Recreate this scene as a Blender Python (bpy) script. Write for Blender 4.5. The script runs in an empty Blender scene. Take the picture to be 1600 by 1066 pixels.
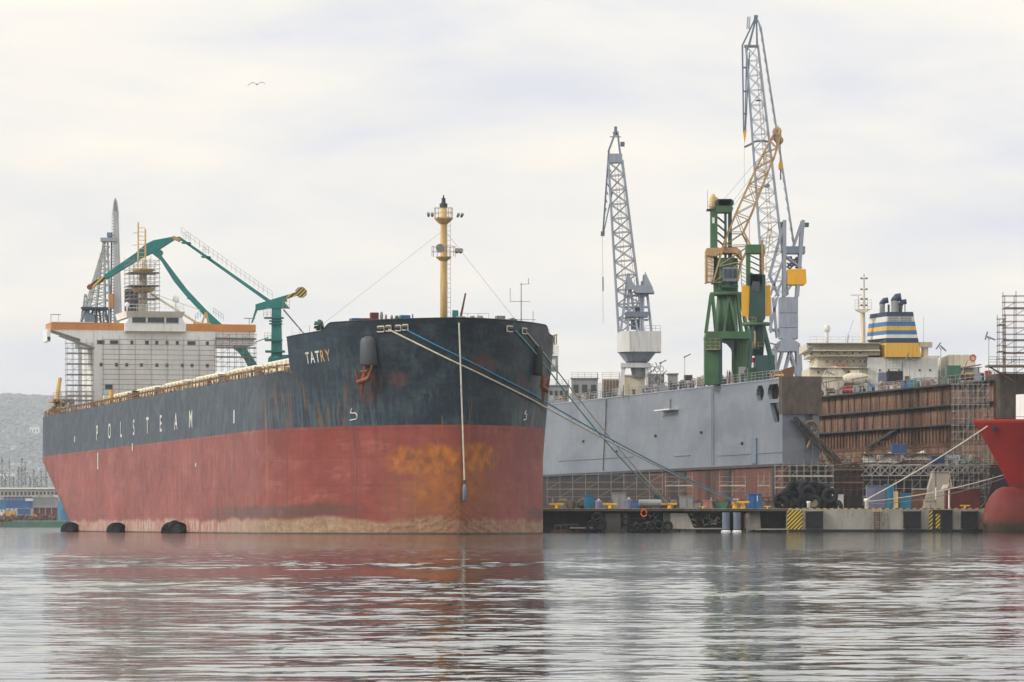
import bpy, math, random
from mathutils import Vector, Matrix
random.seed(7)
R = math.radians
SC = bpy.context.scene
COL = SC.collection
F = 6350.0            # focal length in photo pixels (1600 wide)
HY = 820.0            # horizon row of the photo

# ---------------------------------------------------------------- camera
cam_d = bpy.data.cameras.new("camera"); cam = bpy.data.objects.new("camera", cam_d); COL.objects.link(cam)
cam_d.sensor_width = 36.0; cam_d.lens = 36.0 * F / 1600.0
cam_d.shift_x = 0.0; cam_d.shift_y = (HY - 533.0) / 1600.0
cam_d.clip_start = 0.5; cam_d.clip_end = 20000
cam.location = (0, 0, 1.0); cam.rotation_euler = (R(90), 0, 0)
SC.camera = cam
# ---------------------------------------------------------------- world: hazy overcast sky
SUN_EL, SUN_AZ = R(30), R(-108)          # azimuth measured from +Y towards +X: behind and left of the camera
W = bpy.data.worlds.new("World"); SC.world = W; W.use_nodes = True
nt = W.node_tree; nt.nodes.clear()
def N(tree, typ, **kw):
    n = tree.nodes.new(typ)
    for k, v in kw.items(): setattr(n, k, v)
    return n
out = N(nt, 'ShaderNodeOutputWorld'); bg = N(nt, 'ShaderNodeBackground'); bg.inputs[1].default_value = 0.1
sky = N(nt, 'ShaderNodeTexSky', sky_type='NISHITA', sun_disc=False)
sky.sun_elevation = SUN_EL; sky.sun_rotation = SUN_AZ; sky.dust_density = 3.0
tc = N(nt, 'ShaderNodeTexCoord'); sep = N(nt, 'ShaderNodeSeparateXYZ'); nt.links.new(tc.outputs['Generated'], sep.inputs[0])
def wm(op, a, b=None, c=None):
    n = N(nt, 'ShaderNodeMath', operation=op)
    for i, v in enumerate((a, b, c)):
        if v is None: continue
        if isinstance(v, (int, float)): n.inputs[i].default_value = v
        else: nt.links.new(v, n.inputs[i])
    return n.outputs[0]
comb = N(nt, 'ShaderNodeCombineXYZ')
nt.links.new(sep.outputs[0], comb.inputs[0]); nt.links.new(sep.outputs[1], comb.inputs[1]); nt.links.new(wm('MULTIPLY', sep.outputs[2], 4.2), comb.inputs[2])
n1 = N(nt, 'ShaderNodeTexNoise'); n1.inputs['Scale'].default_value = 6.5; n1.inputs['Detail'].default_value = 6; n1.inputs['Roughness'].default_value = 0.5; n1.inputs['Distortion'].default_value = 0.35
n2 = N(nt, 'ShaderNodeTexNoise'); n2.inputs['Scale'].default_value = 3.0; n2.inputs['Detail'].default_value = 3
mp = N(nt, 'ShaderNodeMapping'); mp.inputs['Location'].default_value = (3.7, 1.3, 0.0); nt.links.new(comb.outputs[0], mp.inputs[0])
nt.links.new(mp.outputs[0], n1.inputs[0]); nt.links.new(mp.outputs[0], n2.inputs[0])
r1 = N(nt, 'ShaderNodeValToRGB'); e = r1.color_ramp.elements
e[0].position = 0.36; e[0].color = (8.1, 8.25, 9.2, 1); e[1].position = 0.64; e[1].color = (12.2, 11.2, 9.7, 1)
el = r1.color_ramp.elements.new(0.5); el.color = (10.2, 9.9, 9.5, 1)
nt.links.new(n1.outputs[0], r1.inputs[0])
mixs = N(nt, 'ShaderNodeMixRGB'); nt.links.new(wm('MULTIPLY_ADD', n2.outputs[0], 0.12, 0.86), mixs.inputs[0])
nt.links.new(sky.outputs[0], mixs.inputs[1]); nt.links.new(r1.outputs[0], mixs.inputs[2])
# an overcast sky brightens towards the zenith
lift = N(nt, 'ShaderNodeMapRange'); lift.inputs[1].default_value = 0.11; lift.inputs[2].default_value = 0.34; lift.inputs[3].default_value = 1.0; lift.inputs[4].default_value = 1.25; lift.interpolation_type = 'SMOOTHSTEP'
nt.links.new(sep.outputs[2], lift.inputs[0])
vm = N(nt, 'ShaderNodeVectorMath', operation='SCALE'); nt.links.new(mixs.outputs[0], vm.inputs[0]); nt.links.new(lift.outputs[0], vm.inputs['Scale'])
nt.links.new(vm.outputs[0], bg.inputs[0]); nt.links.new(bg.outputs[0], out.inputs[0])
# ---------------------------------------------------------------- sun (veiled)
sd = bpy.data.lights.new("sun", 'SUN'); sd.energy = 2.3; sd.angle = R(10); sd.color = (1.0, 0.95, 0.87)
so = bpy.data.objects.new("sun", sd); COL.objects.link(so)
d = Vector((math.sin(SUN_AZ) * math.cos(SUN_EL), math.cos(SUN_AZ) * math.cos(SUN_EL), math.sin(SUN_EL)))
so.rotation_euler = d.to_track_quat('Z', 'Y').to_euler()
vs = SC.view_settings; vs.view_transform = 'Standard'; vs.look = 'None'; vs.gamma = 1; vs.exposure = 0.0; vs.use_curve_mapping = False
SC.cycles.volume_bounces = 1; SC.cycles.volume_max_steps = 64; SC.cycles.max_bounces = 6; SC.cycles.diffuse_bounces = 2; SC.cycles.glossy_bounces = 3

# ================================================================ materials
class NT:
    """small helper around a material's node tree"""
    def __init__(s, m): s.t = m.node_tree; s.tc = N(s.t, 'ShaderNodeTexCoord')
    def link(s, a, b): s.t.links.new(a, b)
    def setin(s, sock, v):
        if isinstance(v, (int, float)): sock.default_value = v
        elif isinstance(v, (tuple, list)): sock.default_value = tuple(v) + ((1,) if len(v) == 3 and sock.type == 'RGBA' else ())
        else: s.link(v, sock)
    def m(s, op, a, b=None, c=None, clamp=False):
        n = N(s.t, 'ShaderNodeMath', operation=op, use_clamp=clamp)
        for i, v in enumerate((a, b, c)):
            if v is not None: s.setin(n.inputs[i], v)
        return n.outputs[0]
    def noise(s, scale=1.0, stretch=(1, 1, 1), detail=4, rough=0.55, dist=0.0, off=(0, 0, 0), coord='Object'):
        mp = N(s.t, 'ShaderNodeMapping'); mp.inputs['Scale'].default_value = stretch; mp.inputs['Location'].default_value = off
        s.link(s.tc.outputs[coord], mp.inputs[0])
        n = N(s.t, 'ShaderNodeTexNoise'); n.inputs['Scale'].default_value = scale; n.inputs['Detail'].default_value = detail
        n.inputs['Roughness'].default_value = rough; n.inputs['Distortion'].default_value = dist
        s.link(mp.outputs[0], n.inputs[0]); return n.outputs[0]
    def mix(s, f, a, b):
        n = N(s.t, 'ShaderNodeMixRGB'); s.setin(n.inputs[0], f); s.setin(n.inputs[1], a); s.setin(n.inputs[2], b); return n.outputs[0]
    def ramp(s, v, a, b):     # linear step between a and b, clamped
        n = N(s.t, 'ShaderNodeMapRange'); n.clamp = True; s.setin(n.inputs[0], v); n.inputs[1].default_value = a; n.inputs[2].default_value = b; return n.outputs[0]
    def xyz(s, coord='Object'):
        n = N(s.t, 'ShaderNodeSeparateXYZ'); s.link(s.tc.outputs[coord], n.inputs[0]); return n.outputs
MATS = {}
def base_mat(name, rough=0.6, metal=0.0, spec=0.4):
    m = bpy.data.materials.new(name); m.use_nodes = True
    b = m.node_tree.nodes['Principled BSDF']; b.inputs['Roughness'].default_value = rough; b.inputs['Metallic'].default_value = metal
    b.inputs['Specular IOR Level'].default_value = spec
    MATS[name] = m; return m, NT(m), b
RUST = (0.17, 0.065, 0.028)
def paint(name, col, rough=0.55, rust=0.25, var=0.25, dirt=(0.08, 0.07, 0.06), dirt_amt=0.35, scale=0.6, metal=0.0, spec=0.3, rustcol=RUST):
    """weathered paint: patchy tone, grime streaks and rust spots"""
    m, t, b = base_mat(name, rough, metal, spec)
    a = t.noise(scale, (1, 1, 0.5), 5)
    c = t.mix(t.ramp(a, 0.3, 0.7), tuple(v * (1 - var) for v in col), tuple(min(1, v * (1 + var * 0.6)) for v in col))
    st = t.noise(scale * 4, (1, 1, 0.12), 4, off=(5, 3, 1))
    c = t.mix(t.m('MULTIPLY', t.ramp(st, 0.5, 0.75), dirt_amt), c, dirt)
    if rust > 0:
        rr = t.noise(scale * 3.1, (1, 1, 0.35), 6, 0.65, off=(11, 2, 7))
        c = t.mix(t.ramp(rr, 0.66 - 0.3 * rust, 0.76 - 0.22 * rust), c, rustcol)
    t.link(c, b.inputs['Base Color'])
    bp = N(t.t, 'ShaderNodeBump'); bp.inputs['Strength'].default_value = 0.25; bp.inputs['Distance'].default_value = 0.05
    t.link(t.noise(scale * 5, detail=5), bp.inputs['Height']); t.link(bp.outputs[0], b.inputs['Normal'])
    return m
def stripes(name, c1, c2, period, axis='diag', rough=0.6):
    m, t, b = base_mat(name, rough)
    x, y, z = t.xyz()
    v = {'diag': t.m('ADD', x, z), 'diag2': t.m('SUBTRACT', x, z), 'x': x, 'z': z}[axis]
    f = t.m('FRACT', t.m('DIVIDE', v, period))
    k = t.m('GREATER_THAN', f, 0.5)
    c = t.mix(k, c1, c2)
    c = t.mix(t.ramp(t.noise(3.0, detail=5), 0.5, 0.85), c, (0.12, 0.11, 0.09))
    t.link(c, b.inputs['Base Color']); return m
paint('off_white', (0.79, 0.79, 0.77), rust=0.0, var=0.08, dirt_amt=0.2)
paint('cream', (0.66, 0.60, 0.45), rust=0.15, var=0.15, dirt_amt=0.25)
paint('hatch_cream', (0.76, 0.71, 0.56), rust=0.1, var=0.12, scale=0.9, dirt_amt=0.22)
paint('deck_rail', (0.34, 0.22, 0.11), rust=0.6, scale=1.5)
paint('rail_cream', (0.52, 0.40, 0.22), rust=0.6, scale=1.5)
paint('mast_yellow', (0.70, 0.47, 0.19), rust=0.18, var=0.12, scale=0.5, rustcol=(0.35, 0.13, 0.03))
paint('orange_paint', (0.60, 0.24, 0.06), rust=0.0, var=0.1, dirt_amt=0.15)
paint('bright_yellow', (0.75, 0.42, 0.03), rust=0.1, var=0.1)
paint('crane_yellow', (0.78, 0.40, 0.02), rust=0.0, var=0.06, dirt_amt=0.15)
paint('crane_gray', (0.30, 0.34, 0.40), rust=0.05, var=0.12)
paint('crane_gray_dark', (0.17, 0.21, 0.27), rust=0.05, var=0.15)
paint('crane_white', (0.62, 0.62, 0.61), rust=0.03, var=0.06)
paint('crane_green', (0.06, 0.145, 0.065), rust=0.08, var=0.3, dirt_amt=0.3)
paint('crane_green_dark', (0.025, 0.075, 0.062), rust=0.08, var=0.3)
paint('crane_tan', (0.46, 0.30, 0.14), rust=0.25, var=0.2)
paint('teal', (0.022, 0.20, 0.19), rust=0.03, var=0.2, dirt_amt=0.2)
paint('steel_gray', (0.22, 0.22, 0.22), rust=0.2)
paint('galvanised', (0.34, 0.34, 0.33), rust=0.3, metal=0.2, dirt_amt=0.2)
paint('dark_steel', (0.05, 0.05, 0.055), rust=0.35)
paint('rusty_steel', (0.12, 0.06, 0.035), rust=0.6, var=0.4)
paint('plank_wood', (0.22, 0.17, 0.11), rust=0.0, var=0.3)
paint('hut_boards', (0.15, 0.125, 0.10), rust=0.2, var=0.35, scale=1.5)
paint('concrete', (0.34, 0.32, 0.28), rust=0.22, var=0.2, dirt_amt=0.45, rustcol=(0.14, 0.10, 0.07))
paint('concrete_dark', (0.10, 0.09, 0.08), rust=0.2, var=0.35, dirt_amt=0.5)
paint('rubber', (0.016, 0.017, 0.02), rough=0.85, rust=0.0, var=0.4, dirt_amt=0.2, dirt=(0.06, 0.06, 0.06))
paint('black_paint', (0.02, 0.022, 0.026), rust=0.1, var=0.3)
paint('blue_paint', (0.03, 0.13, 0.33), rust=0.12, var=0.2)
paint('light_blue_paint', (0.035, 0.19, 0.33), rust=0.1, var=0.2)
paint('purple_gray', (0.17, 0.18, 0.27), rust=0.12, var=0.2)
paint('red_paint', (0.40, 0.025, 0.02), rust=0.1, var=0.2)
paint('maroon_paint', (0.14, 0.028, 0.025), rust=0.25, var=0.2)
paint('green_paint', (0.05, 0.16, 0.10), rust=0.2, var=0.3)
paint('beige_wall', (0.40, 0.36, 0.29), rust=0.0, var=0.15, dirt_amt=0.3)
paint('gray_wall', (0.28, 0.29, 0.29), rust=0.0, var=0.15, dirt_amt=0.35)
paint('tanker_cream', (0.66, 0.60, 0.47), rust=0.06, var=0.1)
paint('tanker_white', (0.66, 0.66, 0.62), rust=0.02, var=0.06)
paint('dark_blue', (0.03, 0.055, 0.10), rust=0.0, var=0.1)
paint('stripe_blue', (0.04, 0.17, 0.36), rust=0.0, var=0.08)
paint('stripe_yellow', (0.70, 0.40, 0.06), rust=0.0, var=0.08)
paint('tarp_white', (0.58, 0.56, 0.50), rust=0.0, var=0.2, scale=1.5)
paint('pink_paint', (0.45, 0.22, 0.18), rust=0.2)
paint('rope_cream', (0.66, 0.62, 0.50), rust=0.0, scale=3); paint('rope_blue', (0.03, 0.22, 0.42), rust=0.0, scale=3)
paint('rope_green', (0.20, 0.45, 0.42), rust=0.0, scale=3); paint('cable_gray', (0.22, 0.22, 0.22), rust=0.0)
paint('letter_white', (0.72, 0.71, 0.66), rust=0.12, scale=2.5, rustcol=(0.45, 0.24, 0.1))
paint('letter_orange', (0.60, 0.36, 0.17), rust=0.3, scale=2.5)
paint('sign_black', (0.04, 0.05, 0.07), rust=0.0)
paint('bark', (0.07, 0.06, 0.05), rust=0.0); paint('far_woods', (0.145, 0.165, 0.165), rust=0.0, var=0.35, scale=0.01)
paint('leaf_dull', (0.15, 0.15, 0.12), rust=0.0, var=0.5, scale=0.2)
paint('roof_gray', (0.40, 0.41, 0.42), rust=0.0); paint('house_wall', (0.80, 0.78, 0.72), rust=0.0)
paint('house_roof', (0.22, 0.12, 0.09), rust=0.0)
m, t, b = base_mat('window_glass', 0.15, 0, 0.6); b.inputs['Base Color'].default_value = (0.03, 0.04, 0.05, 1)
m, t, b = base_mat('lamp_glass', 0.3); b.inputs['Base Color'].default_value = (0.35, 0.36, 0.36, 1)
stripes('hazard_diag', (0.72, 0.52, 0.02), (0.02, 0.02, 0.02), 0.52)
stripes('hazard_diag_b', (0.72, 0.52, 0.02), (0.02, 0.02, 0.02), 0.52, 'diag2')
stripes('hazard_edge', (0.65, 0.48, 0.04), (0.03, 0.03, 0.03), 0.9, 'x')
stripes('hazard_boom', (0.55, 0.38, 0.08), (0.02, 0.02, 0.02), 0.9, 'diag2')
stripes('hazard_disc', (0.55, 0.40, 0.08), (0.02, 0.02, 0.02), 0.62, 'diag2')

# rusty inner wall of the dock: brown steel, peeling pale patches, vertical runs
m, t, b = base_mat('dock_rust', 0.75)
c = t.mix(t.ramp(t.noise(0.35, (1, 1, 0.6), 6), 0.35, 0.65), (0.075, 0.04, 0.028), (0.24, 0.125, 0.08))
c = t.mix(t.m('MULTIPLY', t.ramp(t.noise(1.6, (1, 1, 0.08), 4, off=(3, 3, 3)), 0.48, 0.7), 0.8), c, (0.33, 0.22, 0.14))
c = t.mix(t.m('MULTIPLY', t.ramp(t.noise(1.3, (1, 1, 0.15), 4, off=(9, 1, 3)), 0.55, 0.72), 0.8), c, (0.05, 0.032, 0.027))
c = t.mix(t.ramp(t.noise(1.1, (1, 1, 0.7), 7, 0.7, off=(1, 8, 3)), 0.66, 0.72), c, (0.34, 0.30, 0.26))
t.link(c, b.inputs['Base Color'])
m, t, b = base_mat('pontoon_rust_shade', 0.75)
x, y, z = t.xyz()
c = t.mix(t.m('MULTIPLY', t.ramp(t.noise(0.2, (1, 1, 0.2), 4), 0.35, 0.5), t.m('MULTIPLY', t.ramp(x, 75, 40), t.ramp(y, -1.5, -.5))), (0.022, 0.018, 0.017), (0.15, 0.055, 0.037))  # rust panels fade to near black along the far side: shadow put into the colour
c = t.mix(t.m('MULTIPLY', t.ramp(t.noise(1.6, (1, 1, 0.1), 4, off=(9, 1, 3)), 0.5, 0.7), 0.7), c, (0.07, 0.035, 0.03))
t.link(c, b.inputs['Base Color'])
# dock grey hull plating with weld lines and scattered rust runs
m, t, b = base_mat('dock_gray', 0.42, 0, 0.5)
x, y, z = t.xyz()
c = t.mix(t.ramp(t.noise(0.07, (1, 1, 1.5), 5), 0.35, 0.65), (0.135, 0.152, 0.185), (0.20, 0.225, 0.262))
c = t.mix(t.m('MULTIPLY', t.ramp(t.noise(0.9, (1, 1, 0.07), 4, off=(2, 2, 2)), 0.52, 0.8), 0.4), c, (0.17, 0.17, 0.185))
seam = t.m('MAXIMUM', t.m('LESS_THAN', t.m('FRACT', t.m('DIVIDE', x, 13.0)), 0.006), t.m('LESS_THAN', t.m('FRACT', t.m('DIVIDE', t.m('ADD', z, 0.4), 3.1)), 0.02))
c = t.mix(t.m('MULTIPLY', seam, 0.45), c, (0.11, 0.12, 0.14))
c = t.mix(t.m('MULTIPLY', t.ramp(t.noise(0.7, (1, 1, 0.04), 5, 0.6, off=(4, 9, 2)), 0.64, 0.70), 0.55), c, (0.17, 0.10, 0.06))
c = t.mix(t.m('MULTIPLY', t.ramp(t.noise(0.12, (1, 1, 2.2), 3, 0.4, off=(1, 3, 2)), 0.56, 0.575), 0.25), c, (0.24, 0.265, 0.30))
t.link(c, b.inputs['Base Color'])
bp = N(t.t, 'ShaderNodeBump'); bp.inputs['Strength'].default_value = 0.35; bp.inputs['Distance'].default_value = 0.25
t.link(t.noise(0.35, (1, 1, 1.4), 3), bp.inputs['Height']); t.link(bp.outputs[0], b.inputs['Normal'])

# ---- the bulk carrier's plating: local x = metres aft of the stem, y = to the left in the photo, z = up
m, t, b = base_mat('ship_plating', 0.42, 0, 0.28)
x, y, z = t.xyz()
wob = t.m('MULTIPLY_ADD', t.noise(0.5, (1, 1, 1), 4), 0.16, -0.08)
# black topsides
blk = t.mix(t.ramp(t.noise(0.09, (0.6, 1, 0.8), 6, 0.6), 0.38, 0.66), (0.005, 0.011, 0.021), (0.018, 0.034, 0.052))
aft = t.ramp(t.m('ADD', x, t.m('MULTIPLY', t.noise(0.12, (1, 1, 2), 5), 26)), 14, 62)      # the side abaft the bow turns greyer
blk = t.mix(t.m('MULTIPLY', aft, 0.7), blk, (0.055, 0.075, 0.10))
chalk = t.m('MULTIPLY', t.ramp(t.noise(0.55, (0.22, 0.6, 1.5), 6, 0.65, off=(4, 4, 2)), 0.5, 0.78), 0.4)
blk = t.mix(chalk, blk, (0.10, 0.135, 0.15))
# scuffed greenish drips in the lower topsides between stem and x=26
drip = t.m('MULTIPLY', t.ramp(t.noise(1.4, (1.2, 1.2, 0.10), 5, 0.65, off=(7, 1, 0)), 0.44, 0.62),
           t.m('MULTIPLY', t.ramp(z, 16.5, 13.0), t.m('MULTIPLY', t.ramp(x, 2, 6), t.ramp(x, 46, 30))))
blk = t.mix(t.m('MULTIPLY', drip, 0.8), blk, (0.085, 0.12, 0.14))
rdrip = t.m('MULTIPLY', t.ramp(t.noise(1.1, (1.3, 1.3, 0.11), 5, 0.6, off=(1, 9, 0)), 0.52, 0.62),
            t.m('MULTIPLY', t.ramp(z, 17.5, 14.5), t.m('MULTIPLY', t.ramp(x, 6, 10), t.ramp(x, 34, 18))))
blk = t.mix(t.m('MULTIPLY', rdrip, 0.75), blk, (0.20, 0.085, 0.035))
scuff = t.m('MULTIPLY', t.ramp(t.noise(0.16, (0.9, 0.9, 1.2), 6, 0.7, off=(5, 6, 7)), 0.46, 0.64), t.ramp(t.noise(1.9, (1, 1, 0.35), 6, 0.75, off=(1, 1, 1)), 0.42, 0.6))
blk = t.mix(t.m('MULTIPLY', scuff, 0.55), blk, (0.075, 0.115, 0.125))
ru2 = t.m('MULTIPLY', t.ramp(t.noise(0.35, (1, 1, 0.8), 7, 0.75, off=(8, 2, 3)), 0.60, 0.68), t.ramp(x, 40, 20))
blk = t.mix(t.m('MULTIPLY', ru2, 0.6), blk, (0.10, 0.04, 0.025))
# red boot
red = t.mix(t.ramp(t.noise(0.12, (0.7, 0.7, 1.0), 6, 0.6, off=(2, 0, 5)), 0.33, 0.66), (0.20, 0.040, 0.030), (0.33, 0.085, 0.064))
red = t.mix(t.m('MULTIPLY', t.ramp(t.noise(0.5, (0.25, 0.5, 1.3), 6, 0.7, off=(7, 3, 5)), 0.53, 0.75), 0.5), red, (0.44, 0.18, 0.15))
red = t.mix(t.m('MULTIPLY', t.ramp(t.noise(1.5, (0.8, 0.8, 0.05), 5, 0.6, off=(3, 3, 1)), 0.48, 0.66), 0.6), red, (0.17, 0.05, 0.042))
top = t.m('ADD', z, wob)
c = t.mix(t.m('GREATER_THAN', top, 11.3), red, blk)
# thin scratches and rust runs crossing both paints
runs = t.ramp(t.noise(0.8, (1.0, 1.6, 0.035), 4, 0.55, off=(13, 5, 2)), 0.655, 0.70)
runs = t.m('MULTIPLY', runs, t.ramp(z, 17.0, 14.0))
c = t.mix(t.m('MULTIPLY', runs, 0.7), c, (0.30, 0.13, 0.055))
scr = t.ramp(t.noise(2.2, (0.5, 0.5, 0.25), 3, 0.5, 1.5, off=(1, 1, 12)), 0.70, 0.74)
c = t.mix(t.m('MULTIPLY', scr, t.m('MULTIPLY', t.ramp(z, 13, 11), 0.7)), c, (0.07, 0.035, 0.035))
# plate seams
sv = t.m('LESS_THAN', t.m('FRACT', t.m('DIVIDE', t.m('ADD', x, 3), 11.7)), 0.010)
sh = t.m('LESS_THAN', t.m('FRACT', t.m('DIVIDE', t.m('ADD', t.m('ADD', z, 0.7), t.m('MULTIPLY', wob, 0.3)), 2.9)), 0.018)
c = t.mix(t.m('MULTIPLY', t.m('MAXIMUM', sv, sh), 0.42), c, (0.035, 0.03, 0.03))
# rust breaking through the paint on the bow: two orange lobes under the stem and a broad brown apron
nw = t.noise(0.42, (1, 1, 1.1), 8, 0.72, 0.6, off=(0, 5, 9)); fine = t.noise(1.0, (1, 1, 0.8), 9, 0.8, 0.0, off=(3, 5, 9))
def lobe(cy, cz, ry, rz, soft=0.5, amp=1.3):
    a = t.m('POWER', t.m('DIVIDE', t.m('SUBTRACT', y, cy), ry), 2.0); q = t.m('POWER', t.m('DIVIDE', t.m('SUBTRACT', z, cz), rz), 2.0)
    dd = t.m('ADD', t.m('ADD', a, q), t.m('MULTIPLY_ADD', nw, amp * 2, -amp))
    return t.m('MULTIPLY', t.ramp(dd, 1.0 + soft * 0.5, 1.0 - soft), t.ramp(x, 9, 5))
apron = lobe(0.6, 3.8, 6.0, 5.4, 0.9, 1.6)
c = t.mix(t.m('MULTIPLY', apron, t.m('MULTIPLY_ADD', t.ramp(fine, .3, .7), 0.5, 0.5)), c, (0.22, 0.078, 0.032))
stain = t.m('MAXIMUM', t.m('MAXIMUM', lobe(8.6, 15.3, 1.3, 1.7, 0.8, 1.5), lobe(-8.2, 15.0, 1.2, 1.6, 0.8, 1.5)), t.m('MAXIMUM', lobe(6.0, 16.0, 1.0, .9, 0.8, 1.8), lobe(-2.5, 17.5, 1.6, 1.3, 0.8, 2.2)))
c = t.mix(t.m('MULTIPLY', stain, t.m('MULTIPLY', t.ramp(fine, .35, .6), .7)), c, (0.14, 0.05, 0.028))
o1 = t.m('MAXIMUM', lobe(3.3, 7.6, 3.3, 1.7, 0.4, 1.5), t.m('MAXIMUM', lobe(-2.1, 7.9, 2.6, 1.5, 0.4, 1.5), t.m('MULTIPLY', lobe(0.8, 5.0, 3.8, 2.8, 0.9, 1.5), 0.6)))
c = t.mix(t.m('MULTIPLY', o1, t.m('MULTIPLY_ADD', t.ramp(fine, 0.35, 0.6), .35, .65)), c, t.mix(t.ramp(t.noise(0.9, detail=6, off=(4, 4, 4)), .35, .65), (0.22, 0.07, 0.022), (0.48, 0.155, 0.022)))
c = t.mix(t.m('MULTIPLY', t.m('MULTIPLY', o1, t.ramp(t.noise(1.1, (1, 1.6, 0.5), 5, .6, off=(3, 1, 2)), 0.5, 0.64)), 0.6), c, (0.16, 0.07, 0.04))
# waterline: pale scum aft, tan growth with fanned brown lines at the bow
wl = t.m('ADD', z, t.m('MULTIPLY_ADD', t.noise(0.35, (0.35, 0.6, 0.2), 5, 0.6, off=(8, 8, 8)), 2.4, -1.2))
dark = t.m('MULTIPLY', t.m('MULTIPLY', t.ramp(wl, 3.2, 2.8), t.ramp(wl, 1.5, 1.9)), t.m('MULTIPLY', t.ramp(x, 7, 12), t.ramp(x, 66, 44)))
c = t.mix(t.m('MULTIPLY', dark, 0.62), c, (0.07, 0.055, 0.045))
scum = t.m('MULTIPLY', t.ramp(wl, 1.75, 1.35), t.m('MULTIPLY_ADD', t.ramp(x, 3, 16), 0.35, 0.6))
sc_c = t.mix(t.ramp(fine, 0.35, 0.62), (0.50, 0.40, 0.25), (0.25, 0.17, 0.09))
sc_c = t.mix(t.m('MULTIPLY', t.ramp(t.noise(1.1, (0.5, 0.5, 1.4), 6, 0.75, off=(6, 1, 1)), .42, .6), .6), sc_c, (0.17, 0.10, 0.06))
sc_c = t.mix(t.m('MULTIPLY', t.ramp(x, 25, 60), .75), sc_c, (0.56, 0.45, 0.37))
speck = t.m('MULTIPLY', t.ramp(t.noise(1.1, (0.8, 1, 0.35), 5, 0.75, off=(2, 7, 1)), 0.43, 0.56), t.ramp(x, 30, 60))
sc_c = t.mix(speck, sc_c, t.mix(t.ramp(nw, 0.3, 0.6), (0.34, 0.07, 0.06), (0.40, 0.15, 0.13)))
c = t.mix(t.m('MULTIPLY', scum, 0.88), c, sc_c)
# lines of growth curving away from the stem
ay = t.m('ABSOLUTE', t.m('SUBTRACT', y, 0.3))
fan = t.m('SINE', t.m('MULTIPLY', t.m('ADD', t.m('ADD', z, t.m('MULTIPLY', t.m('POWER', ay, 0.75), 0.85)), t.m('MULTIPLY', nw, 3.0)), 8.0))
fanm = t.m('MULTIPLY', t.m('MULTIPLY', t.ramp(fan, 0.1, 0.9), t.ramp(t.m('ADD', z, t.m('MULTIPLY', ay, 0.33)), 4.2, 2.2)), t.m('MULTIPLY', t.ramp(x, 8, 4), t.ramp(fine, .3, .6)))
c = t.mix(t.m('MULTIPLY', fanm, 0.75), c, (0.13, 0.055, 0.03))
c = t.mix(t.ramp(t.m('ADD', z, t.m('MULTIPLY', fine, 0.25)), 0.36, 0.20), c, (0.045, 0.035, 0.03))
t.link(c, b.inputs['Base Color'])
t.link(t.m('MULTIPLY_ADD', t.noise(0.6, detail=4), 0.3, 0.32), b.inputs['Roughness'])
bp = N(t.t, 'ShaderNodeBump'); bp.inputs['Strength'].default_value = 0.45; bp.inputs['Distance'].default_value = 0.3
t.link(t.noise(0.3, (1, 1, 1.3), 4, 0.5), bp.inputs['Height']); t.link(bp.outputs[0], b.inputs['Normal'])
# red ship at the right
m, t, b = base_mat('red_ship_plating', 0.6, 0, 0.25)
x, y, z = t.xyz()
c = t.mix(t.ramp(t.noise(0.25, detail=5), 0.35, 0.7), (0.27, 0.014, 0.011), (0.36, 0.024, 0.017))
low = t.mix(t.ramp(t.noise(0.5, detail=5), 0.35, 0.7), (0.15, 0.024, 0.019), (0.20, 0.036, 0.027))
c = t.mix(t.ramp(t.m('ADD', z, t.m('MULTIPLY', t.noise(0.8), 0.4)), 6.6, 6.3), c, low)
c = t.mix(t.m('MULTIPLY', t.ramp(t.m('ADD', z, t.m('MULTIPLY', t.noise(1.4, detail=6), 2.6)), 3.3, 2.2), 0.9), c, (0.035, 0.035, 0.022))
t.link(c, b.inputs['Base Color'])
# water
m, t, b = base_mat('harbour_water', 0.035, 0, 0.5)
b.inputs['Base Color'].default_value = (0.016, 0.034, 0.028, 1); b.inputs['IOR'].default_value = 1.33
cd = N(t.t, 'ShaderNodeCameraData')
h = t.m('MULTIPLY', t.noise(0.95, (0.9, 1, 1), 3, 0.5, 0.4), t.m('MULTIPLY', t.ramp(t.xyz()[1], 90, 170), 0.22))
h = t.m('ADD', h, t.m('MULTIPLY', t.noise(3.6, (1, 1, 1), 2, 0.5, 0.3, off=(3, 1, 0)), 0.014))
bp = N(t.t, 'ShaderNodeBump'); bp.inputs['Strength'].default_value = 1.0; bp.inputs['Distance'].default_value = 0.30
t.link(h, bp.inputs['Height']); t.link(bp.outputs[0], b.inputs['Normal'])
# land
m, t, b = base_mat('hill_ground', 0.9, 0, 0.1)
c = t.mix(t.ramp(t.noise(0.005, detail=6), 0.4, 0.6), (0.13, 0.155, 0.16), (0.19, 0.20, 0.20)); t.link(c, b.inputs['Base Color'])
m, t, b = base_mat('shore_ground', 0.9, 0, 0.1)
c = t.mix(t.ramp(t.noise(0.1, detail=6), 0.4, 0.6), (0.09, 0.08, 0.065), (0.16, 0.14, 0.11)); t.link(c, b.inputs['Base Color'])
MT = MATS

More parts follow.
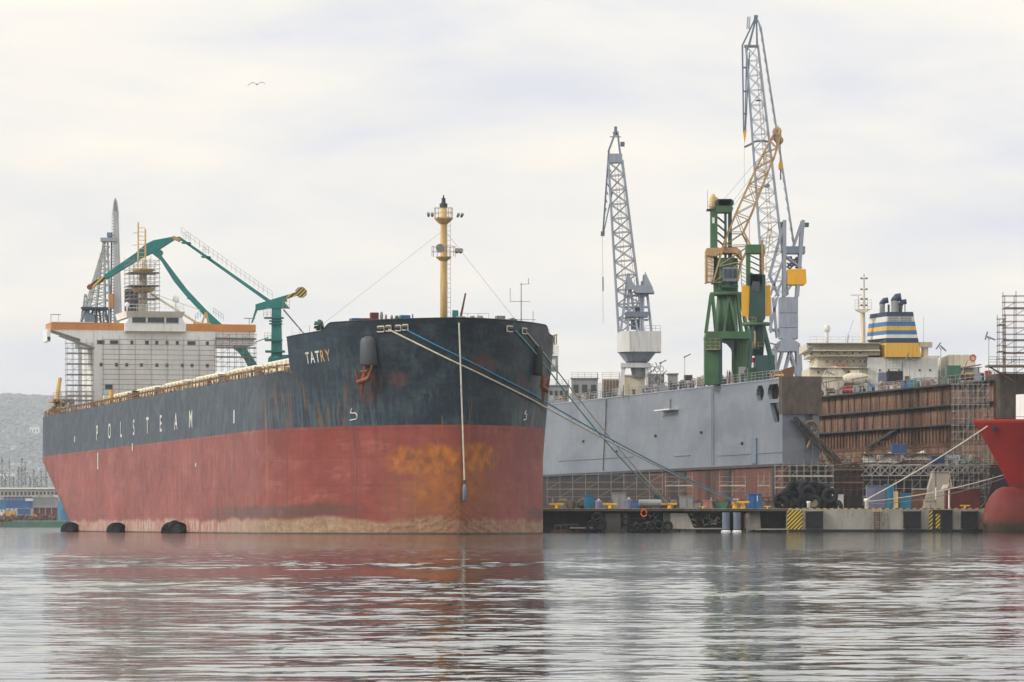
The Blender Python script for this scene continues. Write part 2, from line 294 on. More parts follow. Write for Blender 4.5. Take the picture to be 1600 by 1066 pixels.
# ================================================================ mesh helpers
def tag(o, label, cat, group=None):
    o['label'] = label; o['category'] = cat
    if group: o['group'] = group
    return o
def thing(name, label, cat, loc=(0, 0, 0), rz=0.0, group=None):
    o = bpy.data.objects.new(name, None); COL.objects.link(o); o.location = loc; o.rotation_euler = (0, 0, rz)
    return tag(o, label, cat, group)
class MB:
    def __init__(s): s.v = []; s.f = []
    def add(s, vs, fs):
        k = len(s.v); s.v.extend([tuple(p) for p in vs]); s.f.extend([tuple(i + k for i in q) for q in fs]); return s
    def box(s, x0, x1, y0, y1, z0, z1):
        s.add([(x0, y0, z0), (x1, y0, z0), (x1, y1, z0), (x0, y1, z0), (x0, y0, z1), (x1, y0, z1), (x1, y1, z1), (x0, y1, z1)],
              [(0, 3, 2, 1), (4, 5, 6, 7), (0, 1, 5, 4), (1, 2, 6, 5), (2, 3, 7, 6), (3, 0, 4, 7)]); return s
    def cbox(s, cx, cy, z0, w, dd, h, bev=0.0):
        return s.box(cx - w / 2, cx + w / 2, cy - dd / 2, cy + dd / 2, z0, z0 + h)
    def tube(s, a, b, r, r2=None, n=6, caps=True):
        a = Vector(a); b = Vector(b); r2 = r if r2 is None else r2; dd = b - a
        if dd.length < 1e-6: return s
        dd.normalize(); up = Vector((0, 0, 1)) if abs(dd.z) < 0.9 else Vector((1, 0, 0))
        u = dd.cross(up).normalized(); w = dd.cross(u)
        o = math.pi / n if n == 4 else 0
        vs = []
        for p, rr in ((a, r), (b, r2)):
            for i in range(n):
                q = o + 2 * math.pi * i / n; vs.append(p + (u * math.cos(q) + w * math.sin(q)) * rr)
        fs = [(i, (i + 1) % n, n + (i + 1) % n, n + i) for i in range(n)]
        if caps: fs += [tuple(range(n))[::-1], tuple(range(n, 2 * n))]
        return s.add(vs, fs)
    def bar(s, a, b, w): return s.tube(a, b, w * 0.7071, n=4)
    def prism(s, pts, y0, y1, axis='y'):
        """extrude a polygon given in (x,z) along y ('y'), or given in (x,y) along z ('z')"""
        n = len(pts)
        if axis == 'y': vs = [(p[0], y0, p[1]) for p in pts] + [(p[0], y1, p[1]) for p in pts]
        else: vs = [(p[0], p[1], y0) for p in pts] + [(p[0], p[1], y1) for p in pts]
        return s.add(vs, [tuple(range(n)), tuple(range(2 * n - 1, n - 1, -1))] + [(i, i + n, (i + 1) % n + n, (i + 1) % n) for i in range(n)])
    def lathe(s, prof, c, n=16):
        """prof: list of (radius, z) around the vertical axis at c"""
        vs = []
        for r, z in prof:
            for i in range(n):
                q = 2 * math.pi * i / n; vs.append((c[0] + r * math.cos(q), c[1] + r * math.sin(q), c[2] + z))
        fs = []
        for j in range(len(prof) - 1):
            for i in range(n): fs.append((j * n + i, j * n + (i + 1) % n, (j + 1) * n + (i + 1) % n, (j + 1) * n + i))
        fs += [tuple(range(n))[::-1], tuple((len(prof) - 1) * n + i for i in range(n))]
        return s.add(vs, fs)
    def path(s, pts, r, n=6):
        for a, b in zip(pts, pts[1:]): s.tube(a, b, r, n=n, caps=True)
        return s
    def curve(s, pts, r, n=6):
        """one continuous tube along pts"""
        P = [Vector(p) for p in pts]; vs = []
        for i, p in enumerate(P):
            dd = (P[min(i + 1, len(P) - 1)] - P[max(i - 1, 0)]).normalized()
            up = Vector((0, 0, 1)) if abs(dd.z) < 0.95 else Vector((1, 0, 0)); u = dd.cross(up).normalized(); w = dd.cross(u)
            for k in range(n):
                q = 2 * math.pi * k / n; vs.append(p + (u * math.cos(q) + w * math.sin(q)) * r)
        fs = [(j * n + k, j * n + (k + 1) % n, (j + 1) * n + (k + 1) % n, (j + 1) * n + k) for j in range(len(P) - 1) for k in range(n)]
        return s.add(vs, fs + [tuple(range(n))[::-1], tuple((len(P) - 1) * n + k for k in range(n))])
    def rail(s, pts, h=1.05, step=1.6, r=0.035, rows=2):
        for a, b in zip(pts, pts[1:]):
            a = Vector(a); b = Vector(b); L = (b - a).length; k = max(1, int(round(L / step)))
            for i in range(k + 1):
                p = a.lerp(b, i / k); s.tube(p, p + Vector((0, 0, h)), r, n=4, caps=False)
            for j in range(1, rows + 1):
                o = Vector((0, 0, h * j / rows)); s.tube(a + o, b + o, r, n=4, caps=False)
        return s
    def lattice(s, A, B, wA, wB, dA, dB, n, rc, rb, side=None, x=True):
        """four-chord lattice between A and B; w = width across (in the x-z plane), d = depth (y)"""
        A = Vector(A); B = Vector(B); ax = (B - A).normalized(); dep = Vector((0, 1, 0)) if side is None else Vector(side)
        wid = ax.cross(dep).normalized()
        def cor(t):
            p = A.lerp(B, t); w = (wA + (wB - wA) * t) / 2; dd = (dA + (dB - dA) * t) / 2
            return [p - wid * w - dep * dd, p + wid * w - dep * dd, p + wid * w + dep * dd, p - wid * w + dep * dd]
        c0, c1 = cor(0), cor(1)
        for k in range(4): s.tube(c0[k], c1[k], rc, n=5)
        pr = cor(0)
        for i in range(n):
            nx = cor((i + 1) / n)
            for k in range(4):
                s.tube(nx[k], nx[(k + 1) % 4], rb, n=3, caps=False)
                if x or (i % 2 == 0): s.tube(pr[k], nx[(k + 1) % 4], rb, n=3, caps=False)
                if (x and k in (0, 2)) or (not x and i % 2): s.tube(pr[(k + 1) % 4], nx[k], rb, n=3, caps=False)
            pr = nx
        return s
    def ladder(s, a, b, w=0.5, r=0.03, step=0.5, side=(1, 0, 0)):
        a = Vector(a); b = Vector(b); sd_ = Vector(side) * (w / 2)
        s.tube(a - sd_, b - sd_, r, n=4); s.tube(a + sd_, b + sd_, r, n=4)
        k = max(2, int((b - a).length / step))
        for i in range(k): p = a.lerp(b, (i + 0.5) / k); s.tube(p - sd_, p + sd_, r * 0.8, n=3)
        return s
    def build(s, name, mat, parent=None, smooth=False, bevel=0.0, kind=None):
        me = bpy.data.meshes.new(name); me.from_pydata(s.v, [], s.f); me.update()
        me.materials.append(MT[mat] if isinstance(mat, str) else mat)
        if smooth: me.polygons.foreach_set('use_smooth', [True] * len(me.polygons))
        o = bpy.data.objects.new(name, me); COL.objects.link(o)
        if parent is not None: o.parent = parent
        if kind: o['kind'] = kind
        if bevel > 0:
            bm_ = o.modifiers.new('bevel', 'BEVEL'); bm_.width = bevel; bm_.segments = 2; bm_.limit_method = 'ANGLE'
        return o
def W_(px, py, D): return Vector(((px - 800) * D / F, D, 1 + (HY - py) * D / F))
def loc_px(px, D, z): return Vector(((px - 800) * D / F, D, z))
class Q:
    """a plane facing the camera at distance D; q(px,py,d) gives metres from the base point"""
    def __init__(s, px0, D, z0): s.D = D; s.px0 = px0; s.z0 = z0; s.s = F / D; s.o = loc_px(px0, D, z0)
    def __call__(s, px, py, d=0.0): return Vector(((px - s.px0) / s.s, d, 1 + (HY - py) / s.s - s.z0))
    def z(s, py): return 1 + (HY - py) / s.s - s.z0
    def x(s, px): return (px - s.px0) / s.s
def copy_tree(o, parent=None):
    c = o.copy(); COL.objects.link(c); c.parent = parent
    for ch in [k for k in COL.objects if k.parent == o]: copy_tree(ch, c)
    return c
def text_mesh(st, h=1.0, xs=1.0):
    """flat letter outlines as (verts2d, faces); height h, letters start at x=0"""
    cu = bpy.data.curves.new('t', 'FONT'); cu.body = st; cu.size = 1.0
    cu.offset = 0.012
    o = bpy.data.objects.new('t', cu); me = o.to_mesh()
    vs = [v.co.copy() for v in me.vertices]; fs = [tuple(p.vertices) for p in me.polygons]
    x0 = min(v.x for v in vs); y0 = min(v.y for v in vs); y1 = max(v.y for v in vs); k = h / (y1 - y0)
    vs = [((v.x - x0) * k * xs, (v.y - y0) * k) for v in vs]
    o.to_mesh_clear(); bpy.data.objects.remove(o); bpy.data.curves.remove(cu)
    return vs, fs, max(v[0] for v in vs)
def letters(st, h, mat, name, parent, origin, ux, uz=(0, 0, 1), thick=0.0, xs=1.0):
    vs, fs, w = text_mesh(st, h, xs); o = Vector(origin); ux = Vector(ux); uz = Vector(uz); nrm = ux.cross(uz)
    P = [o + ux * a + uz * b_ + nrm * 0.03 for a, b_ in vs]
    return MB().add(P, fs).build(name, mat, parent)
# ================================================================ water, far shore, hills
import numpy as np
def water_mesh():
    """one sheet of water: finely rippled where the waves can be seen, flat out to the horizon"""
    X0, X1, Y0, Y1 = -32.0, 32.0, 17.0, 175.0
    ys = [Y0]
    while ys[-1] < Y1: ys.append(ys[-1] + 0.06 + 0.0011 * (ys[-1] - Y0))
    ys = np.array(ys); xs = np.arange(X0, X1 + .1, 0.105)
    gx, gy = np.meshgrid(xs, ys); rs = np.random.RandomState(4); h = np.zeros_like(gx)
    for lam, slope, k_, spread in ((0.27, .017, 12, 1.2), (0.40, .022, 14, 1.1), (0.65, .022, 14, .9), (1.0, .015, 12, .8), (1.9, .007, 8, .7), (5.0, .002, 5, .5)):
        for _ in range(k_):
            l = lam * rs.uniform(.75, 1.35); th = rs.normal(0, spread) + .10; k = 2 * math.pi / l
            a_ = slope * math.sqrt(2.0 / k_) / k * rs.uniform(.6, 1.4)
            h += a_ * np.sin(k * (gx * math.sin(th) + gy * math.cos(th)) + rs.uniform(0, 6.28))
    # calmer and rougher patches
    pat = .78 + .30 * np.sin(gx * .11 + gy * .05 + 1) * np.sin(gy * .09 - gx * .03) + .18 * np.sin(gy * .21 + gx * .06)
    env = np.zeros_like(h)
    for _ in range(9): l = rs.uniform(1.0, 3.6); th = rs.uniform(-1.4, 1.4); k = 2 * math.pi / l; env += np.sin(k * (gx * math.sin(th) * .6 + gy * math.cos(th)) + rs.uniform(0, 6.28))
    env /= math.sqrt(4.5); h *= pat * np.minimum(.48 + .34 * env ** 2, 1.9)
    fade = np.clip((gx - X0) / 4, 0, 1) * np.clip((X1 - gx) / 4, 0, 1) * np.clip((gy - Y0) / 2, 0, 1) * np.clip((Y1 - gy) / 75, 0, 1)
    h *= fade
    nx_, ny_ = len(xs), len(ys); co = np.stack([gx, gy, h], -1).reshape(-1, 3)
    O = 6200.0; ex = np.array([(-O, -60, 0), (O, -60, 0), (O, 12400, 0), (-O, 12400, 0)], float); co = np.vstack([co, ex]); nb = nx_ * ny_
    i = np.arange(ny_ - 1)[:, None] * nx_ + np.arange(nx_ - 1)[None, :]; q = np.stack([i, i + 1, i + 1 + nx_, i + nx_], -1).reshape(-1, 4)
    me = bpy.data.meshes.new('water')
    bot = list(range(0, nx_)); rgt = [r * nx_ + nx_ - 1 for r in range(ny_)]; tp = [(ny_ - 1) * nx_ + c for c in range(nx_ - 1, -1, -1)]; lft = [r * nx_ for r in range(ny_ - 1, -1, -1)]
    rim = []      # the flat remainder is a fan of triangles round the rippled patch
    for side, c0, c1 in ((bot, nb, nb + 1), (rgt, nb + 1, nb + 2), (tp, nb + 2, nb + 3), (lft, nb + 3, nb)):
        rim.append((c0, c1, side[-1])); rim += [(c0, side[m_ + 1], side[m_]) for m_ in range(len(side) - 1)]
    nq, nt_ = len(q), len(rim); loops = np.concatenate([q.ravel(), np.array(rim).ravel()])
    me.vertices.add(len(co)); me.vertices.foreach_set('co', co.ravel()); me.loops.add(len(loops)); me.loops.foreach_set('vertex_index', loops)
    me.polygons.add(nq + nt_); st_ = np.concatenate([np.arange(nq) * 4, nq * 4 + np.arange(nt_) * 3]); me.polygons.foreach_set('loop_start', st_)
    me.polygons.foreach_set('use_smooth', np.concatenate([np.ones(nq, bool), np.zeros(nt_, bool)])); me.update(calc_edges=True); me.validate()
    me.materials.append(MT['harbour_water']); o = bpy.data.objects.new('water', me); COL.objects.link(o); o['kind'] = 'structure'
water_mesh()
def land(name, pts, z0, z1, mat):
    return MB().prism(pts, z0, z1, 'z').build(name, mat, kind='structure')
land('far_shore_ground', [(-1500, 1590), (-30, 1590), (-10, 1700), (-10, 2600), (-1500, 2600)], -1, 1.3, 'shore_ground')
# the wooded hill beyond the harbour: one sheet with real relief
def hill_z(X, Y):
    u = (Y - 6300) / 4400.0; rid = math.sin(min(1, max(0, u) * 1.25) * math.pi * 0.5) ** 1.3
    hgt = 292 + 20 * math.sin(X * 0.0009 + 1.0) + 11 * math.sin(X * 0.003 + 0.4) + 5 * math.sin(X * 0.008) + 5 * math.sin(Y * .004 + X * .01)
    return 1.0 + rid * hgt * max(0.0, min(1.0, (-60 - X) / 300.0))
g = MB(); nx, ny = 70, 26
for j in range(ny):
    for i in range(nx): X = -5900 + i * 86.0; Y = 6300 + j * 176.0; g.v.append((X, Y, hill_z(X, Y)))
for j in range(ny - 1):
    for i in range(nx - 1): a = j * nx + i; g.f.append((a, a + 1, a + nx + 1, a + nx))
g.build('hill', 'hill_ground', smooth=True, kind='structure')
# woods on the slope: a mass of leafy clumps nobody could count
g = MB(); rw = random.Random(3)
for i in range(5200):
    Y = 6350 + 4300 * rw.random() ** 1.3; X = (rw.uniform(-60, 110) - 800) * Y / F; z = hill_z(X, Y)
    r = rw.uniform(6, 16); hh = rw.uniform(8, 18); n = 6; vs = []; ph = rw.random() * 6
    for k in range(n): a = ph + k * 6.283 / n; vs.append((X + math.cos(a) * r * rw.uniform(.7, 1.2), Y + math.sin(a) * r, z + hh * rw.uniform(.1, .4)))
    for k in range(n): a = ph + .5 + k * 6.283 / n; vs.append((X + math.cos(a) * r * .6 * rw.uniform(.5, 1.3), Y + math.sin(a) * r * .6, z + hh * rw.uniform(.6, .85)))
    vs.append((X + rw.uniform(-2, 2), Y, z + hh))
    g.add(vs, [(k, (k + 1) % n, n + (k + 1) % n, n + k) for k in range(n)] + [(n + k, n + (k + 1) % n, 2 * n) for k in range(n)])
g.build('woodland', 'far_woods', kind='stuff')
def hill_hit(px, py):
    Y = 6320.0
    while Y < 10600:
        X = (px - 800) * Y / F
        if hill_z(X, Y) > 1 + (HY - py) * Y / F: return X, Y
        Y += 15
    return X, Y
def house(px, py, wpx, hpx, label, nwin=3):
    """py is the row of the eaves; width and height in photo pixels at the distance where the slope carries it"""
    X, Y = hill_hit(px, py + hpx); s_ = F / Y; w, h = wpx / s_, hpx / s_
    t_ = thing('house', label, 'house', (X, Y - 70, hill_z(X, Y) - 1), 0.2 * math.sin(px), group='pale buildings on the far hillside')
    H = h + 3; MB().box(-w / 2, w / 2, 0, 14, 0, H).build('wall', 'house_wall', t_)
    MB().prism([(-w / 2 - .6, H), (w / 2 + .6, H), (w * .2, H + h * .35), (-w * .2, H + h * .35)], -.6, 14.6).build('roof', 'roof_gray', t_)
    for i in range(nwin):
        x = -w / 2 + w * (i + .5) / nwin; MB().box(x - w * .07, x + w * .07, -.08, .05, H - h * .7, H - h * .3).build('window', 'window_glass', t_)
for a_ in ((28, 700, 8, 5, 'grey white block in the middle of the hazy slope'), (70, 735, 8, 6, 'pale square building beside the ship stern above the sheds'), (14, 676, 6, 4, 'small pale house high at the left of the slope'), (24, 728, 7, 5, 'pale gabled house between the bare poplars'), (60, 671, 14, 12, 'large pale house high on the hazy hillside beside the ship stern'), (45, 685, 9, 3, 'long low pale house on the hillside left of the largest one'),
        (3, 720, 7, 6, 'small white house at the far left of the hazy hill'), (53, 723, 6, 3, 'tiny white house low on the hillside above the warehouse'),
        (36, 728, 9, 3, 'low cream house in the trees above the shed roofs'), (18, 744, 22, 8, 'wide pale block just above the white shed roof'), (2, 627, 6, 3, 'faint white building near the hill crest at far left')): house(*a_)
# bare trees sticking out of the woods
rt = random.Random(11)
for i in range(12):
    px = 3 + i * 6.2 + rt.uniform(-1, 1); D = 2350 + rt.uniform(0, 150); X = (px - 800) * D / F; zg = 1.5; H = rt.uniform(27, 42)
    tr = thing('poplar_tree', 'thin bare poplar in the hazy row above the sheds on the far shore', 'tree', (X, D, zg), group='bare poplars on the far shore')
    MB().tube((0, 0, 0), (0, 0, H), .4, .1, n=5).build('trunk', 'leaf_dull', tr)
    cr = MB()
    for k in range(110):
        z = H * rt.uniform(.15, 1); rr = 2.6 * (1.15 - z / H) + .4; a = rt.random() * 6.28; q = rt.uniform(.1, rr)
        c_ = Vector((math.cos(a) * q, math.sin(a) * q, z)); s_ = rt.uniform(.2, .45)
        cr.add([c_ + Vector((s_, 0, -s_)), c_ + Vector((-s_, s_, 0)), c_ + Vector((0, -s_, s_ * 1.6))], [(0, 1, 2)])
    cr.build('crown', 'leaf_dull', tr)
def shed(label, x0, x1, ytop, ybot, D, wall, roof, cat='warehouse', ribs=0, name='warehouse', group=None, roofh=None, windows=0):
    a = W_(x0, ytop, D); b_ = W_(x1, ybot, D); w = b_.x - a.x; H = a.z - max(b_.z, 1.6)
    t_ = thing(name, label, cat, ((a.x + b_.x) / 2, D, max(b_.z, 1.6)), group=group)
    MB().box(-w / 2, w / 2, 0, 18, 0, H * .86).build('wall', wall, t_)
    MB().prism([(-w / 2 - .4, H * .86), (w / 2 + .4, H * .86), (w / 2 - 1, H), (-w / 2 + 1, H)], -.5, 18.5).build('roof', roof, t_)
    if ribs:
        r_ = MB()
        for i in range(ribs + 1): x = -w / 2 + w * i / ribs; r_.box(x - .18, x + .18, -.3, 0, 0, H * .86)
        r_.build('cladding_rib', 'gray_wall', t_)
    for i in range(windows):
        x = -w / 2 + w * (i + .5) / windows
        MB().box(x - w / windows * .28, x + w / windows * .28, -.1, .05, H * .25, H * .6).build('window', 'window_glass', t_)
    return t_
shed('long low warehouse with white roof and a row of windows on the far shore', -60, 97, 762, 778, 1680, 'beige_wall', 'off_white', windows=26)
shed('blue grey warehouse behind the blue containers', 6, 51, 774, 793, 1650, 'purple_gray', 'crane_gray', ribs=8)
shed('pale corrugated shed beside the ship stern', 53, 86, 773, 806, 1640, 'gray_wall', 'galvanised', ribs=11)
shed('dark brown shed low behind the barge', 52, 100, 790, 815, 1625, 'maroon_paint', 'gray_wall', ribs=5)
def container(px0, px1, ytop, ybot, D, mat, label, depth=2.4, ribs=10, name='container', cat='container', group=None, doors=False):
    a = W_(px0, ytop, D); b_ = W_(px1, ybot, D); w = b_.x - a.x; H = a.z - b_.z
    t_ = thing(name, label, cat, ((a.x + b_.x) / 2, D, b_.z), group=group)
    g = MB().box(-w / 2, w / 2, 0.06, depth, 0.05, H - .05)
    for i in range(ribs): x = -w / 2 + w * (i + .5) / ribs; g.box(x - w / ribs * .26, x + w / ribs * .26, 0, .07, .12, H - .12)
    g.build('body', mat, t_)
    fr = MB()
    for x in (-w / 2 - .03, w / 2 - .07): fr.box(x, x + .1, -.02, .1, 0, H)
    fr.box(-w / 2, w / 2, -.025, .09, H - .12, H + .02); fr.box(-w / 2, w / 2, -.025, .09, 0.0, .13)
    fr.build('frame', mat, t_)
    if doors:
        dm = MB()
        for x in (-w * .3, -w * .12, w * .12, w * .3): dm.tube((x, -.07, .2), (x, -.07, H - .2), .03, n=5)
        dm.build('door_bar', 'galvanised', t_)
    return t_
GC = 'containers on the far quay'
container(-12, 8, 781, 796, 1605, 'light_blue_paint', 'bright blue container at the far left edge of the far quay', 4, group=GC)
container(9, 50, 782, 794, 1612, 'blue_paint', 'long blue container under the blue grey warehouse', 4, group=GC)
container(28, 46, 795, 804, 1602, 'blue_paint', 'short dark blue container right of the yellow one', 4, group=GC)
container(9, 23, 799, 806, 1600, 'bright_yellow', 'small yellow container on the far quay', 4, group=GC)
container(-10, 4, 800, 808, 1601, 'off_white', 'small white container at the far left edge', 4, group=GC)
container(40, 50, 779, 783, 1611, 'off_white', 'white box on top of the blue containers', 4, group=GC)
container(49, 56, 804, 808, 1600, 'bright_yellow', 'tiny yellow skip behind the green barge', 4, group=GC)
# heaps of scrap along the far quay
g = MB(); rs = random.Random(5)
for i in range(800):
    p = loc_px(rs.uniform(-20, 112), rs.uniform(1591, 1600), rs.uniform(0.6, 4.4)); s_ = rs.uniform(.4, 1.6)
    g.add([p + Vector([rs.uniform(-s_, s_) for _ in range(3)]) for _ in range(4)], [(0, 1, 2), (0, 2, 3), (0, 3, 1), (1, 3, 2)])
g.build('scrap_heap', 'rusty_steel', kind='stuff')
bt = thing('barge', 'long low green barge moored on the far shore', 'barge', loc_px(55, 1560, 0))
MB().prism([(-10, -.5), (12, -.5), (15, 2.2), (-13, 2.2)], 0, 6).build('hull', 'green_paint', bt)
MB().box(-9, 11, 1, 5, 2.2, 2.6).build('hatch', 'steel_gray', bt)
bt = thing('pontoon_barge', 'flat dark pontoon barge beside the ship stern on the far shore', 'barge', loc_px(102, 1575, 0))
MB().prism([(-6, -.5), (7, -.5), (8, 2.4), (-7, 2.4)], 0, 5).build('hull', 'rusty_steel', bt)
MB().box(-4, 5, 1, 4, 2.4, 2.7).build('deck_cover', 'steel_gray', bt)
bt = thing('storage_silo', 'tall sky blue steel tank close beside the ship stern', 'tank', loc_px(99, 1580, 1.2))
MB().lathe([(2.2, 0), (2.2, 9.2), (1.7, 9.9)], (0, 0, 0), 20).build('body', 'light_blue_paint', bt, smooth=False)
MB().rail([(-1.5, -1.5, 9.9), (1.5, -1.5, 9.9)], 1, 1).build('railing', 'off_white', bt)

# ================================================================ the bulk carrier
SANG = math.atan2(.9695, -.2453); OX, OY = -5.3, 418.0
DX = Vector((-.2453, .9695, 0)); DYV = Vector((-.9695, -.2453, 0))
ship = thing('bulk_carrier', 'large black and red bulk carrier moored bow on with a cream superstructure aft', 'ship', (OX, OY, 0), SANG)
def wpt(L, y, z): return Vector((OX, OY, 0)) + DX * L + DYV * y + Vector((0, 0, z))
def stem(z): return -1.2 * max(0.0, (z - 9) / 13.0) ** 1.5
def hb(L, z):
    l = L - stem(z)
    if l <= 0: return 0.0
    zt = min(1, max(0, (z - 8) / 13.0)); Lb = 32 - 5 * zt; p = .72 - .06 * zt
    b_ = 15.6 * (1 - (1 - min(l / Lb, 1)) ** 2) ** p
    if z < 11: Ls = 166 + (z if z > 0 else 0) * 3.5; be = max(0.0, 11.4 * (max(z, 0) / 11.0) ** .75)
    else: Ls = 203; be = 11.4
    if L > Ls: tt = (L - Ls) / (225.0 - Ls); b_ = b_ - (b_ - be) * min(1, tt) ** 1.7
    return b_
LST = 10.2
def top(L):
    if L > 18.0: return 17.25
    base = 22.2 - .01 * L
    k = min(1, max(0, (L - LST) / 1.4)); k = k * k * (3 - 2 * k)
    return base - k * (0.75 + (L - LST) * .045)
def lpx(px, z, side, lo=None, hi=60.0):
    """distance aft at which the hull side (side=+1 left in the photo) shows at column px"""
    if not lo: lo = stem(z)
    for _ in range(50):
        mid = (lo + hi) / 2; p = wpt(mid, side * hb(mid, z), z); x = 800 + F * p.x / p.y
        if (x > px) == (side > 0): lo = mid
        else: hi = mid
    return (lo + hi) / 2
# plating
Ls_ = [0.0]; 
for i in range(1, 61): Ls_.append(32.0 * (i / 60.0) ** 2.1)
Ls_ = [l for l in Ls_ if abs(l - 18) > .15]; Ls_ += [18.0, 18.001]; Ls_ += list(range(36, 160, 8)) + list(range(160, 226, 3)) + [225.0]
Ls_ = sorted(set(Ls_)); NZ = 44
g = MB(); cols = []
for L in Ls_:
    T = top(L) if L <= 18.0 else 17.25
    for j in range(NZ + 1):
        z = -3 + (T + 3) * j / NZ
        Lz = L + stem(z) * max(0, 1 - L / 18.0)
        bb = hb(Lz, z) if L > 0 else 0.0
        g.v.append((Lz, bb, z)); 
nL = len(Ls_); off = len(g.v)
g.v += [(a, -b_, c_) for a, b_, c_ in g.v]
for i in range(nL - 1):
    if Ls_[i + 1] == 18.001: continue
    for j in range(NZ):
        a = i * (NZ + 1) + j; b_ = a + NZ + 1
        g.f.append((a, a + 1, b_ + 1, b_)); g.f.append((off + a, off + b_, off + b_ + 1, off + a + 1))
for j in range(NZ):      # transom
    a = (nL - 1) * (NZ + 1) + j; g.f.append((a, a + 1, off + a + 1, off + a))
hull = g.build('hull', 'ship_plating', ship, smooth=True)
sl = hull.modifiers.new('shell', 'SOLIDIFY'); sl.thickness = 0.12; sl.offset = -1
sp = hull.modifiers.new('split', 'EDGE_SPLIT'); sp.split_angle = R(50)
# decks
def deckpoly(L0, L1, z, n=24, ins=.15):
    xs = [L0 + (L1 - L0) * i / n for i in range(n + 1)]
    return [(x, max(.02, hb(x, z) - ins)) for x in xs] + [(x, -max(.02, hb(x, z) - ins)) for x in reversed(xs)]
MB().prism(deckpoly(17.4, 224.6, 17.1, 60), 16.9, 17.12, 'z').build('main_deck', 'rusty_steel', ship)
MB().prism(deckpoly(-.8, 17.9, 20.0), 19.8, 20.0, 'z').build('forecastle_deck', 'crane_green_dark', ship)
g = MB(); w_ = hb(17.9, 19) - .2; g.box(17.7, 17.9, -w_, w_, 17.1, 20.0); g.build('forecastle_bulkhead', 'rail_cream', ship)
# bulwark cap, a thin rounded rim
for sd_ in (1, -1):
    g = MB(); pts = []
    for i in range(61):
        L = 18.0 * (i / 60.0) ** 1.6; z = top(L); Lz = L + stem(z) * max(0, 1 - L / 18.0); pts.append((Lz, sd_ * (hb(Lz, z) - .05), z))
    g.curve(pts, .09, 6); g.build('bulwark_rim', 'black_paint', ship)
# forecastle rails behind the lower bulwark
g = MB(); pts = [(L, hb(L, 20.9) - .5, 20.8) for L in (9.6, 12, 14, 16, 17.8)]; g.rail(pts, 1.15, 1.6, .03, 2)
g.rail([(L, -hb(L, 20.9) + .5, 20.8) for L in (9.6, 12, 14, 16, 17.8)], 1.15, 1.6, .03, 2); g.build('forecastle_railing', 'off_white', ship)
# fairlead windows in the bulwark near the step at right: cream roller frames
for px, sd_ in ((857, -1),):
    L = 14.0; y_ = -hb(L, 20.5); g = MB()
    for k in range(4): g.tube((L - 1.6 + k * .8, y_ - .05, 20.2), (L - 1.6 + k * .8, y_ - .05, 21.2), .07, n=6)
    g.tube((L - 1.7, y_ - .05, 21.25), (L + .9, y_ - .05, 21.2), .09, n=6); g.build('roller_fairlead', 'rail_cream', ship)
# mooring ports high in the bow
def port(px, z, sd_, w):
    L = lpx(px, z, sd_, 0, 14); y_ = sd_ * hb(L, z); p = Vector((L, y_, z)); q = Vector((L + .6, sd_ * hb(L + .6, z), z)); tn = (q - p).normalized(); nr = Vector((tn.y, -tn.x, 0)) * (1 if sd_ < 0 else -1)
    if nr.x > 0 and False: nr = -nr
    g = MB(); a = p - tn * w / 2 + nr * .12; b_ = p + tn * w / 2 + nr * .12; h_ = .28
    up = Vector((0, 0, h_))
    g.tube(a + up, b_ + up, .07, n=6); g.tube(a - up, b_ - up, .07, n=6); g.tube(a - up, a + up, .07, n=6); g.tube(b_ - up, b_ + up, .07, n=6)
    fr = g.build('mooring_port', 'rope_cream', ship)
    g = MB().tube(p - tn * w / 2 + nr * .03, p + tn * w / 2 + nr * .03, .25, n=8); g.build('port_opening', 'black_paint', fr)
    return wpt(*(p + nr * .25))
PA = port(608, 21.25, 1, .6); PA2 = port(596, 21.2, 1, .8); PB = port(634, 21.3, 1, .6); PB2 = port(623, 21.25, 1, .6)
PC = port(818, 21.2, -1, 1.0); PD = port(795, 21.3, -1, 1.0)
# anchor housings and anchors
paint('housing_gray', (0.09, 0.10, 0.11), rust=0.15)
def anchor(sd_, px):
    L = lpx(px, 18.8, sd_, 0, 30); y_ = hb(L, 18.8); p = Vector((L, y_, 0)); q = Vector((L + .5, hb(L + .5, 18.8), 0)); tn = (q - p).normalized(); nr = Vector((-tn.y, tn.x, 0))
    c_ = p + nr * .15; c_.y *= sd_; nr = Vector((nr.x, nr.y * sd_, 0)); tn = Vector((tn.x, tn.y * sd_, 0))
    MB().lathe([(r_ * (1 if sd_ > 0 else .62), z_) for r_, z_ in ((.35, 0), (.80, .1), (.92, .35), (.92, 2.55), (.80, 2.95), (.4, 3.15))], (c_.x, c_.y, 17.35 if sd_ > 0 else 16.7), 24).build('anchor_housing', 'housing_gray' if sd_ > 0 else 'black_paint', ship, smooth=True)
    o = c_ + nr * .55 + Vector((0, 0, 17.1 if sd_ > 0 else 16.5))
    g = MB()
    def V(a, b_, c2=0.0): return o + tn * a + Vector((0, 0, b_)) + nr * c2
    g.tube(V(0, .6), V(.25, -1.1, .1), .20, n=8); g.tube(V(-.55, -.95, .1), V(.95, -1.35, .15), .26, n=8)
    g.tube(V(-.5, -.95, .1), V(-1.15, .35, .35), .22, .08, n=7); g.tube(V(.9, -1.3, .1), V(1.0, -.1, .45), .22, .08, n=7)
    g.tube(V(.3, -1.1, 0), V(.75, -2.6, -.2), .22, .12, n=6); g.tube(V(-.3, -.2, 0), V(.5, -.3, .2), .16, n=6)
    g.build('anchor', 'anchor_rust', ship)
    # worn patch of shell doubling under the anchor
    return o
paint('anchor_rust', (0.20, 0.055, 0.03), rust=0.5, scale=1.2, rustcol=(0.40, 0.14, 0.03))
anchor(1, 578); anchor(-1, 838)
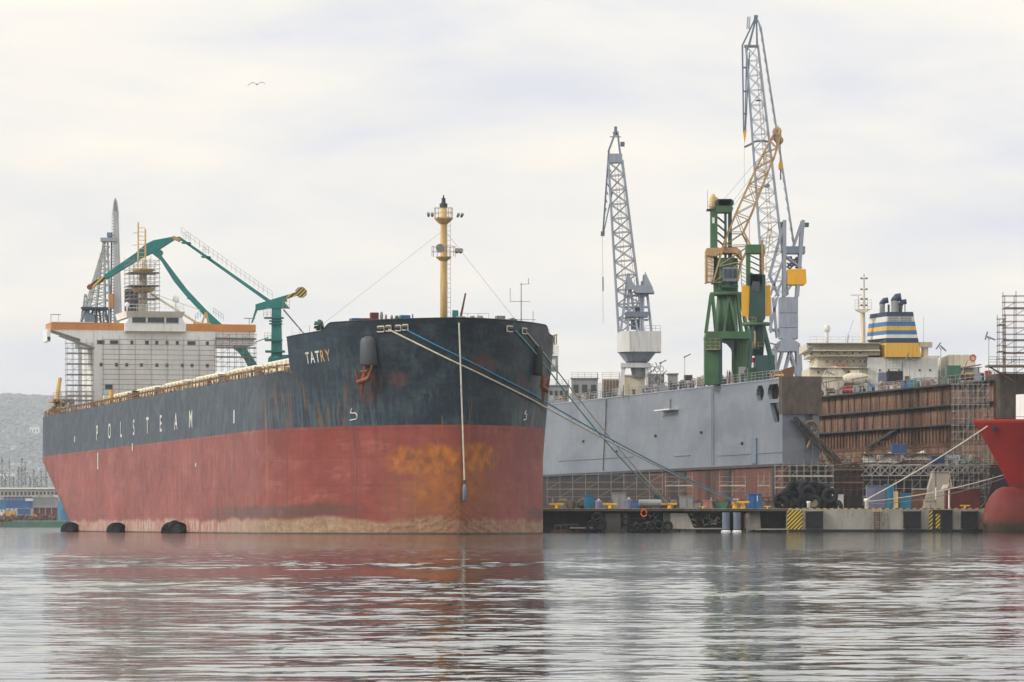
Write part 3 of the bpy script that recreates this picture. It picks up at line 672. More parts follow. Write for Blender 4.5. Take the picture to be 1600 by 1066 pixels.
# painted marks following the shell
def on_hull(L, z, sd_, o=.05):
    p = Vector((L, sd_ * hb(L, z), z)); q = Vector((L + .4, sd_ * hb(L + .4, z), z)); tn = (q - p).normalized()
    nr = Vector((-tn.y, tn.x, 0)) * sd_ if sd_ > 0 else Vector((tn.y, -tn.x, 0))
    if nr.y * sd_ < 0: nr = -nr
    return p + nr * o
def hull_letters(st, L0, z0, h, mat, name, xs=1.0, slope=0.0, sd_=1, pitch=None):
    x = 0.0
    for i, ch in enumerate(st):
        if ch == ' ': continue
        vs, fs, w = text_mesh(ch, h, xs)
        o = pitch * i if pitch else x
        P = [on_hull(L0 - o - a, z0 + b_ + slope * (o + a), sd_) for a, b_ in vs]
        MB().add(P, fs).build(name, mat if i < 3 or name != 'name_letter' else 'letter_orange', ship)
        x += w + h * .16
hull_letters('TATRY', lpx(478, 18.8, 1, 0, 20), 17.95, 1.2, 'letter_white', 'name_letter', xs=.62, slope=.05)
Lp = 149.8
hull_letters('POLSTEAM', Lp, 12.6, 2.05, 'letter_white', 'company_letter', xs=1.15, pitch=10.85)
def ribbon(pts, L0, z0, sc, sd_, name, w=.13, mat='letter_white'):
    g = MB(); P = [(L0 + a * sc * (-1 if sd_ > 0 else 1), z0 + b_ * sc) for a, b_ in pts]
    for (a, b_), (c_, d_) in zip(P, P[1:]):
        for i in range(3):
            u0, u1 = i / 3, (i + 1) / 3
            p = on_hull(a + (c_ - a) * u0, b_ + (d_ - b_) * u0, sd_, .05); q = on_hull(a + (c_ - a) * u1, b_ + (d_ - b_) * u1, sd_, .05); g.tube(p, q, w / 2, n=4)
    g.build(name, mat, ship)
bulb = [(.45, 1.25), (.2, .75), (.85, .75), (1.0, .45), (.85, .12), (0, .0)]
ribbon(bulb, lpx(547, 12, 1, 0, 30), 11.9, 1.0, 1, 'bulb_mark')
ribbon([(.35, 1.1), (.1, .7), (.7, .7), (.7, .1), (.05, .0)], lpx(817, 12, -1, 0, 30), 12.0, .9, -1, 'bulb_mark')
for px, z0, z1 in ((366, 12.4, 13.9), (117, 12.8, 13.6), (153, 8.6, 10.9), (207, 10.6, 11.6), (306, 7.9, 8.3)):
    L = lpx(px, z0, 1, 20, 215); MB().box(L - .3, L + .3, hb(L, z0) - .02, hb(L, z0) + .04, z0, z1).build('tug_mark', 'letter_white', ship)
# hatches: coaming, cover with stiffeners
for i in range(7):
    a = 20.5 + i * 24.6; b_ = a + 19.5
    MB().box(a + .3, b_ - .3, -8.2, 8.2, 17.1, 18.62).build('hatch_coaming', 'rusty_steel', ship)
    g = MB().box(a, b_, -8.6, 8.6, 18.65, 19.85)
    g.prism([(a + .3, 19.85), (b_ - .3, 19.85), (b_ - 1.5, 20.05), (a + 1.5, 20.05)], -8.2, 8.2)
    cv = g.build('hatch_cover', 'hatch_cream', ship, bevel=.06)
    g = MB()
    for k in range(7):
        x = a + 1.2 + k * 2.8
        for s_ in (8.6, -8.78): g.box(x, x + .22, s_, s_ + .18, 18.67, 19.8)
    g.build('cover_stiffener', 'hatch_cream', cv)
    MB().box(a - .14, a - .02, -8.5, 8.5, 18.67, 19.82).build('cover_end', 'gray_wall', cv)
    # boxes, ventilators and gear in the gap aft of each hatch
    g = MB(); rr = random.Random(i)
    for k in range(7):
        y_ = rr.uniform(-8, 13); w2 = rr.uniform(.3, .8); g.box(b_ + 1.2, b_ + 1.2 + w2, y_, y_ + w2, 17.1, 17.1 + rr.uniform(1.0, 2.3))
    g.build('deck_locker', ['rail_cream', 'rusty_steel', 'hatch_cream'][i % 3], ship)
    if i in (2, 3): 
        g = MB(); g.box(b_ + 1.5, b_ + 4, 2, 8, 17.1, 19.8); g.build('deck_house', 'gray_wall', ship)
# deck edge: railing, stanchions, pipes and their brackets
g = MB()
pts = [(L, hb(L, 17) - .25, 17.15) for L in [19 + k * 8 for k in range(26)]]; g.rail(pts, 1.0, 2.2, .035, 3)
g.rail([(a, -b_, c_) for a, b_, c_ in pts], 1.1, 3.8, .04, 2); g.build('deck_railing', 'deck_rail', ship)
g = MB(); rr = random.Random(21)
L = 19.0
while L < 212:
    y_ = hb(L, 17) - rr.uniform(1.2, 5.0); w2 = rr.uniform(.08, .22); g.box(L, L + w2, y_, y_ + w2, 17.1, 17.1 + rr.uniform(.4, 1.25)); L += rr.uniform(.45, 1.6)
g.build('deck_stanchion', 'rusty_steel', ship)
g = MB(); L = 19.5
while L < 210: y_ = hb(L, 17) - .9; g.box(L, L + .1, y_, y_ + .12, 17.1, 18.2); g.box(L, L + .1, y_ - 1.2, y_, 18.1, 18.2); L += rr.uniform(1.5, 3.4)
g.build('rail_bracket', 'deck_rail', ship)
g = MB()
for z_, y_ in ((17.5, 13.2), (17.75, 12.9), (17.62, 12.2)): g.tube((20, y_, z_), (196, y_, z_), .10, n=6)
g.build('deck_pipe', 'rusty_steel', ship)
L = lpx(157, 18, 1, 60, 200); MB().box(L, L + 1.4, 13.8, 14.2, 17.1, 19.4).build('deck_post', 'bright_yellow', ship)
# foremast
fm = 7.6
g = MB().lathe([(.37, 0), (.36, 6), (.34, 12), (.32, 14.2)], (fm, 0, 20), 16); mast = g.build('foremast', 'mast_yellow', ship, smooth=True)
g = MB().lathe([(.42, 0), (.9, .45), (1.0, .6), (1.0, .68)], (fm, 0, 32.45), 14); g.build('mast_platform', 'mast_yellow', mast)
g = MB().lathe([(.4, 0), (.7, .25), (.85, .4), (.85, .47)], (fm, 0, 28.6), 12)
g.build('mast_platform', 'mast_yellow', mast)
g = MB()
for zc, rr_, hh in ((33.1, .98, 1.05), (29.05, 1.25, 1.05)):
    for k in range(8):
        a = k * math.pi / 4; p = Vector((fm + rr_ * math.cos(a), rr_ * math.sin(a), zc)); q = Vector((fm + rr_ * math.cos(a + .785), rr_ * math.sin(a + .785), zc))
        g.tube(p, p + Vector((0, 0, hh)), .035, n=4)
        for hz in (.5, 1.0): g.tube(p + Vector((0, 0, hh * hz)), q + Vector((0, 0, hh * hz)), .03, n=4)
g.build('mast_railing', 'rail_cream', mast)
g = MB(); 
for yy in (1.35, 1.75, -1.35, -1.75): g.tube((fm - .6, yy, 33.2), (fm - .9, yy * 1.05, 33.5), .12, .17, n=8)
g.tube((fm - .9, .65, 29.8), (fm - 1.25, .65, 29.85), .34, .48, n=12); g.tube((fm - .9, -1.2, 29.5), (fm - 1.2, -1.2, 29.7), .2, .26, n=8); g.tube((fm - .9, -1.6, 29.5), (fm - 1.2, -1.6, 29.7), .2, .26, n=8)
g.build('floodlight', 'steel_gray', mast)
g = MB().lathe([(.36, 0), (.42, .1), (.42, .45), (.25, .5), (.2, .9), (.24, 1.0), (.1, 1.05), (.06, 1.35)], (fm, 0, 34.15), 12); g.build('navigation_light', 'dark_steel', mast)
g = MB().ladder((fm - .2, -.55, 20), (fm - .2, -.5, 34), .35, .025, .5, (0, 1, 0)); g.build('mast_ladder', 'rail_cream', mast)
for nm, a, b_ in (('forestay', (fm, .3, 31.6), (15.5, 13, 20.9)), ('forestay', (fm, -.3, 31.6), (10, -9.5, 21.3))):
    MB().tube(a, b_, .016, n=4).build(nm, 'cable_gray', ship)
# forecastle gear that shows above the bulwark
g = MB(); rr = random.Random(9)
def fgear(px, yb, yt, w, mat, nm, round_=False, L=4.5):
    # place by column on the deck 20.0 at distance L aft
    y_ = None; lo, hi = -16, 16
    for _ in range(40):
        mid = (lo + hi) / 2; p = wpt(L, mid, 20); 
        if 800 + F * p.x / p.y > px: lo = mid
        else: hi = mid
    y_ = (lo + hi) / 2; s_ = F / (OY + L); zt = 1 + (HY - yt) / s_
    g = MB()
    if round_: g.lathe([(w * .5, 0), (w * .5, zt - 20.3), (w * .3, zt - 20)], (L, y_, 20), 12)
    else: g.box(L, L + w, y_ - w / 2, y_ + w / 2, 20, zt)
    g.build(nm, mat, ship)
fgear(586, 500, 490, .8, 'maroon_paint', 'winch_housing', L=7); fgear(596, 500, 489, .35, 'steel_gray', 'ventilator', True, L=7)
fgear(603, 500, 493, .25, 'steel_gray', 'ventilator', True, L=6); fgear(634, 498, 493.5, 1.0, 'blue_paint', 'deck_box', L=6)
fgear(562, 502, 499, 1.6, 'blue_paint', 'winch_housing', L=9); fgear(575, 502, 499, 1.2, 'maroon_paint', 'deck_box', L=8); fgear(556, 504, 501, .8, 'rail_cream', 'deck_box', L=10)
for px, yt, w2 in ((612, 494, .3), (620, 494.5, .5), (645, 492, .12), (720, 494.5, 1.5), (738, 493.5, .7), (750, 493, .9), (783, 492.5, .9), (800, 496.5, .6), (806, 497.5, .4)):
    fgear(px, 498, yt, w2, ['steel_gray', 'rail_cream', 'crane_green_dark'][int(px) % 3], 'deck_fitting', px % 2 == 0, L=6)
g = MB()
for k in range(26):
    a = rr.uniform(0, 6.28); p = Vector((6 + rr.uniform(-.5, .5), -6.2 + rr.uniform(-1.2, 1.2) * 1.0, 21.7 + rr.uniform(0, .7)))
    g.tube(p, p + Vector((rr.uniform(-.5, .5), rr.uniform(-.7, .7), rr.uniform(-.3, .3))), .12, n=5)
g.box(5, 7, -8, -5, 20, 21.9); g.build('mooring_winch', 'steel_gray', ship)
g = MB(); g.prism([(-.35, 0), (.35, 0), (.12, 2.0), (-.12, 2.0)], -.3, .3); gd = g.build('davit_base', 'teal', ship); gd.location = (6.5, -1.0, 21.4)
g = MB().tube((6.5, -1.4, 21.8), (6.5, -2.1, 25.2), .14, .09, n=6); g.build('davit_arm', 'maroon_paint', ship)
g = MB().rail([(6.5, -1.2, 21.6), (6.5, -4.6, 21.6)], 1.5, 1.1, .025, 3); g.build('winch_guard', 'galvanised', ship)
g = MB().tube((10, -9.0, 20), (10, -9.0, 26.6), .06, .035, n=6)
for zc, hw in ((22.7, 2.0), (24.6, 1.2)): g.tube((10, -9 - hw * .8, zc), (10, -9 + hw, zc), .03, n=4)
g.tube((10, -7.8, 24.6), (10, -7.8, 26.0), .03, n=4); g.tube((10, -9.9, 26.5), (10, -8.9, 26.4), .03, n=4); g.tube((10, -9.8, 26.5), (10, -9.8, 27.1), .03, n=4)
g.tube((10, -10.3, 22.4), (10, -10.3, 23.6), .03, n=4); g.build('whip_antenna', 'dark_steel', ship)
for L_, r_ in ((12.6, .45), (14.6, .3)):
    g = MB(); n = 10; pts = [(L_ - .1, hb(L_, 20.8) - 1.4 + .0, 20.9)]
    g.curve([(L_ , 12.0, 20.0), (L_, 12.0, 21.9), (L_ - .2, 12.15, 22.25), (L_ - .5, 12.3, 22.3), (L_ - .75, 12.4, 22.05), (L_ - .8, 12.45, 21.7)], r_ * .6, 10)
    g.build('gooseneck_ventilator', 'crane_green_dark', ship, smooth=True)

# ---------------------------------------------------------------- superstructure (front face at x=200)
SL = 200.0
def sy(px, L=SL):
    lo, hi = -25, 25
    for _ in range(40):
        mid = (lo + hi) / 2; p = wpt(L, mid, 0)
        if 800 + F * p.x / p.y > px: lo = mid
        else: hi = mid
    return (lo + hi) / 2
def sz(py, L=SL, y_=0): return 1 + (HY - py) * wpt(L, y_, 0).y / F
yl, yr = sy(146), sy(336)
MB().box(SL, SL + 12, yr, yl, 17.1, sz(516)).build('accommodation_block', 'off_white', ship)
acc = [o for o in COL.objects if o.name == 'accommodation_block'][0]
bw_l, bw_r = sy(79), sy(401)
g = MB(); z_b, z_t = sz(529), sz(516)
g.box(SL - .02, SL + 6, bw_r, bw_l, z_b + 1.2, z_t)
g.prism([(bw_l - .01, z_b + 1.2), (bw_l - 4.5, z_b - .2), (yl + 2.0, z_b - 1.4), (yl - .1, z_b - 1.6), (yl - .1, z_b + 1.2)], SL + .0, SL + 5.9)
g2 = MB()
for v_ in g.v[8:]: pass
g.v[8:] = [(v_[1], v_[0], v_[2]) for v_ in g.v[8:]]
wing = g.build('bridge_wing', 'off_white', ship)
MB().box(SL + .1, SL + 5.5, bw_r + .3, yr, sz(538), z_b + 1.2).build('wing_underside', 'off_white', ship)
MB().box(SL - .0, SL + 5, bw_l, bw_l + .5, sz(535), sz(516)).build('wing_end', 'off_white', ship)
MB().box(SL - .08, SL - .0, bw_l + .5, bw_l + .05, sz(534), sz(528)).build('wing_window', 'window_glass', ship)
for a, b_ in ((79.5, 194), (289, 399.5)):
    MB().box(SL - .12, SL + 5.9, sy(b_), sy(a), sz(516.2), sz(505.5)).build('wing_bulwark', 'orange_paint', ship)
MB().box(SL - .18, SL + 5.95, sy(146), sy(80), sz(505.6), sz(504.6)).build('bulwark_cap', 'off_white', ship)
yA, yB = sy(194), sy(289)
wh = MB().box(SL - 1.0, SL + 9, yB, yA, sz(519), sz(505)).build('wheelhouse', 'off_white', ship)
MB().prism([(yB + .2, sz(505)), (yA - .2, sz(505)), (yA - .6, sz(497)), (yB + .6, sz(497))], 0, 1).build('tmp', 'off_white', ship)
o = bpy.data.objects['tmp']; o.name = 'bridge_front'; 
for v_ in o.data.vertices: x_, y_, z_ = v_.co; v_.co = (SL - 1.0 + 8.5 * y_, x_, z_)
o.data.update(); o.data.flip_normals()
g = MB(); g.v = [(SL - 1.0, sy(197), sz(497)), (SL - 1.0, sy(283), sz(497)), (SL + 9, sy(283), sz(497)), (SL + 9, sy(197), sz(497)), (SL - 2.0, sy(194), sz(487.5)), (SL - 2.0, sy(286), sz(487.5)), (SL + 9, sy(286), sz(487.5)), (SL + 9, sy(194), sz(487.5))]
g.f = [(0, 1, 5, 4), (1, 2, 6, 5), (2, 3, 7, 6), (3, 0, 4, 7), (4, 5, 6, 7)]; g.build('bridge_roof', 'off_white', ship)
for a, b_ in ((205, 226), (229, 255), (258, 277)):
    w2 = MB().box(SL - 1.08, SL - .9, sy(b_), sy(a), sz(504.6), sz(496.8)).build('bridge_window', 'window_glass', wh)
    MB().box(SL - 1.12, SL - .95, sy(b_) - .08, sy(a) + .08, sz(505.2), sz(504.5)).build('window_sill', 'gray_wall', w2)
MB().box(SL - 1.1, SL - .95, yB, yA, sz(519.4), sz(518)).build('wheelhouse_ledge', 'gray_wall', wh)
g = MB().rail([(SL - 1.8, sy(196), sz(487.5)), (SL - 1.8, sy(284), sz(487.5)), (SL + 8, sy(284), sz(487.5))], 1.0, 1.5, .03, 2); g.build('roof_railing', 'off_white', ship)
for y0_, wd in ((535.5, [(152, 163), (172, 184), (204, 208), (227, 232), (243, 247), (259, 263), (275, 279), (293, 305), (322, 326)]),
                (570.5, [(156, 160), (180, 184), (196, 200), (219, 223), (243, 247), (259, 263), (283, 287), (298, 302), (322, 326)])):
    for a, b_ in wd:
        hh = 3.2 if y0_ < 550 else 2.8
        f = MB().box(SL - .07, SL + .1, sy(b_) - .05, sy(a) + .05, sz(y0_ + hh), sz(y0_ - hh)).build('window', 'gray_wall', acc)
        MB().box(SL - .1, SL + .0, sy(b_) + .03, sy(a) - .03, sz(y0_ + hh - .7), sz(y0_ - hh + .7)).build('pane', 'window_glass', f)
for y0_ in (605,):
    f = MB().box(SL - .07, SL + .1, sy(176), sy(164), sz(609), sz(601)).build('window', 'gray_wall', acc); MB().box(SL - .1, SL + .0, sy(175.3), sy(164.7), sz(608.3), sz(601.7)).build('pane', 'window_glass', f)
# wing ladders, lamp, small fittings
g = MB().box(SL, SL + .6, sy(95), sy(80), sz(494), sz(493)); g.tube((SL + .3, sy(80), sz(505)), (SL + .3, sy(80), sz(493)), .05, n=5); g.tube((SL + .3, sy(92), sz(505)), (SL + .3, sy(92), sz(493)), .03, n=5); g.build('wing_awning', 'gray_wall', ship)
g = MB().box(SL, SL + .6, sy(399), sy(382), sz(496), sz(495)); g.tube((SL + .3, sy(390), sz(505)), (SL + .3, sy(390), sz(495)), .05, n=5); g.build('wing_awning', 'gray_wall', ship)
MB().bar((SL - 1, sy(91), sz(526.5)), (SL - 1, sy(146), sz(546)), .35).build('stowed_gangway', 'steel_gray', ship)
g = MB().lathe([(.08, 0), (.08, 1.6), (.4, 1.7), (.5, 2.1), (.4, 2.5), (.1, 2.7)], (SL + 3, sy(280), sz(487.5)), 14)
g.build('radome', 'off_white', ship, smooth=True)
g = MB().lathe([(.1, 0), (.1, .7), (.35, .9), (.4, 1.2), (.1, 1.5)], (SL + 1, sy(200), sz(487.5)), 12); g.build('radome', 'off_white', ship, smooth=True)
# radar mast with yellow ladder top
rmx = SL + 4; zb = sz(487)
g = MB().lathe([(.75, 0), (.65, 4), (.5, 7.5), (.4, 8.2)], (rmx, sy(230), zb), 12); g.build('radar_mast', 'cream', ship, smooth=True)
g = MB(); zt = sz(355)
for dy in (-.55, .55): g.tube((rmx, sy(228) + dy, sz(408)), (rmx, sy(228) + dy, zt + (1 if dy > 0 else 0)), .13, n=6)
for k in range(9): z_ = sz(405) + k * .62; g.tube((rmx, sy(228) - .55, z_), (rmx, sy(228) + .55, z_), .06, n=4)
g.tube((rmx, sy(228) + 1.4, sz(362)), (rmx, sy(228) + .5, sz(361)), .06, n=4); g.tube((rmx, sy(228) + 1.4, sz(381)), (rmx, sy(228) + .5, sz(380)), .06, n=4)
g.build('mast_top_ladder', 'mast_yellow', ship)
g = MB().lathe([(1.2, 0), (1.7, .5), (1.7, .65)], (rmx, sy(230), sz(425)), 12).lathe([(1.3, 0), (1.9, .5), (1.9, .65)], (rmx, sy(230), sz(455)), 12); g.build('mast_crosstree', 'mast_yellow', ship)
g = MB(); 
for px, w2, yt in ((203, .85, 447), (213, .7, 441)): g.lathe([(w2, 0), (w2, sz(yt) - sz(490)), (w2 * .7, sz(yt) - sz(490) + .3)], (SL + 13, sy(px, SL + 13), sz(490)), 12)
g.box(SL + 12, SL + 15, sy(219, SL + 13), sy(198, SL + 13), sz(488), sz(470)); g.build('funnel', 'black_paint', ship)
# provision crane on the bridge deck
g = MB().bar((SL + 3, sy(240), sz(457)), (SL + 3, sy(314), sz(503)), .3); g.bar((SL + 3, sy(243), sz(457)), (SL + 3, sy(318), sz(482)), .08); g.build('provision_crane_jib', 'cream', ship)
g = MB().prism([(0, 0), (1, 0), (1, 1), (0, 1)], 0, 0.001) if False else MB()
g.bar((SL + 3, sy(320), sz(506)), (SL + 3, sy(327), sz(485)), .28); g.bar((SL + 3, sy(332), sz(506)), (SL + 3, sy(327), sz(485)), .28); g.bar((SL + 3, sy(318), sz(504)), (SL + 3, sy(331), sz(504)), .35); g.box(SL + 2.6, SL + 3.4, sy(318), sy(308), sz(506), sz(501)); g.build('provision_crane_post', 'mast_yellow', ship)
# stern gear at the left edge
g = MB().tube((SL + 8, sy(86, 208), 18.5), (SL + 8, sy(94, 208), 23.3), .38, .3, n=8); g.build('stores_crane_boom', 'mast_yellow', ship)
g = MB().lathe([(.9, 0), (.9, 1.2), (.6, 1.9)], (SL + 8, sy(86, 208), 17.1), 10); g.build('stores_crane_pedestal', 'maroon_paint', ship)
g = MB(); rr = random.Random(4)
for k in range(36):
    y_ = sy(rr.uniform(82, 118), 206); z_ = 17.1 + rr.uniform(.2, 2.6); g.box(206 + rr.uniform(-6, 2), 207, y_, y_ + rr.uniform(.2, .7), z_, z_ + rr.uniform(.08, .6))
g.box(203, 210, sy(112, 206), sy(79, 206), 19.6, 19.9); g.rail([(203, sy(79, 206), 19.9), (203, sy(140, 206), 19.9)], 1.0, 1.0, .03, 3); g.build('mooring_platform', 'rail_cream', ship)

# ================================================================ scaffolds
def scaffold(label, o, ux, nx_, dx, nz, dz, depth, group=None, r=.035, planks=(), brace=True, mat='galvanised', name='scaffold', uy=None, plank_mat='plank_wood'):
    t_ = thing(name, label, 'scaffold', o, group=group)
    ux = Vector(ux); uy = Vector(uy) if uy is not None else Vector((-ux.y, ux.x, 0)); g = MB(); X = nx_ * dx; Z = nz * dz
    for i in range(nx_ + 1):
        for j in (0, 1):
            p = ux * (i * dx) + uy * (j * depth); g.tube(p, p + Vector((0, 0, Z + .6 * ((i + j) % 2))), r, n=4, caps=False)
        for k in range(1, nz + 1): p = ux * (i * dx) + Vector((0, 0, k * dz)); g.tube(p, p + uy * depth, r * .8, n=3, caps=False)
    for k in range(1, nz + 1):
        for j in (0, 1): p = uy * (j * depth) + Vector((0, 0, k * dz)); g.tube(p - ux * .2, p + ux * (X + .2), r * .8, n=4, caps=False)
        if brace:
            for i in range(nx_):
                if (i + k) % 3 == 0: p = ux * (i * dx) + Vector((0, 0, (k - 1) * dz)); g.tube(p, p + ux * dx + Vector((0, 0, dz)), r * .7, n=3, caps=False)
    g.build('frame', mat, t_)
    for k in planks:
        h = MB(); p0 = Vector((0, 0, k * dz + .05)); a = p0 + uy * .1; b_ = p0 + ux * X + uy * .1; c_ = b_ + uy * (depth - .2); d_ = a + uy * (depth - .2); up = Vector((0, 0, .12))
        h.add([a, b_, c_, d_, a + up, b_ + up, c_ + up, d_ + up], [(0, 3, 2, 1), (4, 5, 6, 7), (0, 1, 5, 4), (1, 2, 6, 5), (2, 3, 7, 6), (3, 0, 4, 7)])
        h.build('platform', plank_mat, t_)
    return t_
SX = -DYV      # rightwards across the ship
def sscaf(label, px0, px1, py0, py1, L, nx_, nz, depth=1.0, planks=(), brace=True, grp='scaffolding round the superstructure', mat='galvanised', r=.045):
    y0_, y1_ = sy(px0, L), sy(px1, L); o = wpt(L, y0_, sz(py1, L, y0_)); Z = sz(py0, L, y0_) - sz(py1, L, y0_)
    return scaffold(label, o, SX, nx_, (y0_ - y1_) / nx_, nz, Z / nz, depth, group=grp, planks=planks, brace=brace, r=r, uy=DX, mat=mat)
sscaf('scaffold with dark ledgers covering the front of the cream accommodation block', 162, 337, 530, 624, SL - 1.6, 7, 12, .9, (), False, mat='steel_gray', r=.038)
sscaf('open scaffold tower with planks under the left bridge wing', 105, 145, 536, 636, SL - .5, 4, 12, 1.5, (2, 4, 6, 8, 10), True)
sscaf('scaffold under the right bridge wing behind the teal crane', 338, 400, 522, 580, SL - .5, 6, 8, 1.5, (3, 5, 7), True, mat='steel_gray')
sscaf('tall scaffold cage wrapped round the radar mast', 203, 249, 406, 487, SL + 1.0, 7, 12, 5.0, (3, 6, 9), True, mat='steel_gray', r=.045)
sscaf('low scaffold at the stern beside the mooring platform', 96, 146, 612, 640, SL - 3, 6, 4, 1.2, (2,), True)

# ================================================================ floating fenders on the ship's side
def yokohama(L, ln, r_, label, hump=False):
    p = wpt(L, hb(L, .5) + r_ * .9, .12); t_ = thing('ship_fender', label, 'fender', p, SANG, group='black fenders floating along the hull')
    g = MB(); n = 14; m_ = 9; vs = []
    for i in range(m_ + 1):
        u = i / m_; rr_ = r_ * (1 - abs(2 * u - 1) ** 3.2) ** .5 if 0 < u < 1 else .05
        for k in range(n): a = 6.283 * k / n; vs.append((-ln / 2 + ln * u, rr_ * math.cos(a), rr_ * math.sin(a)))
    g.add(vs, [(i * n + k, i * n + (k + 1) % n, (i + 1) * n + (k + 1) % n, (i + 1) * n + k) for i in range(m_) for k in range(n)]); g.build('body', 'rubber', t_, smooth=True)
    for q in range(5):
        h = MB(); x = -ln * .36 + q * ln * .18; pts = [(x, (r_ + .06) * math.cos(a), (r_ + .06) * math.sin(a)) for a in [k * .3927 for k in range(17)]]; h.curve(pts, .13, 5); h.build('tyre_band', 'rubber', t_)
    if hump:
        h = MB().lathe([(.85, -.2), (.8, .35), (.45, .75), (.1, .85)], (0, 0, r_ * .55), 12); h.build('crown_tyre', 'rubber', t_, smooth=True)
yokohama(169.0, 4.2, 1.05, 'small black fender at the ship stern, furthest left at the waterline')
yokohama(lpx(193, 1, 1, 60, 160), 4.0, 1.0, 'dome shaped black fender, middle one of the three at the waterline')
yokohama(lpx(285, 1, 1, 40, 120), 8.0, 1.05, 'largest black fender with a raised top, nearest the bow', True)

# ================================================================ mooring lines
def rope(label, a, b_, mat, r_=.07, sag=1.5, grp='mooring lines of the bulk carrier', name='mooring_rope', n=26):
    a = Vector(a); b_ = Vector(b_); pts = []
    for i in range(n + 1): u = i / n; p = a.lerp(b_, u); p.z -= sag * 4 * u * (1 - u); pts.append(p - a)
    o = MB().curve(pts, r_, 6).build(name, mat); o.location = a; return tag(o, label, 'rope', grp)
def hull_rope(label, px0, py0, B, mat, r_, leave, sag):
    bp_ = F * B.x / B.y + 800; by = HY - (B.z - 1) * F / B.y; pts = []; k = 0
    px = px0
    while px < leave:
        py = py0 + (by - py0) * (px - px0) / (bp_ - px0); sd_ = 1 if px < 718 else -1; z = 20.0
        for _ in range(3): L = lpx(px, z, sd_, 0, 22 if sd_ > 0 else 12); p = wpt(L + 0, sd_ * hb(L, z), z); z = 1 + (HY - py) * p.y / F
        n_ = on_hull(L, z, sd_, .22); pts.append(wpt(n_.x, n_.y, z)); px += 12
    for _ in range(3): pts = [pts[0]] + [(pts[i - 1] + pts[i] * 2 + pts[i + 1]) / 4 for i in range(1, len(pts) - 1)] + [pts[-1]]
    a = pts[-1]
    for i in range(1, 25): u = i / 24; p = a.lerp(B, u); p.z -= sag * 4 * u * (1 - u); pts.append(p)
    o0 = pts[0].copy(); o = MB().curve([p - o0 for p in pts], r_, 6).build('mooring_rope', mat); o.location = o0
    return tag(o, label, 'rope', 'mooring lines of the bulk carrier')
B1 = loc_px(1148, 529.2, 3.95); B2 = loc_px(1042, 529.2, 3.9)
hull_rope('cream mooring rope from the left side of the bow down to the large yellow bollard', 609, 515, B1, 'rope_cream', .085, 836, .35)
hull_rope('blue mooring rope from the bow to the large yellow bollard', 635, 515, B1 + Vector((.25, .2, .1)), 'rope_blue', .08, 836, .5)
hull_rope('cream mooring rope from the right side of the bow to the middle quay bollard', 818, 517, B2, 'rope_cream', .075, 846, .5)
hull_rope('sea green mooring rope from the right of the bow to the middle quay bollard', 803, 517, B2 + Vector((-.3, .1, 0)), 'rope_green', .08, 846, .8)
p0 = wpt(stem(21.6) - .30, .5, 21.7); o = rope('cream rope hanging straight down the stem to a dark weight', p0, wpt(-.35, -.35, 5.3) , 'rope_cream', .09, 0)
t_ = thing('rope_weight', 'dark grey weight hanging from the rope on the stem', 'weight', wpt(-.35, -.35, 3.4)); MB().lathe([(.05, 0), (.22, .1), (.2, 1.3), (.08, 1.9)], (0, 0, 0), 10).build('body', 'crane_gray_dark', t_, smooth=True)
MB().tube((0, 0, 1.8), (0, 0, 2.2), .12, n=6).build('shackle', 'dark_steel', t_)
# ================================================================ floating dock (left wing wall grey outside, right wing wall seen from inside)
DO = Vector((37.2, 560.0, 0))
def dk(t, y, z): return DO + DX * t + DYV * y + Vector((0, 0, z))      # y negative = to the right
dock = thing('floating_dock', 'long floating dock with a smooth grey outer wall and a rusty inner wall', 'dock', DO, SANG)
TL = 150.0; ZT = 21.1
def wallbox(g, t0, t1, z0, z1, d0=0.0, d1=-.6): g.box(t0, t1, d1, d0, z0, z1)
g = MB()
wallbox(g, 11.6, TL, 9.4, ZT); wallbox(g, 0, 11.6, 9.4, 15.2); wallbox(g, 0, 11.6, 20.5, ZT); wallbox(g, 0, 1.2, 15.2, 20.5)
wallbox(g, 6.4, 8.2, 15.2, 20.5); wallbox(g, 1.2, 6.4, 17.9, 18.4); wallbox(g, 8.2, 11.6, 15.2, 18.4)
for (a, b_, z0, z1) in ((1.2, 6.4, 18.4, 20.5), (8.2, 11.6, 18.4, 20.5)):       # cut corners make the openings octagonal
    c_ = .75
    for (x0, x1, s0) in ((a, a + c_, 1), (b_, b_ - c_, -1)):
        g.prism([(x0, z1), (x1, z1), (x0, z1 - c_)], -.55, -.01); g.prism([(x0, z0), (x0, z0 + c_), (x1, z0)], -.55, -.01)
g.prism([(6.4, 15.2), (6.4, 17.9), (5.6, 17.9), (3.4, 15.2)], -.55, -.01)
g.build('outer_wall', 'dock_gray', dock)
MB().box(12, TL, -5.0, -.62, 9.4, ZT - .05).box(.3, 12, -5.0, -3.0, 9.4, ZT - .05).build('wing_wall_core', 'steel_gray', dock)
MB().box(-.25, 0, -3.3, .02, 9.3, ZT).build('end_plate', 'dock_gray', dock)
MB().box(-.35, -.05, -5.3, -4.3, 9.3, 16.5).build('end_column', 'dock_gray', dock)
g = MB().box(-.2, .0, -4.3, -3.3, 9.4, 11.5); g.build('end_bracket', 'dock_gray', dock)
MB().box(-.4, TL, -5.4, .12, ZT, ZT + .16).build('wall_top_deck', 'crane_gray', dock)
MB().box(0, TL, .0, .30, 9.05, 9.42).build('rubbing_strake', 'dark_steel', dock)
MB().box(0, TL, -36.6, -.02, -2, 9.05).build('pontoon', 'pontoon_rust_shade', dock)
for t0 in (2.5, 24, 46): MB().box(t0, t0 + 1.6, -.03, .08, .5, 9.0).build('side_recess', 'black_paint', dock)
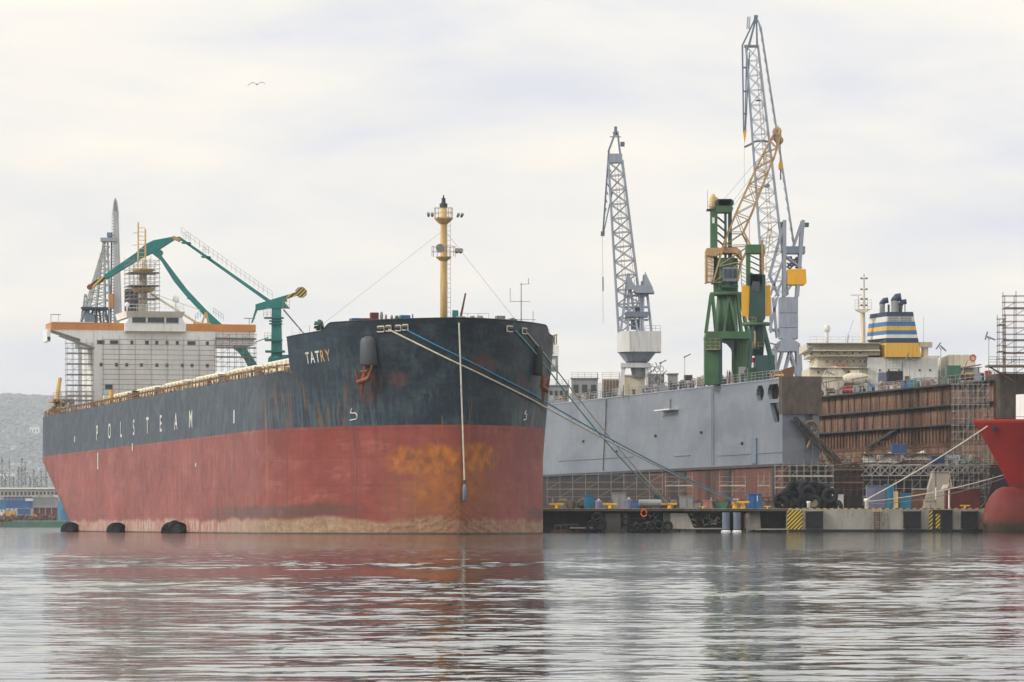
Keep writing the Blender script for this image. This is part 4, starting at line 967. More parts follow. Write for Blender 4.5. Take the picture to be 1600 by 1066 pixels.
for t0, t1, z in ((50, 58, 18.2),): 
    MB().box(t0, t1, .0, 1.5, z, z + .18).build('side_platform', 'off_white', dock); MB().bar((t0 + 4, .1, z), (t0 + 4, 1.3, z - 1), .15).build('platform_brace', 'crane_gray', dock)
MB().box(54, 55, .0, .2, z + .2, z + 1.7).build('side_door', 'steel_gray', dock)
MB().ladder((32, .2, 9.6), (32, .2, 20.9), .7, .05, .45).build('side_ladder', 'crane_gray_dark', dock)
for tt_ in (18, 38, 62, 84, 104): MB().tube((tt_, .0, 12.6 + (tt_ % 3)), (tt_, .25, 12.5 + (tt_ % 3)), .22, n=10).build('overboard_pipe', 'dark_steel', dock)
MB().box(11.2, 13.6, .0, .22, 9.6, 13.2).build('draught_board', 'crane_gray_dark', dock)
g = MB().tube((0, .06, 11.0), (30, .06, 11.0), .07, n=5); g.build('fender_bar', 'crane_gray_dark', dock)
MB().tube((44, .06, 11.3), (52, .06, 11.3), .09, n=5).build('fender_bar', 'crane_gray_dark', dock)
MB().tube((75, .06, 11.6), (120, .06, 11.6), .09, n=5).build('fender_bar', 'crane_gray_dark', dock)
g = MB(); g.curve([(90, .1, 21), (90.5, .1, 17), (91.5, .1, 13), (92, .1, 9.6)], .07, 5); g.build('hanging_hose', 'dark_steel', dock)
MB().rail([(0, .05, ZT + .16), (TL, .05, ZT + .16)], 1.15, 1.7, .035, 3).build('wall_railing', 'galvanised', dock)
MB().rail([(0, -36.4, 9.05), (0, -5.5, 9.05)], 1.1, 1.5, .035, 3).build('pontoon_railing', 'rail_cream', dock)
# boarded hut on the wall's end
hut = MB().box(-.7, .9, -5.5, .12, 16.3, 21.45).build('end_hut', 'hut_boards', dock)
g = MB()
for k in range(24): y_ = -5.45 + k * .245; g.box(-.80, -.7, y_, y_ + .13, 16.25, 21.4)
for k in range(5): x = -.65 + k * .31; g.box(x, x + .14, .12, .2, 16.25, 21.4)
g.build('hut_slat', 'hut_boards', hut)
# winch wheel, truss arm and ladder under the hut
g = MB(); pts = [(-.6, -4 + 1.0 * math.cos(a), 14.3 + 1.0 * math.sin(a)) for a in [k * .3927 for k in range(17)]]; g.curve(pts, .16, 6)
for k in range(4): a = k * .785; g.tube((-.6, -4 + math.cos(a), 14.3 + math.sin(a)), (-.6, -4 - math.cos(a), 14.3 - math.sin(a)), .06, n=4)
g.tube((-.9, -4, 14.3), (0, -4, 14.3), .22, n=8); g.build('winch_wheel', 'plank_wood', dock)
g = MB().lattice((-1.2, -1.8, 15.5), (-2.0, -7.8, 9.4), .1, .1, 1.2, 1.2, 8, .09, .05, side=(1, 0, 0)); g.lattice((-.9, -1.4, 15.6), (-1.9, -7.4, 9.6), .7, .9, .9, .9, 9, .09, .05, side=(1, 0, 0)); g.build('boarding_truss', 'dark_steel', dock)
g = MB().bar((-.8, -3.3, 11.5), (-.9, -4.4, 13.8), .2).bar((-1.5, -6.2, 9.3), (-1.4, -4.8, 12.6), .25); g.build('truss_prop', 'rail_cream', dock)
# right wing wall: inner face at y=-31
RT = 92.0
MB().box(0, RT, -36.2, -31.0, 9.4, 21.2).build('right_wing_wall', 'dock_rust', dock)
for z, wd in ((18.25, 1.1), (15.45, 1.1), (21.2, 1.2)):
    MB().box(-.2, RT, -31.0, -31.0 + wd, z - .22, z).build('gallery', 'dark_steel', dock)
    MB().rail([(0, -31 + wd, z), (RT, -31 + wd, z)], 1.1, 2.0, .035, 2).build('gallery_railing', 'rusty_steel' if z < 21 else 'galvanised', dock)
g = MB()
for k in range(62): x = .5 + k * 1.48; g.box(x, x + .16, -31.0, -30.72, 12.8, 15.2)
g.build('wall_stiffener', 'dock_rust', dock)
g = MB(); rr = random.Random(2)
for k in range(26): x = 1 + k * 3.5 + rr.uniform(-1, 1); g.box(x, x + .12, -31.0, -30.8, 15.5, 18.0); x += 1.3; g.box(x, x + .12, -31.0, -30.8, 18.3, 21)
g.build('wall_web', 'dock_rust', dock)
MB().box(0, RT, -31.02, -30.9, 12.3, 12.8).build('wall_girder', 'rusty_steel', dock)
g = MB().bar((52, -30.4, 12.7), (38, -30.4, 15.3), .4); g.build('diagonal_brace', 'dark_steel', dock)
g = MB().bar((90, -30.4, 12.7), (76, -30.4, 15.3), .4); g.build('diagonal_brace', 'dark_steel', dock)
for t0 in (3.2, 7.0): 
    g = MB(); g.box(t0, t0 + 2.6, -31.02, -30.95, 18.9, 20.7); g.build('wall_opening', 'black_paint', dock)
hut = MB().box(-1.2, 4.5, -37, -31.4, 15.8, 22.1).build('end_hut', 'hut_boards', dock)
g = MB()
for k in range(22): y_ = -36.95 + k * .255; g.box(-1.3, -1.2, y_, y_ + .13, 15.8, 22.0)
for k in range(18): x = -1.1 + k * .3; g.box(x, x + .14, -31.4, -31.3, 15.8, 22.0)
g.build('hut_slat', 'hut_boards', hut)
# ---------------------------------------------------------------- things on the left wing wall
GW = 'fittings on the grey dock wall'
def tfor(px, y=-2.5, lo=0, hi=TL, base=None):
    for _ in range(40):
        mid = (lo + hi) / 2; p = dk(mid, y, 0)
        if 800 + F * p.x / p.y > px: lo = mid
        else: hi = mid
    return (lo + hi) / 2
def on_wall(name, label, cat, px, y=-2.0, z=ZT + .16, group=None): 
    t_ = tfor(px, y); return thing(name, label, cat, dk(t_, y, z), group=group), F / dk(t_, y, 0).y
def wbox(name, label, cat, px0, px1, yt, mat, roof=None, y=-3.2, dep=3.0, win=0, group=None, partname='body', rail=None, base=None):
    t_, s_ = on_wall(name, label, cat, (px0 + px1) / 2, y, group=group); w = (px1 - px0) / s_; H = 1 + (HY - yt) / s_ - (ZT + .16)
    b_ = MB().box(-w / 2, w / 2, 0, dep, 0, H).build(partname, mat, t_)
    if roof: MB().box(-w / 2 - .15, w / 2 + .15, -.2, dep + .1, H, H + .15).build('roof', roof, t_)
    for i in range(win):
        x = -w / 2 + w * (i + .5) / win
        f = MB().box(x - w / win * .28, x + w / win * .28, -.06, .02, H * .4, H * .75).build('window', 'dark_steel', t_)
        MB().box(x - w / win * .22, x + w / win * .22, -.09, .0, H * .44, H * .71).build('pane', 'window_glass', f)
    if rail: MB().rail([(-w / 2, 0, H), (w / 2, 0, H), (w / 2, dep, H)], 1.0, 1.2, .035, 3).build('railing', rail, t_)
    return t_, w, H
wbox('dock_cabin', 'low grey cabin with dark windows nearest the ship bow on the dock wall', 'cabin', 857, 889, 603, 'gray_wall', 'steel_gray', win=4, rail='galvanised')
wbox('dock_office', 'wide grey flat roofed block on the dock wall behind the pillar', 'cabin', 893, 934, 592, 'gray_wall', 'steel_gray', win=3, rail='galvanised')
wbox('wall_pillar', 'slim pale pillar on the dock wall beside the wide grey block', 'pillar', 934, 940, 598, 'off_white', y=-1.0, dep=.8)
t_, w, H = wbox('machinery_tank', 'brown tank topped by a yellow railing on the dock wall', 'tank', 941, 968, 592, 'beige_wall', rail='rail_cream', partname='casing')
g = MB(); 
for k in range(5): g.tube((-w / 2 + .4 + k * .5, -.12, .1), (-w / 2 + .4 + k * .5, -.12, H - .2), .1, n=6)
g.build('pipework', 'rusty_steel', t_)
wbox('wall_pillar', 'slim white pillar left of the cream box on the dock wall', 'pillar', 969, 975, 588, 'off_white', y=-1.0, dep=.8)
wbox('switch_house', 'plain cream box in front of the white cabbed crane', 'box', 976, 1008, 587, 'cream', 'off_white', y=-1.2, dep=2.5)
t_, w, H = wbox('machinery_rack', 'dense grey rack of pipes and valves right of the cream box', 'machinery', 1013, 1038, 584, 'steel_gray', y=-1.8, dep=2)
g = MB(); rr = random.Random(8)
for k in range(34):
    p = Vector((rr.uniform(-w / 2, w / 2), -.3, rr.uniform(0, H + 1.2))); q = p + Vector((rr.uniform(-.9, .9), rr.uniform(-.4, .1), rr.uniform(-.7, .9))); g.tube(p, q, rr.uniform(.05, .13), n=6)
for x in (-.6, .1, .8): g.curve([(x + .32 * math.cos(a), -.3, H + .7 + .45 * math.sin(a)) for a in [k * .5236 for k in range(13)]], .06, 5)
g.build('pipework', 'galvanised', t_)
wbox('machinery_cabinet', 'grey steel cabinet with a slanted front right of the pipe rack', 'cabinet', 1044, 1059, 585, 'gray_wall', 'steel_gray', y=-1.8, dep=2)
t_, w, H = wbox('mooring_winch', 'dark winch under a floodlight left of the green crane', 'winch', 1069, 1082, 586, 'dark_steel', y=-1.8, dep=1.6)
g = MB().tube((-w / 2 - .3, -.4, .8), (w / 2 + .3, -.4, .8), .6, n=14); g.build('drum', 'rusty_steel', t_)
def floodlight(label, p, H, heads=1, ang=.5, grp='floodlights on the dock walls', sc=1.0):
    t_ = thing('floodlight', label, 'lamp', p, group=grp)
    MB().tube((0, 0, 0), (0, 0, H), .06, .045, n=6).build('pole', 'galvanised', t_)
    for k in range(heads):
        o = Vector((.35 * (-1 if k else 1) * sc, 0, H + (.35 if k else 0))); dd = Vector((math.cos(ang + k * 1.7), -.1, math.sin(ang + k * 1.7))) 
        nrm = Vector((-dd.z, 0, dd.x)); g = MB(); hw = .58 * sc
        a, b_ = o - dd * hw, o + dd * hw
        g.add([a + Vector((0, y, 0)) + nrm * s_ for y in (-.28, .28) for s_ in (-.08, .08)] + [b_ + Vector((0, y, 0)) + nrm * s_ for y in (-.28, .28) for s_ in (-.08, .08)],
              [(0, 1, 3, 2), (4, 6, 7, 5), (0, 4, 5, 1), (2, 3, 7, 6), (0, 2, 6, 4), (1, 5, 7, 3)])
        h_ = g.build('lamp_head', 'steel_gray', t_)
        MB().tube((0, 0, H - .2), o, .04, n=4).build('bracket', 'dark_steel', h_)
floodlight('tilted floodlight on a pole left of the green crane', dk(tfor(1070, -1), -1.0, ZT), 5.2, 1, .45)
floodlight('tilted floodlight above the pipe rack right of the cream box', dk(tfor(1032, -1), -1.0, ZT), 4.8, 1, .4)
floodlight('double floodlight at the head of the dock wall by the second green crane', dk(tfor(1212, -1.5), -1.5, ZT), 4.8, 2, 1.2)
# clutter between the crane legs
rr = random.Random(17); cl = 0
for px, w2, h2, m_, nm, lab in ((1094, .9, 1.3, 'crane_gray', 'cable_drum', 'small grey drum at the foot of the left green leg'), (1131, 1.4, 1.2, 'rusty_steel', 'winch', 'rusty winch between the two legs of the green crane'),
        (1140, .8, 2.6, 'pink_paint', 'gas_rack', 'pinkish gas rack behind the railing between the green legs'), (1160, 1.0, 2.4, 'galvanised', 'locker', 'pale steel locker left of the red and white post'),
        (1190, 1.6, .9, 'bright_yellow', 'tool_chest', 'yellow chest behind the railing under the second green crane'), (1224, 2.6, 1.5, 'rusty_steel', 'scrap_bin', 'rusty bin lying on the roof of the boarded hut')):
    t_ = thing(nm, lab, nm.replace('_', ' '), dk(tfor(px, -1.8, -3), -1.8, ZT + (.4 if px > 1215 else .16)))
    if nm in ('cable_drum', 'winch'):
        g = MB().tube((-w2 / 2, 0, h2 * .5), (w2 / 2, 0, h2 * .5), h2 * .32, n=12); g.build('drum', m_, t_)
        for s_ in (-1, 1): MB().tube((s_ * w2 / 2 - .06, 0, h2 * .5), (s_ * w2 / 2 + .06, 0, h2 * .5), h2 * .5, n=14).build('flange', m_, t_)
    elif nm == 'gas_rack':
        for k in range(3): MB().lathe([(.14, 0), (.14, 1.7), (.05, 1.95), (.05, 2.1)], (-.3 + k * .32, 0, .1), 8).build('cylinder', 'red_paint' if k == 1 else 'off_white', t_)
        g = MB().rail([(-.5, -.2, 0), (.5, -.2, 0)], 1.2, .5, .03, 2); g.build('rack', m_, t_)
    elif nm == 'scrap_bin':
        g = MB().prism([(-w2 / 2, 0), (w2 / 2, 0), (w2 / 2 + .2, h2), (w2 / 2 - .5, h2 * .9), (-w2 / 2 + .4, h2 * .5), (-w2 / 2 - .1, h2 * .45)], -1, 1); g.build('body', m_, t_)
        MB().box(-w2 / 2, 0, -1.05, -.95, h2 * .1, h2 * .3).build('rim', 'bright_yellow', t_)
    else:
        MB().box(-w2 / 2, w2 / 2, 0, .8, 0, h2).build('body', m_, t_, bevel=.03); MB().box(-w2 / 2 + .05, w2 / 2 - .05, -.04, 0, .1, h2 - .1).build('door', m_, t_)
t_ = thing('marker_post', 'red and white banded post behind the railing beside the green cranes', 'post', dk(tfor(1177, -1.2), -1.2, ZT))
for k in range(5): MB().lathe([(.32 - k * .03, 0), (.32 - k * .03, .7)], (0, 0, .1 + k * .7), 8).build('band', 'red_paint' if k % 2 == 0 else 'off_white', t_)
# small pipes, bollards and vents along the grey wall: individual bollards
for i, px in enumerate((905, 925, 952, 990, 1012, 1052, 1100, 1108, 1128, 1148, 1200)):
    t_ = thing('wall_bollard', 'stubby dark bollard in the row along the edge of the grey dock wall', 'bollard', dk(tfor(px, -.8), -.8, ZT + .1), group='bollards along the grey dock wall')
    MB().lathe([(.3, 0), (.22, .2), (.2, .7), (.32, .85), (.28, .95)], (0, 0, 0), 10).build('body', 'crane_green_dark' if i % 3 else 'rusty_steel', t_, smooth=True)
# low gear standing in a busy line behind the wall railing
rr = random.Random(91)
def gear(kind, p, rz, col, grp, where):
    labs_ = {'mushroom_vent': 'mushroom topped ventilator ', 'pipe_stand': 'bent pipes on a stand ', 'deck_valve': 'valve with a hand wheel ', 'hose_reel': 'round hose reel ', 'junction_box': 'small junction box on legs ', 'rope_rack': 'rack hung with ropes '}
    t_ = thing(kind, labs_[kind] + where, kind.replace('_', ' '), p, rz, group=grp); s_ = rr.uniform(.8, 1.3)
    if kind == 'mushroom_vent': MB().lathe([(.22, 0), (.22, .9 * s_)], (0, 0, 0), 10).build('pipe', col, t_); MB().lathe([(.42, .85 * s_), (.42, 1.0 * s_), (.15, 1.25 * s_)], (0, 0, 0), 12).build('cowl', col, t_)
    elif kind == 'pipe_stand':
        for k in range(3): MB().curve([(-.9 + k * .25, -.1 * k, 0), (-.9 + k * .25, -.1 * k, 1.1 * s_ - k * .2), (-.6 + k * .25, -.1 * k, 1.35 * s_ - k * .2), (.6 + k * .2, -.1 * k, 1.4 * s_ - k * .2), (.8 + k * .2, -.1 * k, 0)], .09, 6).build('pipe', col, t_)
    elif kind == 'deck_valve': MB().tube((0, 0, 0), (0, 0, .9 * s_), .12, n=8).build('stem', col, t_); MB().curve([(.35 * math.cos(a), -.15, .95 * s_ + .35 * math.sin(a)) for a in [k * .5236 for k in range(13)]], .05, 5).build('wheel', 'maroon_paint', t_)
    elif kind == 'hose_reel': MB().tube((0, -.3, .65), (0, .3, .65), .5, n=14).build('coil', 'black_paint', t_); MB().tube((0, -.36, .65), (0, -.3, .65), .62, n=14).build('disc', col, t_)
    elif kind == 'junction_box': MB().box(-.4, .4, -.15, .15, .6 * s_, 1.6 * s_).build('casing', col, t_); MB().bar((-.3, 0, 0), (-.3, 0, .6 * s_), .08).build('leg', 'galvanised', t_); MB().bar((.3, 0, 0), (.3, 0, .6 * s_), .08).build('leg', 'galvanised', t_)
    else:
        MB().bar((-.8, 0, 0), (-.8, 0, 1.5), .08).bar((.8, 0, 0), (.8, 0, 1.5), .08).bar((-.8, 0, 1.5), (.8, 0, 1.5), .08).build('frame', 'galvanised', t_)
        for k in range(3): MB().curve([(-.5 + k * .45 + .18 * math.cos(a), -.08, 1.1 + .38 * math.sin(a)) for a in [q_ * .5236 for q_ in range(13)]], .07, 5).build('rope', 'rope_cream' if k % 2 else col, t_)
KG = ['mushroom_vent', 'pipe_stand', 'deck_valve', 'hose_reel', 'junction_box', 'rope_rack']; CG = ['galvanised', 'gray_wall', 'rusty_steel', 'crane_gray', 'dark_steel', 'rail_cream']
px = 852.0
while px < 1214:
    y_ = rr.uniform(-3.6, -.9); gear(KG[rr.randrange(6)], dk(tfor(px, y_), y_, ZT + .16), rr.uniform(-.6, .6), CG[rr.randrange(6)], 'small gear along the grey dock wall', 'behind the railing of the grey dock wall'); px += rr.uniform(5, 11)
# ---------------------------------------------------------------- things on the right wing wall
def rt(px, y=-33.0):
    lo, hi = -2, RT
    for _ in range(40):
        mid = (lo + hi) / 2; p = dk(mid, y, 0)
        if 800 + F * p.x / p.y > px: lo = mid
        else: hi = mid
    return (lo + hi) / 2
ZR = 21.25
def drum_thing(px, mat, label, h=1.25, r_=.42, cat='drum', y=-32.4, grp='steel drums on the rusty wall'):
    t_ = thing('steel_drum', label, cat, dk(rt(px, y), y, ZR), group=grp)
    g = MB().lathe([(r_ * .9, 0), (r_, .04), (r_, h * .33), (r_ * 1.05, h * .35), (r_, h * .37), (r_, h * .64), (r_ * 1.05, h * .66), (r_, h * .68), (r_, h - .04), (r_ * .9, h)], (0, 0, 0), 14); g.build('body', mat, t_)
    MB().lathe([(.08, 0), (.08, .1)], (r_ * .4, 0, h), 6).build('cap', 'galvanised', t_)
drum_thing(1361, 'blue_paint', 'left blue drum with a rounded top beside the tall blue grey cabinet', 1.5, .6)
drum_thing(1414, 'blue_paint', 'darker blue drum right of the black hanging cage', 1.3, .55)
drum_thing(1425, 'light_blue_paint', 'lighter blue drum, rightmost of the blue ones', 1.3, .55)
drum_thing(1543, 'red_paint', 'red drum near the brown hut at the end of the wall', 1.5, .4)
drum_thing(1433, 'green_paint', 'small green drum right of the blue drums', 1.0, .4)
def rbox(name, label, cat, px0, px1, yt, mat, y=-33.4, dep=1.6, extra=None, zb=0, group=None, door=True):
    px = (px0 + px1) / 2; tt = rt(px, y); p = dk(tt, y, ZR + zb); s_ = F / p.y; w = (px1 - px0) / s_; H = 1 + (HY - yt) / s_ - ZR - zb
    t_ = thing(name, label, cat, p, group=group); MB().box(-w / 2, w / 2, 0, dep, 0, H).build('body', mat, t_, bevel=.03)
    if door: MB().box(-w / 2 + .08, w / 2 - .08, -.05, 0, .15, H - .15).build('door', mat, t_)
    return t_, w, H
rbox('tall_cabinet', 'tall blue grey cabinet between the blue drum and the cage', 'cabinet', 1373, 1385, 582, 'purple_gray')
t_, w, H = rbox('hanging_skip', 'black box skip under a wire cage on the rusty wall', 'skip', 1386, 1411, 580, 'black_paint', zb=.9, door=False)
MB().rail([(-w / 2 - .1, -.1, H), (w / 2 - .1, -.1, H), (w / 2 - .1, 1.5, H)], 1.5, .5, .035, 4).build('cage', 'galvanised', t_)
g = MB(); [g.bar((x, .5, -.9), (x, .5, 0), .14) for x in (-w * .4, w * .4)]; g.build('leg', 'dark_steel', t_)
rbox('generator', 'green ribbed generator box near the right end of the rusty wall', 'generator', 1480, 1501, 571, 'green_paint')
rbox('tool_box', 'yellow box beside the green generator', 'box', 1508, 1520, 583, 'bright_yellow')
rbox('tool_box', 'orange box low on the wall right of the green drum', 'box', 1442, 1454, 595, 'pink_paint')
rbox('tool_box', 'dark small box left of the red drum', 'box', 1530, 1538, 583, 'dark_steel')
def winch_cart(px, label, sc=1.0, mat='dark_steel'):
    t_ = thing('deck_winch', label, 'winch', dk(rt(px, -32.6), -32.6, ZR), group='winches on the rusty wall')
    MB().tube((-.7 * sc, 0, .75 * sc), (.7 * sc, 0, .75 * sc), .38 * sc, n=12).build('drum', 'rusty_steel', t_)
    for s_ in (-1, 1): MB().prism([(-.5 * sc, 0), (.5 * sc, 0), (.25 * sc, 1.2 * sc), (-.25 * sc, 1.2 * sc)], s_ * .7 * sc - .05, s_ * .7 * sc + .05).build('side_frame', mat, t_).rotation_euler = (0, 0, R(90))
    g = MB(); g.prism([(-1.2 * sc, 1.9 * sc), (1.2 * sc, 2.3 * sc), (1.2 * sc, 2.45 * sc), (-1.2 * sc, 2.05 * sc)], -.6, .6); g.build('canopy', 'steel_gray', t_)
    for x in (-.9, .9): MB().bar((x * sc, 0, 0), (x * sc, 0, 2.1 * sc), .1).build('canopy_post', mat, t_)
winch_cart(1301, 'dark winch under a grey canopy at the left end of the rusty wall', 1.1)
winch_cart(1343, 'dark winch under a tilted canopy left of the blue drum', 1.1)
winch_cart(1518, 'dark winch under a brown canopy right of the green generator', 1.1)
t_ = thing('compressor', 'red and brown compressor between the two dark winches', 'machine', dk(rt(1327, -32.8), -32.8, ZR)); MB().tube((-1.1, 0, .7), (1.1, 0, .7), .5, n=14).build('tank', 'red_paint', t_); MB().box(-.8, .7, -.4, .4, 1.1, 1.8).build('engine', 'rusty_steel', t_)
for s_ in (-.7, .7): MB().tube((s_, -.55, .3), (s_, -.45, .3), .3, n=10).build('wheel', 'rubber', t_)
for px, H, a, lab in ((1295, 3.6, -.5, 'above the grey canopied winch'), (1348, 3.9, -.6, 'left of the tall blue grey cabinet'), (1421, 4.4, -.5, 'right of the black cage'), (1470, 5.4, -.75, 'left of the green generator'), (1545, 6.0, -.4, 'beside the brown hut')):
    floodlight('double headed floodlight on the rusty wall ' + lab, dk(rt(px, -32), -32.0, ZR), H, 2, a)
MB().bar((0, 0, 0), (1.6, 0, 3.5), .15).build('derrick', 'rail_cream', thing('small_derrick', 'small slanted cream derrick between floodlight and green generator', 'derrick', dk(rt(1495, -32.5), -32.5, ZR)))
px = 1282.0
while px < 1556:
    y_ = rr.uniform(-33.5, -32); gear(KG[rr.randrange(6)], dk(rt(px, y_), y_, ZR), rr.uniform(-.6, .6), CG[rr.randrange(6)], 'small gear along the rusty dock wall', 'on top of the rusty dock wall'); px += rr.uniform(7, 15)
px = 1262.0
while px < 1540:
    p = dk(rr.uniform(1, 8), 0, 9.1); p.x = (px - 800) * p.y / F; gear(KG[rr.randrange(6)], p, rr.uniform(-.6, .6), CG[rr.randrange(6)], 'small gear in the mouth of the dock', 'among the scaffolds in the mouth of the dock'); px += rr.uniform(8, 15)
# scaffold tower and brown deck at the far right over the hut
sc_ = 565.0
def fscaf(label, px0, px1, py0, py1, D, nx_, nz, depth, planks=(), grp='scaffolding in the dock', mat='galvanised', r=.035, brace=True, pm='plank_wood'):
    p = W_(px0, py1, D); q = W_(px1, py0, D); return scaffold(label, p, (1, 0, 0), nx_, (q.x - p.x) / nx_, nz, (q.z - p.z) / nz, depth, group=grp, planks=planks, uy=(0, 1, 0), mat=mat, r=r, brace=brace, plank_mat=pm)
fscaf('tall scaffold tower with brown platforms at the right edge of the photo', 1570, 1640, 462, 592, 566, 4, 13, 2.2, (4, 6, 11), mat='rusty_steel', pm='plank_wood', r=.06)
fscaf('slimmer scaffold left against the tall tower at the right edge', 1561, 1571, 498, 592, 565, 1, 9, 2.0, (4, 8), mat='rusty_steel', r=.05)
t_ = thing('work_platform', 'broad brown timber platform sticking out at the top of the boarded hut', 'platform', W_(1596, 570, 562)); MB().box(-4.6, 6, 0, 4, -.25, 0).build('deck', 'plank_wood', t_); MB().rail([(-4.5, 0, 0), (6, 0, 0)], 1.1, 1.1, .04, 3).build('railing', 'rusty_steel', t_)
MB().bar((-4.4, 1, -.2), (-1, 1, -2.2), .2).build('brace', 'rusty_steel', t_)
# dense scaffolding in the mouth of the dock
fscaf('tall grid scaffold between the rusty wall and the red bow', 1490, 1545, 600, 772, 548, 7, 16, 2.0, (3, 6, 9, 12), mat='galvanised')
fscaf('scaffold of bright tubes beside the tyre pile under the grey wall end', 1212, 1302, 727, 772, 548, 8, 5, 1.8, (1, 3), pm='cream')
fscaf('brown scaffold standing on the pontoon in front of the rusty wall', 1345, 1490, 690, 730, 552, 12, 4, 1.8, (2,), mat='rusty_steel')
fscaf('low scaffold with diagonal braces left of the containers', 1300, 1350, 705, 775, 549, 5, 7, 2.0, (2, 4), mat='rusty_steel')
fscaf('scaffold along the pontoon under the right side of the mouth', 1350, 1540, 750, 790, 549, 15, 3, 1.5, (1,), mat='galvanised')
for i, (a, b_, y0_, y1_) in enumerate(((855, 1035, 742, 788), (1040, 1082, 745, 775), (1125, 1165, 745, 775), (1185, 1203, 744, 776))):
    lab = ('long dim scaffold against the pontoon under the grey wall near the bow', 'small pale scaffold left of the rust red pontoon panels', 'small scaffold with yellow plank above the large yellow bollard', 'narrow scaffold with yellow plank left of the bright scaffold')[i]
    tt = tfor(a, .3); 
    p = W_(a, y1_, 552); q = W_(b_, y0_, 552); nxx = max(2, int((q.x - p.x) / 1.6))
    scaffold(lab, p, (1, 0, 0), nxx, (q.x - p.x) / nxx, 4, (q.z - p.z) / 4, 1.2, group='scaffolding in the dock', planks=(2,), uy=(0, 1, 0), mat='galvanised', r=.03, plank_mat='cream' if i else 'plank_wood')
t_ = thing('truss_walkway', 'long lattice walkway crossing the mouth of the dock', 'walkway', W_(1345, 744, 550))
MB().lattice((0, 0, .75), (17, 0, .75), 1.4, 1.4, 1.6, 1.6, 13, .07, .05, side=(0, 1, 0)).build('truss', 'galvanised', t_); MB().box(0, 17, -.7, .7, .05, .12).build('deck', 'plank_wood', t_)
t_ = thing('truss_walkway', 'dark lattice gangway left of the long walkway', 'walkway', W_(1298, 742, 551))
MB().lattice((0, 0, .6), (4.4, 0, .9), 1.2, 1.2, 1.4, 1.4, 5, .07, .05, side=(0, 1, 0)).build('truss', 'dark_steel', t_)
# dark hulls, tarps and boxes on the pontoon deck
def heap(name, label, cat, px0, px1, py0, py1, D, mat, seed=1):
    a = W_(px0, py1, D); b_ = W_(px1, py0, D); w = b_.x - a.x; H = b_.z - a.z; t_ = thing(name, label, cat, a); rr = random.Random(seed); n = 14; vs = []; prof = [.15]
    for i in range(n + 1):
        x = w * i / n; h_ = H * (.55 + .3 * math.sin(i * .55 + seed) + .12 * math.sin(i * 1.7 + seed)) * (1 if 0 < i < n else .35); 
        for y_, k in ((-.1, 0), (.3, .75), (1.2, 1), (2.1, .7), (2.5, 0)): vs.append((x + rr.uniform(-.1, .1), y_, max(0, h_ * k + rr.uniform(-.08, .08))))
    MB().add(vs, [(i * 5 + k, (i + 1) * 5 + k, (i + 1) * 5 + k + 1, i * 5 + k + 1) for i in range(n) for k in range(4)]).build('cover', mat, t_)
    MB().box(.3, w - .3, .3, 2, 0, H * .25).build('load', 'dark_steel', t_)
heap('tarpaulin', 'crumpled off white tarpaulin left of the blue container in the dock mouth', 'tarpaulin', 1348, 1402, 704, 723, 552.5, 'tarp_white', 1)
heap('tarpaulin', 'cream tarpaulin over a load right of the blue container in the dock mouth', 'tarpaulin', 1414, 1456, 702, 719, 552.5, 'tarp_white', 3)
heap('tarpaulin', 'pale green tarpaulin strip above the lattice walkway near the red bow', 'tarpaulin', 1500, 1548, 718, 724, 550, 'green_paint', 5)
container(1394, 1417, 694, 712, 556, 'blue_paint', 'blue container on the pontoon deck between two tarpaulins', 2.4, 6)
container(1455, 1475, 712, 724, 555, 'blue_paint', 'small dark blue box on the pontoon right of the cream tarpaulin', 2, 4)
# bits of gear strewn on the pontoon deck
rr = random.Random(33)
for i in range(12):
    px = 1290 + i * 20 + rr.uniform(-5, 5); p = dk(2 + rr.uniform(0, 6), 0, 9.1); p.x = (px - 800) * p.y / F
    t_ = thing('pipe_bundle', 'rusty bundle of pipes lying among the scaffolds in the dock mouth', 'pipes', p, rr.uniform(0, .6), group='pipe bundles in the dock mouth')
    for k in range(4): MB().tube((-1.2, k * .2, .15 + (k % 2) * .2), (1.2, k * .22, .2 + rr.uniform(0, .8)), .1, n=6).build('pipe', ['rusty_steel', 'galvanised', 'dark_steel'][(i + k) % 3], t_)

# ================================================================ quay
QY = 529.0
qa = loc_px(835, QY, 0).x - 14; qb = loc_px(1545, QY, 0).x; qm = loc_px(1229, QY, 0).x; qs = loc_px(1164, QY, 0).x
MB().box(qm, qb, QY, QY + 22, -3, 3.05).build('quay_wall', 'concrete', kind='structure')
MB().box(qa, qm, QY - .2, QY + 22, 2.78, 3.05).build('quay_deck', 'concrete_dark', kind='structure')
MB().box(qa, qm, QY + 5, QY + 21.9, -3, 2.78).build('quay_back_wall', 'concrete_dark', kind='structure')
MB().box(qm + .3, qb, QY - .02, QY - .1, -1.0, .38).build('quay_tide_band', 'black_paint', kind='structure')
MB().box(qm, qb, QY + .02, QY + .32, 3.055, 3.16).build('quay_edge', 'hazard_edge', kind='structure')
MB().box(qa, qm, QY - .26, QY + .1, 3.055, 3.12).build('quay_edge_strip', 'rail_cream', kind='structure')
def qx(px, D=QY): return (px - 800) * D / F
S12 = F / QY
def qz(py, D=QY): return 1 + (HY - py) * D / F
